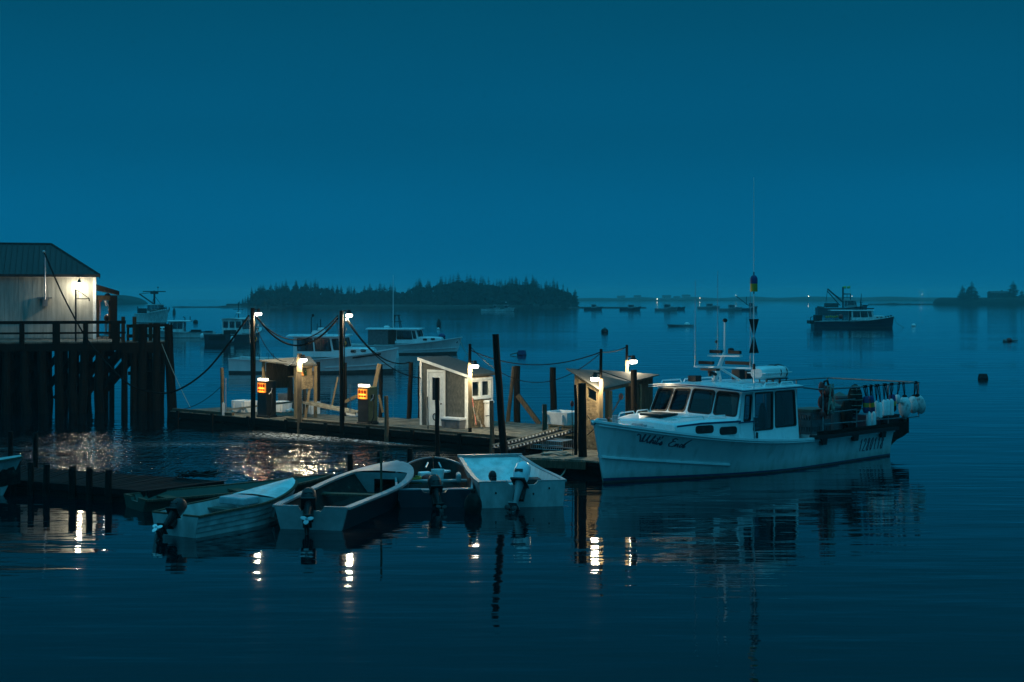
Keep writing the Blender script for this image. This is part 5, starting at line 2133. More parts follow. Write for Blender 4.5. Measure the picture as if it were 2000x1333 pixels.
# ------------------------------------------------------------------ middle distance lobster boats
sA, bA = G(456, 727), G(768, 728)
oA, hA = lobster_boat('lobster_boat', 'long white lobster boat lying behind the two tall lamp poles', V((bA.x, bA.y, 0)), math.atan2((sA - bA).y, (sA - bA).x), 10.2, 1.75, 1.56, .84, .92,
                      2.75, 6.15, 2.27, M_gel, housem=M_gel, boot=.16, group='lobster boats moored in the harbour', mast_h=1.0, hull_kw=dict(rake=.30), rear_over=.45, deckm=M_greyhull)
mb = MB()
mb.box((4.6, .6, 2.48), (.95, .5, .16))
mb.box((4.6, .6, 2.60), (.85, .42, .12))
mb.build('life_raft', M_gel, oA, bevel=.03)
mb = MB()
mb.tube([(5.2, .2, 2.3), (5.2, .2, 3.45), (5.1, .2, 3.6)], .03, 6)
mb.ell((5.1, .2, 3.62), (.09, .09, .10), 8, 6)
mb.tube([(4.9, -.2, 2.3), (4.9, -.2, 3.1)], .02, 5)
mb.build('exhaust_stack', M_dark, oA)
for sd in (1, -1):
    mb = MB()
    hA.rail_strip(mb, .085, .24, .02, .12, sd, v=.88, out=.012, n=8)
    mb.build('name_board', M_dark, oA)
    mb = MB()
    mb.tube([hA.pt(.02 + .03 * k, 1, sd) + V((0, 0, .02 + .22 * (k > 0))) for k in range(8)], .015, 5)
    mb.build('bow_rail', M_galv, oA)
for x in (7.4, 7.7, 8.3):
    mb = MB()
    mb.tube([(x, 1.2, .85), (x, 1.2, 1.22), (x + .1, 1.2, 1.26), (x + .15, 1.2, 1.1)], .02, 5)
    mb.build('stern_davit', M_dark, oA)

wB = G(893, 693)
oB, hB = lobster_boat('lobster_boat', 'white lobster boat with dark curtained shelter and tall pale antenna', V((XA(892, 119), 119, 0)), R(180) + R(-7), 10.6, 1.8, 1.42, .75, .80,
                      2.9, 5.0, 2.05, M_gel, housem=M_gel, boot=.16, group='lobster boats moored in the harbour', mast_h=0, rear_over=2.5, hull_kw=dict(rake=.45), deckm=M_greyhull, side_win=1)
mb = MB()
mb.box((6.1, 1.15, 1.42), (2.3, .05, 1.2))
mb.box((7.3, 0, 1.35), (.05, 2.2, 1.3))
mb.box((6.1, -1.15, 1.42), (2.3, .05, 1.2))
mb.build('shelter_curtain', M_greyplastic, oB)
mb = MB()
mb.box((5.25, 1.19, 1.42), (.7, .04, 1.2))
mb.build('dark_doorway', M_dark, oB)
mb = MB()
for sx in (-.35, .35):
    for sy in (-.3, .3):
        mb.tube([(5.1 + sx, sy, 2.1), (5.1 + sx * .45, sy * .6, 3.25)], .035, 6)
mb.tube([(4.8, -.25, 3.25), (5.3, -.25, 3.25), (5.3, .25, 3.25), (4.8, .25, 3.25), (4.8, -.25, 3.25)], .035, 6)
mb.tube([(4.75, -.4, 2.7), (5.45, .4, 2.7)], .03, 5)
mb.build('radar_arch', M_dark, oB)
mb = MB()
mb.tube([(5.35, .3, 2.1), (5.35, .3, 6.6)], [.05, .022], 6)
mb.build('whip_antenna', M_gel, oB)
mb = MB()
mb.lathe([(.01, 0), (.24, .02), (.26, .12), (.18, .2), (.01, .22)], (5.9, .3, 2.16), 10)
mb.build('radar_dome', M_gel, oB, smooth=True)
mb = MB()
mb.tube([hB.pt(.01, .9, 1), V((-.5, .3, .7)), V((-.9, .4, .1)), V((-1.4, .5, -.1))], .03, 5)
mb.build('mooring_line', M_rope, oB)
mb = MB()
mb.box((-.02, .14, 1.10), (.16, .10, .34))
mb.build('anchor', M_dark, oB)

dC = 13334 / 92.5
sC = V((XA(424, dC), dC, 0))
angC = math.atan2(-.955, -.30)
bC = sC - V((math.cos(angC), math.sin(angC), 0)) * 9.0
oC, hC = lobster_boat('lobster_boat', 'lobster boat seen from astern with dark transom and three cabin windows', bC, angC, 9.0, 1.62, 1.5, .95, 1.0, 2.8, 5.9, 2.45, M_darkhull,
                      housem=M_gelold, group='lobster boats moored in the harbour', mast_h=1.7, hull_kw=dict(trb=.95), rear_over=.3)
mb = MB()
polys, inn = wall_panel(mb, [(5.86, 1.15, .7), (5.86, -1.15, .7), (5.86, -1.15, 2.45), (5.86, 1.15, 2.45)][::1], [(.06, .5, .30, .88, .03), (.38, .5, .62, .88, .03), (.70, .5, .94, .88, .03)], .05)
cw = mb.build('rear_wall', M_gelold, oC)
for p in polys: glazing(p, inn, M_rubber, M_glass, cw, .04)
mb = MB()
mb.box((9.03, 0, .62), (.06, 1.9, .46))
mb.build('transom_board', M_dark, oC)
mb = MB()
mb.ell((8.9, -1.75, .75), (.26, .26, .34), 8, 6)
mb.ell((9.05, 1.75, .55), (.2, .2, .3), 8, 6)
mb.build('fender', M_foam, oC, smooth=True)
mb = MB()
mb.box((8.0, .9, 1.15), (1.2, .8, .5))
mb.build('trap_heap', M_dark, oC)

dD = 13334 / 80.0
oD, hD = lobster_boat('lobster_boat', 'small white lobster boat half hidden by the wharf corner piles', V((XA(290, dD), dD, 0)), R(4), 7.6, 1.4, 1.15, .62, .66, 2.3, 4.2, 1.9, M_gelold,
                      group='lobster boats moored in the harbour', mast_h=0, rear_over=.8, hull_kw={})
mb = MB()
mb.tube([(4.2, .1, 1.9), (4.2, .1, 2.35), (4.0, .1, 2.45)], .06, 6)
mb.tube([(4.8, .1, 1.9), (4.8, .1, 2.5)], .05, 6)
mb.build('exhaust_stack', M_dark, oD)
mb = MB()
mb.box((5.5, 0, .68), (1.1, 1.0, .5))
mb.box((7.0, -.2, .62), (.8, .8, .35))
mb.build('trap_heap', M_dark, oD)
mb = MB()
mb.beam((4.9, -1.3, .70), (7.6, -1.2, .74), .3, .08)
mb.build('wash_board', M_dark, oD)

# trawler behind the wharf
dE = 256.0
oE, hE = lobster_boat('trawler', 'white trawler with tall goalpost mast behind the wharf corner', V((XA(325, dE), dE, 0)), R(180) - R(52), 10.5, 1.9, 2.5, 1.6, 1.7, 3.6, 5.6, 3.3, M_gelold,
                      group=None, cat='trawler', trunk=False, mast_h=0, rear_over=.4, hull_kw=dict(rake=.9, sp=1.8))
mb = MB()
for k in range(12):
    for sd in (-1, 1):
        p = hE.pt(.02 + .028 * k, 1, sd)
        mb.tube([p, p + V((0, 0, .5))], .05, 4)
for sd in (-1, 1):
    mb.tube([hE.pt(.02 + .028 * k, 1, sd) + V((0, 0, .5)) for k in range(12)], .05, 4)
    mb.tube([hE.pt(.02 + .028 * k, 1, sd) + V((0, 0, .28)) for k in range(12)], .09, 4)
mb.build('bow_rail', M_dark, oE)
mb = MB()
mb.tube([(5.2, 0, 3.2), (5.2, 0, 5.9)], .19, 6)
mb.tube([(5.2, -2.2, 5.75), (5.2, 2.2, 5.75)], .09, 5)
mb.box((5.2, 0, 5.5), (.6, 1.3, .4))
mb.tube([(5.2, 0, 3.4), (8.6, 1.4, 5.3)], .13, 5)
mb.tube([(8.6, 1.4, 5.3), (5.2, 0, 5.6)], .05, 4)
mb.tube([(4.2, -1.0, 3.2), (5.2, 0, 5.0)], .04, 4)
mb.tube([(4.2, 1.0, 3.2), (5.2, 0, 5.0)], .04, 4)
mb.tube([(5.2, -.7, 5.75), (5.2, -.7, 6.5)], .03, 4)
mb.ell((5.2, -.7, 6.5), (.13, .13, .17), 6, 5)
mb.build('goalpost_mast', M_dark, oE)
mb = MB()
mb.box((9.0, .4, 2.2), (1.4, 1.6, .9))
mb.tube([(9.4, 1.4, 1.7), (9.4, 1.4, 3.0)], .08, 5)
mb.build('net_winch', M_dark, oE)

# ------------------------------------------------------------------ right group: lobster boat and dragger
dF = 13334 / 60.0
oF, hF = lobster_boat('lobster_boat', 'dark hulled lobster boat at its mooring with yellow floats aft', V((XA(1743, dF), dF, 0)), R(180) - R(2), 12.4, 1.9, 1.75, 1.02, .95, 3.0, 6.6, 2.6, M_navy,
                      housem=M_gelold, group='lobster boats moored in the harbour', mast_h=0, rear_over=3.2, hull_kw=dict(rake=.25, tmid=.6))
mb = MB()
mb.tube([(5.0, 0, 2.6), (4.8, 0, 5.3)], [.10, .04], 6)
mb.tube([(4.6, 0, 2.7), (4.9, 0, 4.0)], .06, 5)
mb.tube([(4.85, -.9, 3.9), (4.85, .9, 3.9)], .05, 5)
mb.box((4.2, 0, 3.45), (.9, .3, .12))
mb.box((3.4, 0, 2.95), (.9, 1.0, .16))
mb.lathe([(.01, 0), (.3, .02), (.3, .2), (.01, .25)], (5.6, .4, 3.0), 8)
mb.build('radar_mast', M_dark, oF)
for k, x in enumerate((9.0, 6.9)):
    mb = MB()
    mb.tube([(x, 1.3, .9), (x, 1.3, 2.6)], .05, 5)
    mb.build('roof_post', M_dark, oF)
mb = MB()
mb.box((12.3, 0, .85), (1.5, 2.8, .5))
mb.box((11.6, 0, 1.5), (1.0, 2.2, .9))
mb.tube([(12.9, 1.2, .9), (12.9, 1.2, 1.6), (12.6, 1.2, 1.7)], .06, 5)
mb.build('stern_rack', M_dark, oF)
for k in range(7):
    mb = MB()
    mb.ell((8.6 + .33 * k, 1.75, 1.68 + .05 * math.sin(k * 2)), (.16, .14, .20), 7, 5)
    o = mb.build('net_float', M_yellow, smooth=True)
    o.location = V((XA(1743, dF), dF, 0))
    o.rotation_euler = (0, 0, R(178))
    tag(o, 'small yellow float hung in a row aft on the dark lobster boat', 'float', 'yellow floats on the dark lobster boat')
mb = MB()
mb.ell((8.35, 1.85, 1.68), (.36, .36, .40), 10, 7)
o = mb.build('buoy', M_red, smooth=True)
o.location = V((XA(1743, dF), dF, 0))
o.rotation_euler = (0, 0, R(178))
tag(o, 'round red buoy hanging right of the yellow floats on the dark lobster boat', 'buoy')
for k in range(5):
    mb = MB()
    p = hF.pt(.03 + .035 * k, 1, 1)
    mb.box(p + V((.1, -.2, .14)), (.25, .2, .22))
    mb.build('bow_fender', M_dark, oF)
mb = MB()
mb.tube([hF.pt(.005, .95, 1), V((-.7, 0, .6)), V((-1.8, 0, -.02))], .03, 5)
mb.build('mooring_line', M_rope, oF)

dG_ = 415.0
oG, hG = lobster_boat('dragger', 'grey blue dragger with raised boom and green flags behind the dark boat', V((XA(1692, dG_), dG_, 0)), R(180), 14.5, 2.3, 2.4, 1.5, 1.6, 3.0, 6.0, 3.7, M_navy,
                      housem=M_greyhull, group=None, cat='dragger', trunk=False, mast_h=0, rear_over=1.0)
mb = MB()
mb.tube([(6.8, 0, 1.6), (6.8, 0, 7.6)], .26, 6)
mb.tube([(6.8, 0, 3.2), (11.3, 0, 7.1)], .24, 5)
mb.tube([(6.8, 0, 3.8), (11.3, 0, 6.9)], .06, 5)
mb.tube([(7.6, 0, 2.2), (11.3, 0, 6.4)], .16, 5)
mb.tube([(11.3, 0, 6.9), (11.9, 0, 2.0)], .08, 5)
mb.tube([(6.8, 0, 5.6), (4.6, 0, 5.6), (4.6, 0, 2.6)], .20, 5)
mb.tube([(6.8, 0, 4.6), (4.6, 0, 4.6)], .08, 5)
mb.tube([(5.6, 0, 5.6), (5.6, 0, 4.6)], .08, 5)
mb.build('boom_gantry', M_dark, oG)
mb = MB()
mb.box((10.2, 0, 2.3), (3.6, 2.6, 1.2))
mb.tube([(12.3, 0, 1.6), (14.3, 0, 1.8)], .3, 6)
mb.build('deck_gear', M_dark, oG)
for k, x in enumerate((5.9, 4.7)):
    mb = MB()
    mb.add([V((x, 0, 7.9)), V((x + 1.0, .15, 7.8)), V((x + .95, .1, 7.15)), V((x + .1, 0, 7.2)), V((x + .5, .3, 7.5))], [(0, 1, 4), (1, 2, 4), (2, 3, 4), (3, 0, 4)])
    mb.tube([(x, 0, 5.5 if k else 7.0), (x, 0, 7.95)], .04, 4)
    mb.build('green_flag', MATS['yellow_buoy_paint'] if False else mk('green_flag_cloth' + str(k), (.25, .42, .03), (.35, .5, .05), rough=.8), oG)

# ------------------------------------------------------------------ far moored boats
FAR = [  # bow px, stern px, waterline y, hull, roof top y, label, bow, mast top y
    (1003, 972, 609.0, M_gelold, 598, 'white boat moored in front of the island, right of its grey neighbours', 1.2, 580),
    (975, 957, 608.5, M_gelold, 599, 'pale smaller boat touching the white one before the island', 1.1, None),
    (950, 972, 606.5, M_greyhull, None, 'low grey boat leftmost of three before the island', .9, None),
    (1175, 1141, 606.0, M_navy, 601, 'dark boat moored first right of the island tip', 1.3, None),
    (1250, 1211, 607.0, M_navy, 596, 'dark boat with a pale roof second right of the island tip', 1.5, None),
    (1322, 1280, 607.5, M_greyhull, 595, 'grey boat with white stern and dark house below the pale houses', 1.4, 590),
    (1337, 1312, 605.5, M_navy, None, 'small dark boat partly behind the grey one below the pale houses', 1.2, None),
    (1405, 1363, 603.5, M_greyhull, 594, 'grey lobster boat below the white shore lamp', 1.1, None),
    (1448, 1406, 607.5, M_greyhull, 596, 'grey boat with a dark long stern beside the boom trawler', 1.3, 590),
    (1478, 1453, 607.0, M_navy, 592, 'dark trawler with slanted boom just behind the whip buoy', 1.6, None),
]
for bx_, sx_, wy_, hm_, ry, lab, bw2, mt in FAR:
    d = 13334 / (wy_ - 580)
    L_ = abs(bx_ - sx_) / FPX * d * 1.02
    zr2 = ZA(ry, d) if ry else None
    if zr2:
        o, h_ = lobster_boat('moored_boat', lab, V((XA(bx_, d), d, 0)), 0 if sx_ > bx_ else math.pi, max(6, L_), max(1.4, L_ * .17), bw2, .75, .8, L_ * .30, L_ * .58, max(2.0, zr2), hm_, housem=M_greyhull,
                             group='boats moored far out', lod=1, mast_h=(ZA(mt, d) - zr2 if mt else 0), trunk=True, rear_over=.2, side_win=1)
    else:
        o = thing('moored_boat', lab, 'fishing boat', V((XA(bx_, d), d, 0)), 0 if sx_ > bx_ else math.pi, 'boats moored far out')
        h_ = Hull(max(4, L_), 1.1, bw2, .7, .75)
        mb = MB()
        h_.shell(mb, lin(0, 1, 10), [0, .3, .7, 1], [0, 1])
        mb.build('hull', [hm_, M_bottom], o)
        deck_mesh(h_, .01, .99, 8).build('deck', M_dark, o)
        mb = MB()
        mb.box((L_ * .4, 0, .85), (.9, .7, .5))
        mb.build('engine_box', M_dark, o)
dT = 13334 / 27.0
o = thing('trawler_boom', 'slanted boom with lamp on the dark far trawler', 'boom', V((XA(1455, dT), dT, 0))) if False else None
mb = MB()
pT = V((XA(1478, dT), dT, 0))
mb.tube([PD(1462, 597, dT), PD(1437, 578, dT)], .14, 5)
mb.tube([PD(1458, 596, dT), PD(1458, 580, dT)], .12, 5)
tr_o = [x for x in COL.objects if x.get('label', '').startswith('dark trawler with slanted boom')][0]
Mi = (Matrix.Translation(tr_o.location) @ Matrix.Rotation(tr_o.rotation_euler.z, 4, 'Z')).inverted()
mb.v = [tuple(Mi @ V(p)) for p in mb.v]
mb.build('boom', M_dark, tr_o)

# ------------------------------------------------------------------ buoys on the water
def buoy(px, py, r_px, kind_, mat, label, h=1.0):
    p = G(px, py)
    r_ = r_px / FPX * p.y
    mb = MB()
    if kind_ == 'ball': mb.ell((0, 0, r_ * .35), (r_, r_, r_ * .9), 12, 8)
    elif kind_ == 'can': mb.lathe([(.01, -.3), (r_, -.25), (r_ * 1.02, h * .35), (r_ * .55, h * .8), (r_ * .25, h), (.01, h * 1.02)], n=12)
    elif kind_ == 'drum': mb.lathe([(.01, -r_ * .5), (r_ * .85, -r_ * .5), (r_ * 1.05, r_ * .2), (r_ * .8, r_ * 1.05), (.01, r_ * 1.1)], n=8)
    o = mb.build('mooring_buoy', mat, smooth=(kind_ != 'drum'))
    o.location = (p.x, p.y, 0)
    return tag(o, label, 'buoy', 'buoys afloat in the harbour')


b_ = buoy(1181, 650, 7, 'ball', M_dark, 'round black buoy with a red patch, afloat above the right booth')
mb = MB()
rr_ = 7 / FPX * b_.location.y
mb.ell((.05, -rr_ * .75, rr_ * .3), (rr_ * .55, rr_ * .3, rr_ * .3), 8, 6)
mb.build('red_patch', M_red, b_, smooth=True)
mb = MB()
mb.tube([(0, 0, rr_ * .9), (.05, 0, rr_ * 1.5)], .06, 6)
mb.build('pickup_eye', M_dark, b_)
b_ = buoy(1342, 637, 6, 'ball', M_foam, 'white buoy beside the flat low punt')
p = G(1325, 638)
hP = Hull(4.0 * 1, .7, .35, .28, .3)
o = thing('punt', 'flat low dark punt floating beside a white buoy', 'punt', V((XA(1306, p.y), p.y, 0)), 0)
mb = MB()
hP.shell(mb, lin(0, 1, 10), [0, .5, 1], [0, 1])
mb.build('hull', [M_greyhull, M_bottom], o)
deck_mesh(hP, .02, .98, 8, dz=-.1).build('floor', M_dark, o)
b_ = buoy(1019, 694, 9, 'drum', M_blue, 'faded blue barrel buoy with a pick up stick')
mb = MB()
mb.tube([(-.1, 0, .25), (-.95, -.2, .05)], .045, 6)
mb.build('pickup_stick', M_wood, b_)
buoy(857, 636, 4.2, 'can', M_dark, 'black conical can buoy beyond the white curtained boat', h=ZA(623, 13334 / 56))
buoy(856, 644, 3.0, 'ball', M_foam, 'tiny pale float just under the black can buoy')
buoy(863, 660, 7, 'ball', M_blue, 'dull blue ball buoy behind the bow of the curtained boat')
buoy(382, 631, 5, 'ball', M_dark, 'dark round buoy between the two boats right of the wharf')
buoy(340, 613, 3, 'can', M_dark, 'small dark can buoy right of the trawler', h=1.6)
buoy(1920, 741, 10, 'drum', M_dark, 'large black faceted drum buoy alone at the far right')
buoy(1971, 667, 5.5, 'ball', M_red, 'dull red ball in the middle of three floats at the right edge')
buoy(1963, 668, 4.5, 'ball', M_greyplastic, 'grey float left of the dull red ball at the right edge')
p = G(1978, 667)
mb = MB()
mb.tube([(-.4, 0, .08), (.55, 0, .10)], [.12, .05], 7)
o = mb.build('stick_float', M_greyplastic)
o.location = p
tag(o, 'long thin float right of the dull red ball at the right edge', 'float')
buoy(1784.5, 638, 4.5, 'ball', M_foam, 'white buoy off the bow of the dark lobster boat')
buoy(775, 700, 4, 'can', M_foam, 'slim white float just off the long white boat bow', h=.7)

# ================================================================== skiffs in the foreground
def outboard(o, x, y, z, mat, tilt=0.0, k=1.0, yaw=0.0, prop=M_tank, lowm=None):
    """motor clamped at (x, y, z) on the transom; + x is aft. tilt > 0 lifts the leg"""
    T = Matrix.Translation((x, y, z)) @ Matrix.Rotation(yaw, 4, 'Z') @ Matrix.Rotation(-tilt, 4, 'Y') @ Matrix.Scale(k, 4)
    low = lowm or mat

    def bake(mb):
        mb.v = [tuple(T @ V(p)) for p in mb.v]
        return mb
    mb = MB()
    mb.box((.02, 0, -.08), (.10, .22, .34))
    mb.box((-.06, 0, .04), (.10, .18, .10))
    mb.tube([(.02, 0, .10), (-.15, .02, .16), (-.42, .05, .16)], [.03, .025, .028], 7)
    root = bake(mb).build('outboard_motor', M_dark, o, smooth=True)
    mb = MB()
    rings = []
    for zz, lx, ly, ox in ((.08, .15, .12, .14), (.18, .21, .15, .14), (.34, .23, .165, .13), (.48, .20, .15, .10), (.56, .13, .10, .07), (.58, .03, .03, .06)):
        rings.append([V((ox + lx * math.cos(a) * (1 if math.cos(a) > 0 else .9), ly * math.sin(a), zz)) for a in [2 * math.pi * q / 16 for q in range(16)]])
    mb.loft(rings)
    bake(mb).build('cowl', mat, root, smooth=True, ang=50)
    mb = MB()
    mb.box((.14, 0, .085), (.40, .30, .03))
    mb.box((.335, 0, .26), (.05, .16, .06))
    bake(mb).build('cowl_trim', M_rubber, root)
    mb = MB()
    rings = []
    for zz, lx, ly, ox in ((.08, .14, .09, .14), (-.15, .11, .06, .15), (-.45, .09, .035, .16), (-.62, .10, .03, .16)):
        rings.append([V((ox + lx * math.cos(a), ly * math.sin(a), zz)) for a in [2 * math.pi * q / 12 for q in range(12)]])
    mb.loft(rings)
    mb.box((.20, 0, -.48), (.34, .18, .02))
    mb.ell((.17, 0, -.66), (.20, .055, .06), 10, 8)
    mb.prism([(.06, -.68), (.24, -.68), (.16, -.86)], (0, -.01, 0), (1, 0, 0), (0, 0, 1), (0, .02, 0))
    bake(mb).build('leg', low, root, smooth=True, ang=40)
    mb = MB()
    for q in range(3):
        a = q * 2 * math.pi / 3 + .4
        Mx = Matrix.Rotation(a, 3, 'X') @ Matrix.Rotation(.5, 3, 'Z')
        mb.ell(V((.40, 0, -.66)) + Matrix.Rotation(a, 3, 'X') @ V((0, .075, 0)), (.014, .075, .055), 8, 6, M=Matrix.Rotation(a, 3, 'X'))
    mb.ell((.38, 0, -.66), (.08, .035, .035), 8, 6)
    bake(mb).build('propeller', prop, root, smooth=True)
    return root


def skiff(label, stern, bow, H_, outm, inm, railm, thwarts=(.35, .62), foredeck=0.0, laps=0, thwm=M_thwart, rail_w=.05, sole=.06, group='skiffs tied up in the foreground', deckm=None, transom_h=None, side_in=.045,
          transomm=None, name='skiff'):
    st, bo = V(stern), V(bow)
    d = st - bo
    o = thing(name, label, 'skiff', (bo.x, bo.y, 0), math.atan2(d.y, d.x), group)
    H_.L = d.length
    ts = sorted(set(lin(0, 1, 22) + [.015, .04]))
    if laps:
        for sd in (-1, 1):
            for k in range(laps):
                v0, v1 = k / laps, (k + 1) / laps
                mb = MB()
                rows = []
                for t in ts:
                    a = H_.pt(t, v1, sd, .0)
                    b = H_.pt(t, v0 - .015 if k else 0, sd, .022)
                    a2 = H_.pt(t, v1, sd, -.02)
                    b2 = H_.pt(t, v0, sd, -.02)
                    rows.append([a, b, b2, a2])
                mb.loft(rows)
                mb.build('strake', outm, o, smooth=True, ang=30)
    mb = MB()
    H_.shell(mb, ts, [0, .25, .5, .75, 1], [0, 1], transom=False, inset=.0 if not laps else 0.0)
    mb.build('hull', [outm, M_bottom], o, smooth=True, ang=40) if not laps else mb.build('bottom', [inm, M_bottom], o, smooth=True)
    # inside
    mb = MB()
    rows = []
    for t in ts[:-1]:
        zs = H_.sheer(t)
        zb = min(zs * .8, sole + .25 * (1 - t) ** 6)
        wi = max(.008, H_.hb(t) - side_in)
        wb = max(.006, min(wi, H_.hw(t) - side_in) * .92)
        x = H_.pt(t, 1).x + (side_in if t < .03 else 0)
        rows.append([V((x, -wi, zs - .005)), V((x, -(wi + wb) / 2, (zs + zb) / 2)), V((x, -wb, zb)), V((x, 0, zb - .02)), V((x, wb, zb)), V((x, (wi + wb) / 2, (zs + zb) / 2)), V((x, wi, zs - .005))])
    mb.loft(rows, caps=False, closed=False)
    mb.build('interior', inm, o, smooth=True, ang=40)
    # transom board
    a, b = H_.hb(1), H_.hw(1)
    zt = H_.sheer(1)
    mb = MB()
    mb.prism([(-a, zt), (-a * .35, zt), (-a * .28, zt - .07), (a * .28, zt - .07), (a * .35, zt), (a, zt), (b, 0), (b * .9, -.15), (-b * .9, -.15), (-b, 0)], (H_.L + .012, 0, 0), (0, 1, 0), (0, 0, 1), (-.06, 0, 0))
    mb.build('transom', transomm or outm, o, bevel=.006)
    for sd in (-1, 1):
        mb = MB()
        H_.rail_strip(mb, .0, 1.0, rail_w, .045, sd, out=.008 - rail_w * .25, n=36)
        mb.build('gunwale', railm, o, smooth=True, ang=40)
    for sd in (-1, 1):
        mb = MB()
        mb.beam((H_.L - .02, sd * a, zt + .012), (H_.L - .02, sd * a * .35, zt + .012), .07, .03)
        mb.build('transom_cap', railm, o)
    for t in thwarts:
        w = H_.hb(t) - side_in - .01
        zz = H_.sheer(t) * .66
        mb = MB()
        mb.box((H_.L * t, 0, zz), (.26, 2 * w * .98, .04))
        mb.build('thwart', thwm, o)
    if foredeck:
        mb = MB()
        rows = []
        for t in lin(.004, foredeck, 12):
            w = max(.01, H_.hb(t) - .01)
            p = H_.pt(t, 1)
            rows.append([V((p.x, w * k, p.z + .012 + .05 * (1 - k * k))) for k in (-1, -.6, 0, .6, 1)])
        mb.loft(rows, caps=False, closed=False)
        p = H_.pt(foredeck, 1)
        w = H_.hb(foredeck) - .02
        fd = mb.build('foredeck', deckm or outm, o, smooth=True)
        mb = MB()
        mb.prism([(-w, p.z + .01), (w, p.z + .01), (w * .85, .10), (.10 + w * .35, .10), (.10 + w * .35, p.z - .14), (-w * .25, p.z - .14), (-w * .25, .10), (-w * .85, .10)], (p.x, 0, 0), (0, 1, 0), (0, 0, 1), (-.03, 0, 0))
        mb.build('bulkhead', deckm or outm, o)
    return o


s1a, s1b = G(290, 1043), G(395, 1051)
st1 = (s1a + s1b) / 2
perp1 = V((s1b.x - s1a.x, s1b.y - s1a.y, 0)).normalized()
bow1 = G(566, 944, .66)
bow1.z = 0
H1 = Hull(4.3, .70, .72, .45, .42, rake=.10, trb=.90, full=.5, bowk=.50, wlk=.9, wlf=.86, tmid=.6, sp=2.0, draft=.15)
sk1 = skiff('white lapstrake skiff with blue white foredeck, nearest to the left', st1, bow1, H1, M_skiffwhite, M_skiffwhite, M_wood, thwarts=(.52,), foredeck=.34, laps=4, deckm=M_gelold, thwm=M_thwart, rail_w=.06)
outboard(sk1, H1.L + .02, -.02, .30, M_rubber, tilt=R(56), k=.85, yaw=R(14))
mb = MB()
mb.box((H1.L * .42, -.15, .46), (.5, .7, .16))
o = mb.build('seat_cushion', M_seat, bevel=.03)
o.location = sk1.location
o.rotation_euler = sk1.rotation_euler
tag(o, 'pale crumpled tarp bundle lying in the white lapstrake skiff', 'tarp')

st2 = (G(535, 1034) + G(680, 1036)) / 2
bow2 = G(772, 893, .85)
bow2.z = 0
H2 = Hull(6.3, .95, .70, .48, .46, rake=.15, trb=.84, full=.45, bowk=.52, bow0=.10, wlk=.95, wlf=.84, tmid=.62, sp=1.8, draft=.2)
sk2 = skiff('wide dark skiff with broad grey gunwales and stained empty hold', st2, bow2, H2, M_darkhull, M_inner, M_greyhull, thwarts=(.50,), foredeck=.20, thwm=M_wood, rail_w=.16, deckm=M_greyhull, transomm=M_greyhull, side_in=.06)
outboard(sk2, H2.L + .02, -.05, .34, M_rubber, tilt=R(58), k=1.0, yaw=R(18), prop=M_seat)
mb = MB()
mb.tube([(H2.L * .62, .80, .40), (H2.L * .62, .80, 1.40)], .025, 6)
mb.build('stake', M_wood, sk2)
mb = MB()
for k in range(8):
    mb.tube([(.5 + .12 * k, rf.uniform(-.3, .3), .9), (.55 + .12 * k, rf.uniform(-.3, .3), 1.02), (.62 + .1 * k, rf.uniform(-.3, .3), .9)], .02, 5)
o = mb.build('rope_heap', M_dark)
o.location, o.rotation_euler = sk2.location, sk2.rotation_euler
tag(o, 'dark rope heaped on the bow of the wide dark skiff', 'rope')

st3 = (G(782, 991) + G(915, 991)) / 2
bow3 = G(846, 895, .62)
bow3.z = 0
H3 = Hull(4.4, .92, .62, .48, .40, rake=.10, trb=.93, full=.52, bowk=.50, wlk=.8, wlf=.90, tmid=.6, sp=2.0, draft=.15, bow0=.05)
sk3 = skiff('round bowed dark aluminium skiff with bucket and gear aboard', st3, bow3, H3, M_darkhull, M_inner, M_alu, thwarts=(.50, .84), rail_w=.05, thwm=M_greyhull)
outboard(sk3, H3.L + .02, .03, .22, M_rubber, tilt=R(48), k=.95, yaw=R(10), prop=M_dark)


def in_boat(sk, x, y, z):
    return Matrix.Translation(sk.location) @ Matrix.Rotation(sk.rotation_euler.z, 4, 'Z') @ V((x, y, z))


L3 = H3.L
mb = MB()
mb.lathe([(.001, 0), (.13, 0), (.16, .34), (.165, .36), (.155, .36), (.12, .03), (.001, .03)], n=18)
o = mb.build('bucket', M_tank, smooth=True, ang=40)
o.location = in_boat(sk3, L3 * .44, .10, .20)
tag(o, 'white bucket standing in the round bowed skiff', 'bucket')
mb = MB()
mb.box((0, 0, .09), (.30, .22, .18), rz=.4)
o = mb.build('white_jug', M_foam, bevel=.03)
o.location = in_boat(sk3, L3 * .36, -.22, .28)
tag(o, 'white plastic jug lying right of the bucket in the skiff', 'jug')
mb = MB()
mb.box((0, 0, .04), (.34, .26, .05), rz=-.5)
o = mb.build('white_tray', M_foam, bevel=.01)
o.location = in_boat(sk3, L3 * .34, .22, .42)
tag(o, 'pale tray tilted behind the bucket in the skiff', 'tray')
mb = MB()
mb.ell((0, 0, .1), (.14, .12, .10), 10, 7)
mb.box((.1, .1, .07), (.2, .12, .1), rz=.3)
o = mb.build('red_can', M_red, smooth=True)
o.location = in_boat(sk3, L3 * .40, -.16, .22)
tag(o, 'dull red fuel can between bucket and jug in the skiff', 'fuel can')
mb = MB()
for k in range(14):
    a = k * .9
    mb.tube([(.15 * math.cos(a + q * .6), .15 * math.sin(a + q * .6), .05 + .012 * k) for q in range(5)], .022, 5)
o = mb.build('rope_coil', M_yellow)
o.location = in_boat(sk3, L3 * .46, -.46, .18)
tag(o, 'dull yellow green rope coil at the right of the skiff thwart', 'rope')
mb = MB()
for sd in (-1, 1):
    mb.tube([(L3 * .12, sd * .14, .56), (L3 * .18, sd * .20, .46)], .022, 6)
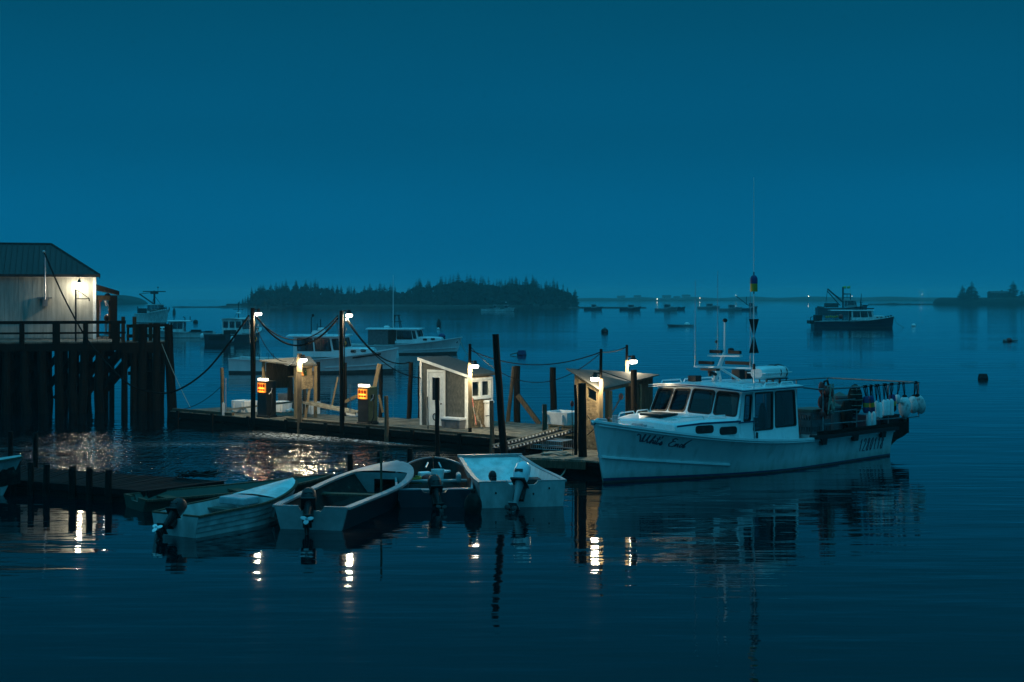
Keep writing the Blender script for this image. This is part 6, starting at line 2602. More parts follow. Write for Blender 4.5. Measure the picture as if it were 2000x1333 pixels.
mb.build('bow_handle', M_alu, sk3)
mb = MB()
mb.box((L3 * .55, .60, .42), (.5, .12, .22))
o = mb.build('wet_gear', M_greyhull, bevel=.05)
o.location, o.rotation_euler = sk3.location, sk3.rotation_euler
tag(o, 'pale wet gear bag against the left side of the round skiff', 'bag')

# white scow with white outboard
st4 = (G(938, 991) + G(1103, 991)) / 2
bow4 = (G(898, 893, .68) + G(1022, 893, .68)) / 2
bow4.z = 0


class Scow(Hull):
    def hb(s, t): return .80 + .20 * min(1, t / .8)

    def hw(s, t): return s.hb(t) - .05


H4 = Scow(4.7, 1.0, .68, .58, .58, rake=.35, trb=1, tmid=.5, sp=1.5, draft=.15)
sk4 = skiff('white square bowed skiff with grey rails and a white outboard', st4, bow4, H4, M_skiffwhite, M_gelold, M_greyhull, thwarts=(.62,), rail_w=.10, thwm=M_seat, side_in=.07)
mb = MB()
mb.prism([(-.80, .68), (.80, .68), (.72, -.05), (-.72, -.05)], (-.30, 0, 0), (0, 1, 0), (0, 0, 1), (.08, 0, 0))
mb.build('bow_transom', M_gelold, sk4)
mb = MB()
mb.prism([(-.24, .66), (1.05, .13), (1.05, .10), (-.24, .62)], (0, -.78, 0), (1, 0, 0), (0, 0, 1), (0, 1.56, 0))
mb.build('bow_panel', M_gelold, sk4)
mb = MB()
mb.box((-.26, 0, .70), (.14, 1.68, .05))
mb.build('bow_rail', M_greyhull, sk4)
M_white_ob = mk('white_outboard_enamel', (.62, .65, .68), (.74, .76, .78), rough=.3)
outboard(sk4, H4.L + .03, -.05, .40, M_white_ob, tilt=R(36), k=1.12, yaw=R(-28), prop=M_dark, lowm=M_greyhull)
mb = MB()
mb.box((H4.L * .64, .42, .28), (.42, .60, .36))
o = mb.build('battery_box', M_dark, bevel=.02)
o.location, o.rotation_euler = sk4.location, sk4.rotation_euler
tag(o, 'black box under the thwart of the white square bowed skiff', 'box')
mb = MB()
mb.ell((H4.L * .80, -.55, .62), (.14, .10, .13), 8, 6)
mb.box((H4.L * .83, -.55, .52), (.16, .12, .16))
o = mb.build('throttle_box', M_dark, smooth=True)
o.location, o.rotation_euler = sk4.location, sk4.rotation_euler
tag(o, 'black fuel bulb box right of the white outboard', 'box')
for y, z in ((.62, .42), (.25, .30), (-.62, .34)):
    mb = MB()
    mb.ell((H4.L + .02, y, z), (.014, .02, .028), 8, 5)
    mb.build('drain_plug', M_dark, sk4)

mb = MB()
mb.ell((0, 0, .16), (.20, .20, .30), 14, 10)
mb.lathe([(.05, .44), (.06, .52), (.02, .54)], (0, 0, 0), 8)
o = mb.build('fender', M_inner, smooth=True)
o.location = G(924, 1003)
tag(o, 'dark weedy round fender squeezed between the round skiff and the white square bowed skiff', 'fender')

# dark green skiff behind the white lapstrake one
st5, bow5 = G(330, 972, .2), G(634, 930, .38)
st5.z = bow5.z = 0
st5 = bow5 + (st5 - bow5).normalized() * 4.9
H5 = Hull(4.9, .72, .40, .26, .26, rake=.2, trb=.85, bowk=.7, wlk=1.0, wlf=.8, tmid=.6, draft=.15)
skiff('dark green skiff mostly hidden behind the white lapstrake skiff', st5, bow5, H5, M_green, M_green, M_wood, thwarts=(.45, .82), rail_w=.07, thwm=M_wood)
# boat cut off by the left edge
bo6 = G(6, 968, .0)
bo6.z = 0
H6 = Hull(5.2, .85, .92, .66, .66, rake=.45, trb=.85, tmid=.6, draft=.2)
sk6 = skiff('pale skiff cut off by the left edge, only its bow showing', bo6 + V((-4.9, -.6, 0)), bo6, H6, M_skiffwhite, M_inner, M_green, thwarts=(.5,), foredeck=.2, rail_w=.07)

# ================================================================== main lobster boat
MA = R(43.5)
MO = V((2.347, 36.63, 0))
MH = Hull(11.0, 1.95, 1.60, .80, .78, draft=.7, rake=.36, trb=.90, full=.46, bowk=.72, wlk=1.12, wlf=.92, tmid=.70)
boat = thing('lobster_boat', 'big white lobster boat with four pane windshield tied at the right float', 'fishing boat', MO, MA)
cM, sM = math.cos(MA), math.sin(MA)


def mw(x, y, z): return V((MO.x + cM * x - sM * y, MO.y + sM * x + cM * y, z))


def m_at(px, y):
    """x on the boat of the ray px in the plane local y"""
    u = (px - 1000) / FPX
    return (u * (MO.y + y * cM) - MO.x + y * sM) / (cM - u * sM)


def m_z(py, x, y): return ZA(py, mw(x, y, 0).y)


ts = sorted(set(lin(0, 1, 44) + [.005, .012, .03]))
mb = MB()
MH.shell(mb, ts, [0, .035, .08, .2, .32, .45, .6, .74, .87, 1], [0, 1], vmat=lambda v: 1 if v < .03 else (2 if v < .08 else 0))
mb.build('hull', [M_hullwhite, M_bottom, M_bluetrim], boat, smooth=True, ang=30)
deck_mesh(MH, .004, .60, 30, dz=-.035, camber=.07, inset=.04).build('deck', M_gel, boat, smooth=True)
for sd in (-1, 1):
    mb = MB()
    MH.rail_strip(mb, .0, .66, .11, .06, sd, out=-.015, n=50, dz=.02)
    mb.build('toe_rail', M_gel, boat, smooth=True)
    mb = MB()
    MH.rail_strip(mb, .005, 1.0, .05, .035, sd, v=.955, out=.018, n=50)
    mb.build('rub_rail', M_gel, boat, smooth=True)
    mb = MB()
    rings = []
    n = 40
    for i in range(n + 1):
        t = .004 + (.315) * i / n
        zz = .68 - .38 * (i / n) ** .9
        v = zz / MH.sheer(t)
        p = MH.pt(t, v, sd)
        k = .055 if i < n else .0
        o_ = V((0, sd, 0))
        rings.append([p + V((0, 0, .045)) - o_ * .02, p + o_ * k + V((0, 0, .03)), p + o_ * k + V((0, 0, -.012)), p + V((0, 0, -.05)) - o_ * .02])
    mb.loft(rings)
    mb.build('spray_rail', M_gel, boat, smooth=True, ang=50)
mb = MB()
mb.tube([(-.42, 0, 1.55), (-.20, 0, 1.62), (.10, 0, 1.60)], [.05, .07, .06], 8)
mb.build('bow_roller', M_galv, boat)
# trunk cabin
WT = 1.52
zb_, zt_ = 1.02, 1.54
mb = MB()
rings = []
for x, w, z0, z1 in ((1.58, 1.06, 1.05, 1.45), (1.63, 1.09, 1.05, 1.51), (2.4, 1.32, .98, 1.56), (3.2, WT, .90, 1.56), (3.75, WT + .04, .84, 1.55)):
    rings.append([V((x, -w, z0)), V((x, -w, z1 - .06)), V((x, -w + .06, z1)), V((x, 0, z1 + .05)), V((x, w - .06, z1)), V((x, w, z1 - .06)), V((x, w, z0))])
mb.loft(rings)
trk = mb.build('trunk_cabin', M_gel, boat, smooth=True, ang=25)
mb = MB()
for sd in (-1, 1):
    mb.loft([[V((x, sd * (w + .006), z - .02)), V((x, sd * (w + .006), z + .025))] for x, w, z in ((1.64, 1.09, 1.42), (2.4, 1.32, 1.47), (3.2, WT, 1.47), (3.72, WT + .04, 1.46))], caps=False, closed=False)
mb.build('blue_stripe', M_bluetrim, trk)
for sd in (-1, 1):
    for px in (1381, 1416):
        x = m_at(px, -1.42)
        z = m_z(839.5, x, -1.42) + (.0 if px < 1400 else -.02)
        w = 1.32 + (WT - 1.32) * (x - 2.4) / .8
        mb = MB()
        mb.prism(rrect(-.285, -.105, .285, .105, .08), (x, sd * (w - .02), z), V((1, sd * .25, 0)).normalized(), (0, 0, 1), (0, sd * .035, 0))
        pw = mb.build('porthole', M_rubber, trk)
        mb = MB()
        mb.prism(rrect(-.255, -.08, .255, .08, .07), (x, sd * (w + .015), z), V((1, sd * .25, 0)).normalized(), (0, 0, 1), (0, sd * .006, 0))
        mb.build('pane', M_dark, pw)
mb = MB()
mb.box((2.25, .05, 1.645), (.75, .75, .06))
hatch = mb.build('hatch', M_rubber, trk, bevel=.03)
for sd in (-1, 1):
    mb = MB()
    for a, b in ((1.75, 2.6), (2.7, 3.35)):
        y0, y1 = sd * (1.05 if a < 2 else 1.26), sd * (1.22 if a < 2 else 1.36)
        mb.tube([(a, y0, 1.55), (a + .06, y0, 1.64), (b - .06, y1, 1.64), (b, y1, 1.55)], .018, 6)
    mb.build('grab_rail', M_gel, trk, smooth=True)
# pilothouse
WH, WTt = 1.58, 1.48
s0, s1, zr = 3.58, 6.36, 2.24
pz = 1.50
vee, rake = .30, .32
fc, tcn = V((s0 - vee, 0, pz + .06)), V((s0 - vee + rake, 0, zr + .08))
for sg in (-1, 1):
    a, b, c, d = V((s0, sg * WH, pz)), fc, tcn, V((s0 + rake, sg * WTt, zr))
    q = [b, a, d, c] if sg < 0 else [a, b, c, d]
    if (q[1] - q[0]).cross(q[3] - q[0]).x > 0: q = [q[1], q[0], q[3], q[2]]
    mb = MB()
    # panes counted from the bottom edge of this half
    holes = [(.035, .13, .475, .93, .085), (.525, .13, .955, .93, .085)]
    polys, inn = wall_panel(mb, q, holes, .045)
    ws = mb.build('windshield', M_gel, boat)
    for p in polys: glazing(p, inn, M_rubber, M_glass, ws, .05)
for sg in (-1, 1):
    zl = .80
    q = [V((s0 + .002, sg * WH, zl)), V((s1, sg * WH, zl)), V((s1, sg * WTt, zr)), V((s0 + rake + .0, sg * WTt, zr))]
    Wq = s1 - s0
    def uu(x, v):
        xl = s0 + rake * v
        return (x - xl) / (s1 - xl)
    hz0, hz1 = .32, .955
    hs = [(uu(3.92, .6), .46, uu(4.22, .6), .93, .05), (uu(4.36, .6), .26, uu(5.21, .6), hz1, .06), (uu(5.32, .6), .28, uu(6.26, .6), hz1, .07)]
    if sg > 0:
        q = [q[1], q[0], q[3], q[2]]
        hs = [(1 - b, c, 1 - a, d, r_) for a, c, b, d, r_ in hs]
    mb = MB()
    polys, inn = wall_panel(mb, q, hs, .045)
    sw = mb.build('side_wall', M_gel, boat)
    for p in polys: glazing(p, inn, M_rubber, M_glass, sw, .045)
    mb = MB()
    mb.tube([(4.30, sg * (WH + .012), .85), (4.30, sg * (WTt + .03), 2.22)], .014, 5)
    mb.build('door_edge', M_galv, sw)
    mb = MB()
    mb.box((4.37, sg * (WH + .035), 1.05), (.03, .05, .16))
    mb.build('handle', M_dark, sw)
    mb = MB()
    mb.add([V((s0 + .02, sg * (WH + .006), 1.41)), V((4.29, sg * (WH + .003), 1.41)), V((4.29, sg * (WH + .003), 1.45)), V((s0 + .02, sg * (WH + .006), 1.45))], [(0, 1, 2, 3)])
    mb.build('blue_stripe', M_bluetrim, sw)
mb = MB()
mb.prism([(-1.53, .8), (-.5, .8), (-.5, 2.05), (.5, 2.05), (.5, .8), (1.53, .8), (1.44, 2.2), (-1.44, 2.2)], (s1 - .055, 0, 0), (0, 1, 0), (0, 0, 1), (.05, 0, 0))
mb.build('rear_wall', M_gel, boat)
# inside the wheelhouse: sole, helm, seat
mb = MB()
mb.box((5.0, 0, .62), (2.7, 2.9, .05))
mb.build('wheelhouse_sole', M_greyplastic, boat)
mb = MB()
mb.box((4.45, .45, 1.20), (.5, 1.1, 1.1))
mb.box((4.40, .45, 1.82), (.28, .7, .22))
mb.box((4.35, -.55, 1.66), (.18, .32, .34))
mb.build('helm_console', M_dark, boat)
mb = MB()
mb.lathe([(.01, .62), (.05, .62), (.05, 1.25), (.01, 1.25)], (5.35, .5, 0), 8)
mb.box((5.4, .5, 1.3), (.45, .5, .12))
mb.box((5.6, .5, 1.72), (.12, .5, .74))
mb.build('helm_seat', M_dark, boat)
mb = MB()
mb.ell((6.12, -1.05, 1.55), (.16, .22, .55), 10, 8)
mb.ell((5.2, -1.18, 1.45), (.14, .10, .42), 10, 8)
mb.build('hanging_oilskins', M_dark, boat, smooth=True)
rf_ = add_roof(boat, s0 + rake, 6.42, 1.56, zr, M_gel, over=.20, vee=.34, camber=.10, stripe=M_bluetrim, thk=.075)
zr_top = zr + .075
for sd in (-1, 1):
    mb = MB()
    for a, b in ((3.95, 4.85), (4.95, 5.6), (5.7, 6.3)):
        mb.tube([(a, sd * 1.42, zr_top + .02), (a + .06, sd * 1.42, zr_top + .11), (b - .06, sd * 1.42, zr_top + .11), (b, sd * 1.42, zr_top + .02)], .022, 6)
    mb.build('grab_rail', M_gel, rf_, smooth=True)
# raked mast with spreaders
x0m = 4.75
def mzp(py, x, y): return m_z(py, x, y)
zm0 = zr_top + .08
mast = MB()
xb_ = m_at(1395, .25)
mast.tube([(xb_, .25, zm0), (xb_ + .12, .2, 2.75), (xb_ + .28, .1, 3.22)], [.075, .07, .055], 8)
mast.tube([(xb_ + .28, .1, 3.2), (xb_ + .30, .1, 4.10)], .030, 7)
mast.tube([(xb_ + .75, -.15, zm0), (xb_ + .14, .18, 2.80)], .035, 6)
mast.tube([(xb_ + .75, .6, zm0), (xb_ + .14, .22, 2.80)], .035, 6)
ms = mast.build('mast', M_gel, boat, smooth=True)
mb = MB()
mb.ell((xb_ + .30, .1, 4.13), (.07, .07, .06), 8, 6)
mb.ell((xb_ + .34, -.08, 3.30), (.09, .09, .06), 8, 6)
mb.ell((xb_ + .24, .35, 3.52), (.05, .05, .05), 8, 6)
mb.build('masthead_light', M_dark, ms)
for z, ya, yb, w in ((3.12, .62, -.52, .13), (2.80, 1.02, -1.00, .13)):
    mb = MB()
    mb.beam((xb_ + .22 - (3.12 - z) * .35, ya, z), (xb_ + .22 - (3.12 - z) * .35, yb, z + .02), .14, .05)
    mb.build('spreader', M_gel, ms)
for z, y, l in ((3.24, .36, .40), (3.24, -.30, .40), (2.92, .62, .5), (2.95, -.50, .85)):
    mb = MB()
    xx = xb_ + .20 - (3.12 - z) * .35
    mb.box((xx - .02, y, z), (.10, l, .09))
    mb.build('floodlight', M_dark, ms)
mb = MB()
mb.lathe([(.01, 0), (.05, .02), (.05, .12), (.01, .12)], (xb_ - .25, .2, zm0 + .16), 8)
mb.tube([(xb_ - .30, .2, zm0 + .30), (xb_ - .10, .2, zm0 + .24), (xb_ + .06, .22, zm0 + .2)], .05, 6)
mb.box((xb_ - .25, .2, zm0 + .36), (.18, .55, .06))
mb.build('radar', M_dark, ms)
for (xx, y, zb2, py_top, px) in ((xb_ + .08, 1.0, 2.8, 546, 1374), (xb_ + .22, .30, 3.14, 530, 1401), (xb_ + .08, -.95, 2.8, 543, 1451)):
    mb = MB()
    zt2 = m_z(py_top, xx, y)
    mb.tube([(xx, y, zb2), (xx, y, zb2 + .35), (xx, y, zb2 + .4), (xx, y, zt2)], [.022, .02, .011, .006], 6)
    mb.build('whip_antenna', M_galv, ms)
for px, w, h_, y in ((1357, .30, .17, .75), (1442, .30, .30, .45), (1457, .28, .24, .60)):
    x = m_at(px, y)
    mb = MB()
    mb.box((x, y, zr_top + .08 + h_ / 2), (.26, w, h_))
    mb.build('vent_box', M_dark, rf_, bevel=.02)
# life raft canister in its cradle
rx, ry = min(m_at(1511, -.95), 5.85), -.95
mb = MB()
cz = zr_top + .36
rings = []
for i in range(11):
    f = -1 + 2 * i / 10
    k = (1 - abs(f) ** 6 * .35)
    rings.append([V((rx + f * .62, ry + .30 * k * math.copysign(abs(math.cos(a)) ** .6, math.cos(a)), cz + .19 * k * math.copysign(abs(math.sin(a)) ** .6, math.sin(a)))) for a in [2 * math.pi * q / 16 for q in range(16)]])
mb.loft(rings)
raft = mb.build('life_raft', M_gel, boat, smooth=True, ang=40)
mb = MB()
mb.box((rx, ry, cz), (1.26, .64, .035))
mb.build('seam', M_gel, raft, bevel=.01)
for dx in (.12, .40):
    mb = MB()
    pts = [(rx + dx, ry + .315 * math.cos(a), cz + .205 * math.sin(a)) for a in [2 * math.pi * q / 20 for q in range(21)]]
    mb.tube(pts, .016, 5)
    mb.build('strap', M_dark, raft)
mb = MB()
for dx in (-.45, -.15, .15, .45):
    mb.tube([(rx + dx, ry - .25, cz - .16), (rx + dx, ry - .22, zr_top + .06)], .018, 5)
    mb.tube([(rx + dx, ry + .25, cz - .16), (rx + dx, ry + .22, zr_top + .06)], .018, 5)
mb.tube([(rx - .5, ry - .26, cz - .17), (rx + .5, ry - .26, cz - .17)], .018, 5)
mb.build('cradle', M_dark, raft)
mb = MB()
mb.tube([(6.25, -1.0, zr_top), (6.25, -1.0, zr_top + .22)], .03, 6)
mb.tube([(6.32, -.7, zr_top), (6.32, -.7, zr_top + .16)], .03, 6)
mb.build('stern_light', M_dark, rf_)
# tall whip with buoy and daymark
AX, AY = m_at(1472.5, -1.63), -1.63
wmat = M_galv
mb = MB()
az0, az1 = 1.55, m_z(347, AX, AY)
mb.tube([(AX, AY, az0), (AX, AY, 3.0), (AX, AY, az1)], [.020, .018, .007], 7)
wh_ = mb.build('tall_whip', M_gel, boat, smooth=True)
mb = MB()
mb.tube([(AX, AY, m_z(722, AX, AY)), (AX, AY, m_z(711, AX, AY))], .04, 7)
mb.build('ferrule', M_rubber, wh_)
mb = MB()
zt1, zt0 = m_z(623.5, AX, AY), m_z(690, AX, AY)
zc_ = (zt1 + zt0) / 2
for a in (0, 90):
    d = V((math.cos(R(a) - MA), math.sin(R(a) - MA), 0))
    for za, zb2 in ((zt1, zc_ + .01), (zt0, zc_ - .01)):
        mb.prism([(.022, za), (.135, za), (.022, zb2)], V((AX, AY, 0)) - V((0, 0, 0)), d, (0, 0, 1), V((-d.y, d.x, 0)) * .008)
        mb.prism([(-.022, za), (-.135, za), (-.022, zb2)], V((AX, AY, 0)) - V((0, 0, 0)), d, (0, 0, 1), V((-d.y, d.x, 0)) * .008)
dmk = mb.build('daymark', M_dark)
dmk.location, dmk.rotation_euler = MO, (0, 0, MA)
tag(dmk, 'black hourglass daymark of crossed plates on the tall whip', 'daymark')
bz0, bz1 = m_z(570, AX, AY), m_z(537, AX, AY)
hh = bz1 - bz0
mb = MB()
mb.lathe([(.001, 0), (.095, .0), (.10, .02), (.10, hh * .47)], n=14)
wb_ = mb.build('whip_buoy', M_yellow, smooth=True, ang=50)
wb_.location = mw(AX, AY, bz0)
tag(wb_, 'yellow and blue lobster buoy threaded on the tall whip', 'buoy')
mb = MB()
mb.lathe([(.101, hh * .47), (.101, hh * .72), (.085, hh * .87), (.045, hh * .96), (.001, hh * .97)], n=14)
mb.build('blue_top', M_blue, wb_, smooth=True)
mb = MB()
mb.tube([(0, 0, hh * .95), (0, 0, hh * 1.16)], .016, 6)
mb.tube([(0, 0, -.06), (0, 0, .02)], .016, 6)
mb.build('spindle', M_dark, wb_)
# anchor on the foredeck, bollard, chocks
mb = MB()
ax_ = .95
mb.tube([(.55, .0, 1.44), (1.65, -.35, 1.34)], .025, 6)
mb.box((1.15, -.22, 1.42), (.42, .10, .05), rz=-.3)
mb.box((1.22, -.10, 1.45), (.10, .30, .04), rz=.5)
mb.tube([(1.15, -.4, 1.38), (1.25, .05, 1.42)], .02, 6)
an = mb.build('anchor', M_galv, boat)
mb = MB()
mb.tube([(.45, 0, 1.42), (.45, 0, 1.72)], .075, 10)
mb.tube([(.45, -.15, 1.62), (.45, .15, 1.62)], .022, 6)
mb.build('bollard', M_galv, boat, smooth=True)
# cockpit, wash board, stern platform
mb = MB()
rows = []
for t in lin(6.40 / 11, .99, 10):
    x, zs, hbw = 11 * t, MH.sheer(t), MH.hb(t)
    w = hbw - .22
    rows.append([V((x, -hbw + .02, zs - .01)), V((x, -w, zs - .01)), V((x, -w, .18)), V((x, w, .18)), V((x, w, zs - .01)), V((x, hbw - .02, zs - .01))])
mb.loft(rows, caps=False, closed=False)
mb.build('cockpit', M_greyplastic, boat)
for sd in (-1, 1):
    mb = MB()
    MH.rail_strip(mb, .595, 1.0, .30, .10, sd, out=.02, n=14, dz=.06)
    mb.build('wash_board', M_dark, boat)
    mb = MB()
    MH.rail_strip(mb, .60, 1.0, .03, .13, sd, out=.10, n=14, dz=.16)
    mb.build('trap_guard', M_wharf, boat)
for px in (1594, 1659, 1717):
    x = m_at(px, -1.72)
    t = x / 11
    y = -MH.hb(t)
    z = MH.sheer(t)
    mb = MB()
    mb.prism([(-.14, z + .02), (.14, z + .02), (.09, z - .17), (-.11, z - .17)], (x, y + .0, 0), (1, 0, 0), (0, 0, 1), (0, -.10, 0))
    mb.build('guard_bracket', M_dark, boat)
mb = MB()
mb.prism([(11.0, .98), (12.15, .92), (12.35, 1.05), (12.35, .62), (12.05, .50), (11.65, .42), (11.04, .14), (11.02, .8)], (0, -1.45, 0), (1, 0, 0), (0, 0, 1), (0, .08, 0))
mb.prism([(11.0, .98), (12.15, .92), (12.35, 1.05), (12.35, .62), (12.05, .50), (11.65, .42), (11.04, .14), (11.02, .8)], (0, 1.37, 0), (1, 0, 0), (0, 0, 1), (0, .08, 0))
mb.box((11.65, 0, .72), (1.25, 2.75, .06))
mb.box((12.32, 0, .80), (.06, 2.9, .44))
mb.build('stern_rack', M_wharf, boat)
# stern rails
RY = -1.66
def rp(px, py, y=RY):
    x = m_at(px, y)
    return V((x, y, m_z(py, x, y)))
rt0, rt1 = rp(1566, 759), rp(1795, 747)
rail_pts = [V((6.40, -1.50, 2.27)), rp(1600, 761), rp(1670, 757), rp(1740, 750.5), rt1]
for sd in (1, -1):
    mb = MB()
    P = [V((p.x, p.y * (1 if sd > 0 else -1), p.z)) for p in rail_pts]
    mb.tube(P, .026, 7)
    tr_rail = mb.build('top_rail', M_steel, boat, smooth=True)
    for px, y0, y1 in ((1607.5, 762, 854), (1673, 757, 849), (1735, 751, 846), (1794, 748, 812)):
        a, b = rp(px, y0), rp(px, y1)
        mb = MB()
        mb.tube([V((a.x, a.y * sd, a.z)), V((b.x, b.y * sd, b.z))], .022, 6)
        mb.build('rail_post', M_steel, boat, smooth=True)
    for (xa, ya, xb2, yb2) in ((1628, 784, 1690, 778), (1624, 806, 1688, 798), (1610, 829, 1694, 822), (1715, 820, 1795, 814)):
        a, b = rp(xa, ya), rp(xb2, yb2)
        mb = MB()
        mb.tube([V((a.x, a.y * sd, a.z)), V((b.x, b.y * sd, b.z))], .018, 6)
        mb.build('mid_rail', M_steel, boat, smooth=True)
mb = MB()
mb.tube([V((rt1.x, RY, rt1.z)), V((rt1.x, -RY, rt1.z))], .026, 7)
mb.build('top_rail', M_steel, boat)
# lettering on the planking
W_ = [[(.03, .70), (.055, .86), (.085, .80), (.095, .45), (.10, .12), (.125, .14), (.150, .55), (.168, .95)],
      [(.165, .95), (.135, .45), (.145, .14), (.185, .22), (.225, .60), (.245, .92), (.215, .55)],
      [(.245, .92), (.215, .40), (.222, .10), (.262, .22), (.325, .72), (.335, .98), (.300, .55), (.268, .04)],
      [(.268, .04), (.300, .42), (.325, .44), (.318, .10), (.338, .10), (.362, .40)],
      [(.362, .46), (.345, .10), (.365, .08), (.395, .34)], [(.372, .66), (.378, .72)],
      [(.418, .90), (.382, .12), (.402, .06), (.432, .26)], [(.375, .60), (.448, .66)],
      [(.468, .98), (.455, .74)],
      [(.440, .14), (.478, .44), (.486, .12), (.462, .02), (.438, .10), (.50, .22)],
      [(.745, .84), (.70, .92), (.655, .74), (.675, .58), (.720, .60), (.665, .56), (.612, .26), (.628, .04), (.70, .05), (.745, .30)],
      [(.745, .40), (.735, .06), (.770, .38), (.792, .38), (.782, .08), (.800, .08)],
      [(.880, .32), (.848, .40), (.818, .18), (.835, .04), (.870, .20), (.935, .62), (1.0, .95)], [(.935, .62), (.885, .06), (.910, .06), (.935, .22)]]
ha = .255


def hull_s(px, v):
    best = min((abs((1000 + FPX * q.x / q.y) - px), i) for i in range(0, 600) for q in [mw(*MH.pt(i / 1200, v, -1))])
    return best[1] / 1200 * 11.0


xa_, xb_2 = hull_s(1240, .85), hull_s(1349, .85)


def v_name(t): return (MH.sheer(t) - .115 - ha) / MH.sheer(t)


# the name runs from the bow aft along the port side
strokes_on_hull(MH, W_[:8], xa_, xb_2, v_name, ha, .034, boat, 'name_lettering', M_text, -1)
for g_ in (W_[8:9], W_[9:10], W_[10:]):
    strokes_on_hull(MH, g_, xa_, xb_2, v_name, ha, .034, boat, 'name_lettering', M_text, -1)
DIG = {'1': [[(.25, .72), (.55, 1), (.40, 0)]], '2': [[(.12, .75), (.35, 1), (.78, .95), (.75, .65), (.05, 0), (.75, .0)]],
       '8': [[(.55, .52), (.28, .70), (.42, 1), (.78, .95), (.72, .62), (.38, .45), (.06, .22), (.2, 0), (.6, .03), (.66, .32), (.55, .52)]],
       '0': [[(.55, 1), (.25, .75), (.08, .25), (.25, 0), (.52, .12), (.75, .65), (.72, .95), (.55, 1)]]}
gl = []
for i, ch in enumerate('1280118'):
    for st in DIG[ch]:
        gl.append([((i + x * .82) / 7, y) for x, y in st])
nxa, nxb = m_at(1675, -1.70), m_at(1727, -1.70)
hd_ = .36
strokes_on_hull(MH, gl, nxa, nxb, lambda t: (MH.sheer(t) - .12 - hd_) / MH.sheer(t) if False else .34, hd_, .046, boat, 'number_lettering', M_text, -1)

# ------------------------------------------------------------------ things hanging on the stern rail and lying aft
def rail_top(x):
    P = rail_pts
    for a, b in zip(P, P[1:]):
        if a.x <= x <= b.x: return a.z + (b.z - a.z) * (x - a.x) / (b.x - a.x)
    return P[-1].z


def hung(px, y0, y1, wpx, kind_, label, dy=0.0, lean=0.0, group='buoys and fenders hung on the stern rail', seg=None, mats=None, name='buoy'):
    """float seen between heights y0 (top) and y1 (bottom), hung by a cord from the stern rail"""
    y = RY - dy
    x = m_at(px, y)
    zt, zb = m_z(y0, x, y), m_z(y1, x, y)
    d = mw(x, y, 0).y
    r_ = wpx / 2 / FPX * d
    o = thing(name, label, name, mw(x, y, zb), MA, group)
    h_ = zt - zb
    Ml = Matrix.Rotation(lean, 3, 'Y')
    if kind_ == 'lobster':
        m1, m2, m3 = mats
        a = MB()
        a.lathe([(.001, 0), (r_ * .55, 0), (r_ * .95, h_ * .10), (r_, h_ * .18), (r_, h_ * .34)], n=12, M=Ml)
        a.build('lower_band', m1, o, smooth=True)
        a = MB()
        a.lathe([(r_, h_ * .34), (r_, h_ * .60)], n=12, M=Ml)
        a.build('middle_band', m2, o, smooth=True)
        a = MB()
        a.lathe([(r_, h_ * .60), (r_, h_ * .86), (r_ * .7, h_ * .97), (.001, h_)], n=12, M=Ml)
        a.build('upper_band', m3, o, smooth=True)
    elif kind_ == 'slim':
        a = MB()
        a.lathe([(.001, 0), (r_ * .6, .01), (r_, h_ * .08), (r_, h_ * .86), (r_ * .6, h_ * .95), (r_ * .28, h_), (.001, h_)], n=12, M=Ml)
        a.build('body', mats[0], o, smooth=True)
    elif kind_ == 'bullet':
        a = MB()
        a.lathe([(.001, 0), (.012, .0), (.018, h_ * .08), (r_ * .85, h_ * .16), (r_, h_ * .3), (r_ * .85, h_ * .8), (r_ * .4, h_ * .95), (.001, h_)], n=12, M=Ml)
        a.build('body', mats[0], o, smooth=True)
    else:
        a = MB()
        a.ell(Ml @ V((0, 0, h_ / 2)), (r_, r_, h_ / 2), 18, 12, M=Ml)
        a.build('body', mats[0], o, smooth=True)
    c = MB()
    top = Ml @ V((0, 0, h_ * .98))
    rx_ = top.x - lean * .10
    rz2 = rail_top(x) - zb
    if kind_ == 'round':
        c.ell(Ml @ V((0, 0, h_ * .97)), (r_ * .42, r_ * .42, h_ * .10), 10, 6, M=Ml)
    c.tube([top, V((rx_ - .02, dy * .5, (rz2 + top.z) / 2)), V((rx_ - .05, dy, rz2 + .03))], .016, 5)
    c.tube([top, V((rx_ + .05, dy * .5, (rz2 + top.z) / 2)), V((rx_ + .04, dy, rz2 + .03))], .014, 5)
    c.ell(V((rx_, dy, rz2)), (.06, .045, .045), 7, 5)
    c.build('cord', M_cable, o)
    return o


BYB = (M_blue, M_yellow, M_blue)
hung(1691, 774, 807, 12, 'lobster', 'blue and yellow lobster buoy hung first on the stern rail', .06, mats=BYB)
hung(1704, 772, 806, 12, 'lobster', 'tilted blue and yellow lobster buoy, second on the stern rail', .02, R(-12), mats=(M_blue, M_yellow, M_blue))
hung(1745, 769, 804, 13, 'lobster', 'tilted blue and yellow lobster buoy left of the big white fenders', .0, R(-10), mats=(M_dark, M_yellow, M_blue))
hung(1712, 783, 817, 8.5, 'slim', 'slim white fender, first of the white row on the stern rail', .03, mats=(M_foam,))
hung(1719.5, 786, 818, 8.5, 'slim', 'slim white fender, second of the white row on the stern rail', .08, mats=(M_foam,))
hung(1727, 781, 814, 10, 'slim', 'slim white fender, third of the white row on the stern rail', .02, mats=(M_foam,))
hung(1734, 780, 813, 9, 'slim', 'slim white fender, fourth of the white row on the stern rail', .08, mats=(M_foam,))
hung(1741, 779, 813, 10, 'slim', 'slim white fender, last of the white row on the stern rail', .03, mats=(M_foam,))
hung(1697, 803, 838, 11, 'bullet', 'left one of two low hanging bullet shaped white fenders', .10, mats=(M_foam,))
hung(1706, 803, 838, 11, 'bullet', 'right one of two low hanging bullet shaped white fenders', .08, mats=(M_foam,))
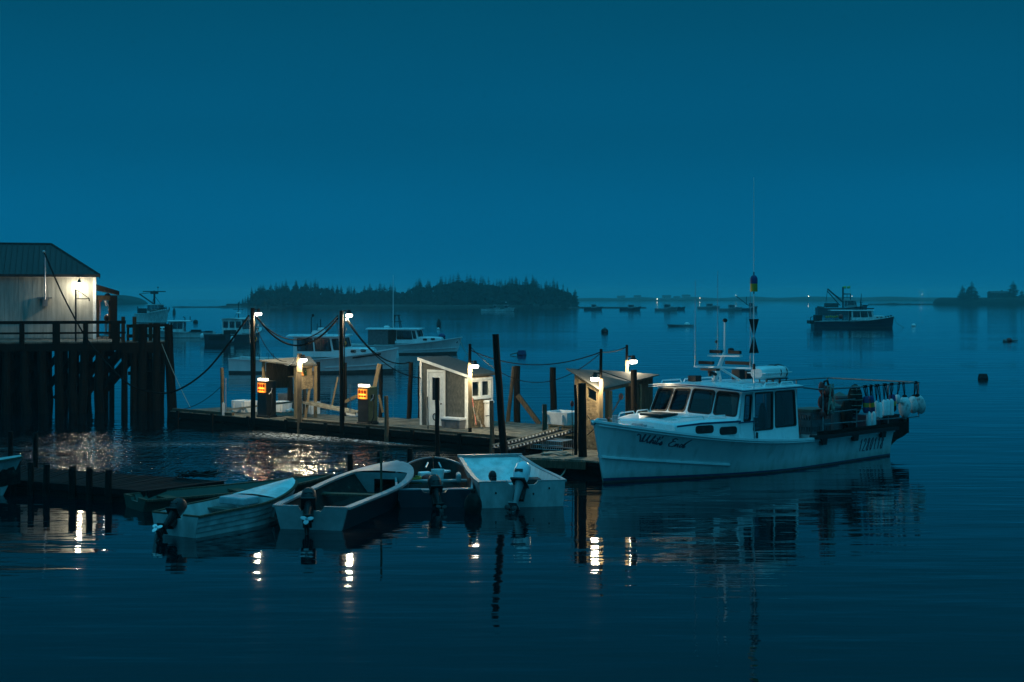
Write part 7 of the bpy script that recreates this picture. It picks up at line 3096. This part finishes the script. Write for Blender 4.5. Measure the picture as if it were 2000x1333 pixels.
hung(1753, 770, 790, 11, 'round', 'small pale greenish float beside the tilted lobster buoy', -.05, mats=(M_foam,))
hung(1767, 774, 817, 24, 'round', 'big scuffed white fender, nearest of three at the stern', .05, mats=(M_dirtyfoam,), name='fender')
hung(1783, 773, 808, 24, 'round', 'big scuffed white fender, middle of three at the stern', -.05, R(8), mats=(M_dirtyfoam,), name='fender')
hung(1800, 768, 808, 24, 'round', 'big scuffed white fender, outermost of three, tilted outward', .06, R(-24), mats=(M_dirtyfoam,), name='fender')


def aft(px, y_bot, y, label, name, cat, builder, group=None, rz=0.0, z=None):
    x = m_at(px, y)
    o = thing(name, label, cat, mw(x, y, m_z(y_bot, x, y) if z is None else z), MA + rz, group)
    builder(o)
    return o


def b_crate(w, d, h_, m_, lidm=None):
    def f(o):
        mb = MB()
        for sx, sy, lx, ly in ((0, -1, w, .03), (0, 1, w, .03), (-1, 0, .03, d), (1, 0, .03, d)):
            mb.box((sx * w / 2, sy * d / 2, h_ / 2), (lx, ly, h_ * .30))
            mb.box((sx * w / 2, sy * d / 2, h_ * .95), (lx, ly, h_ * .10))
            mb.box((sx * w / 2, sy * d / 2, h_ * .06), (lx, ly, h_ * .12))
            n = int(max(lx, ly) / .08)
            for k in range(n + 1):
                f_ = -.5 + k / n
                mb.box((sx * w / 2 + (f_ * w if lx > ly else 0), sy * d / 2 + (f_ * d if ly > lx else 0), h_ / 2), (.03, .034, h_))
        mb.box((0, 0, h_ * .3), (w - .06, d - .06, h_ * .5))
        mb.build('crate_body', m_, o)
        if lidm:
            mb = MB()
            mb.box((0, 0, h_ + .05), (w + .02, d + .05, .09))
            mb.build('top_board', lidm, o, bevel=.01)
    return f


aft(1583, 850, -1.05, 'grey slatted fish crate with a pale board on top, behind the wheelhouse', 'fish_crate', 'crate', b_crate(.95, .7, .62, M_greyplastic, M_thwart), z=.86)


def b_barrel(o):
    mb = MB()
    mb.lathe([(.001, 0), (.26, 0), (.31, .75), (.34, .78), (.34, .84), (.30, .84), (.24, .06), (.001, .06)], n=16)
    mb.build('tub', M_greyplastic, o, smooth=True, ang=40)
    mb = MB()
    mb.lathe([(.001, .80), (.29, .80), (.001, .95)], n=12)
    mb.build('bait_heap', M_thwart, o, smooth=True)


aft(1628, 846, -1.0, 'tall grey tub standing under the red gear by the rail', 'tub', 'tub', b_barrel, z=.75)
aft(1640, 846, -.35, 'grey tub farther in, right of the red gear', 'tub', 'tub', b_barrel, z=.95)


def b_red(o):
    rr = random.Random(3)
    mb = MB()
    for k in range(16):
        mb.ell((rr.uniform(-.16, .16), rr.uniform(-.10, .10), rr.uniform(.05, .85)), (rr.uniform(.07, .13), .09, rr.uniform(.10, .2)), 8, 6)
    mb.build('bundle', M_red, o, smooth=True)
    mb = MB()
    for k in range(6):
        mb.tube([(rr.uniform(-.18, .18), -.12, .95), (rr.uniform(-.2, .2), -.16, rr.uniform(.2, .6)), (rr.uniform(-.2, .2), -.12, rr.uniform(0, .3))], .018, 5)
    mb.ell((0, -.15, .4), (.05, .05, .07), 7, 5)
    mb.ell((.12, -.15, .25), (.05, .05, .07), 7, 5)
    mb.build('white_cords', M_rope, o)
    mb = MB()
    mb.tube([(-.15, 0, .8), (-.1, 0, 1.02), (.05, 0, 1.05), (.1, 0, .9)], .035, 6)
    mb.build('hook', M_dark, o)


aft(1614, 815, RY + .02, 'bundle of dull red floats and cords tied at the rail post', 'float_bundle', 'floats', b_red)


def b_net(o):
    mb = MB()
    mb.ell((0, 0, .62), (.26, .20, .46), 14, 10)
    mb.ell((-.28, .1, .25), (.20, .18, .40), 12, 8)
    mb.build('net_bag', M_inner, o, smooth=True)
    mb = MB()
    for k in range(7):
        mb.tube([(.27 * math.cos(a) * math.cos(.35 * (k - 3)), -.21 * math.cos(.35 * (k - 3)) * abs(math.sin(a)), .62 + .47 * math.sin(.35 * (k - 3))) for a in [math.pi * q / 8 for q in range(9)]], .008, 4)
    mb.build('mesh', M_rope, o)


aft(1670, 822, RY + .12, 'round dark net bag hung inside the stern rail', 'net_bag', 'net bag', b_net)


def b_box(w, d, h_, m_):
    def f(o):
        mb = MB()
        mb.box((0, 0, h_ / 2), (w, d, h_))
        mb.build('box_body', m_, o, bevel=.02)
        mb = MB()
        mb.box((0, -d / 2 - .01, h_ * .75), (w * .4, .03, .05))
        mb.build('latch', M_galv, o)
    return f


aft(1655, 850, -1.2, 'dark tool box beside the grey tubs in the cockpit', 'tool_box', 'box', b_box(.5, .4, .42, M_dark), z=.78)
aft(1692, 850, -.9, 'dark blue bin low behind the stern rail', 'bin', 'bin', b_box(.9, .6, .62, M_navy), z=.62)
aft(1725, 848, -1.0, 'dark trap stacked low under the white fenders', 'trap', 'trap', b_crate(.9, .55, .42, M_dark), z=.75)
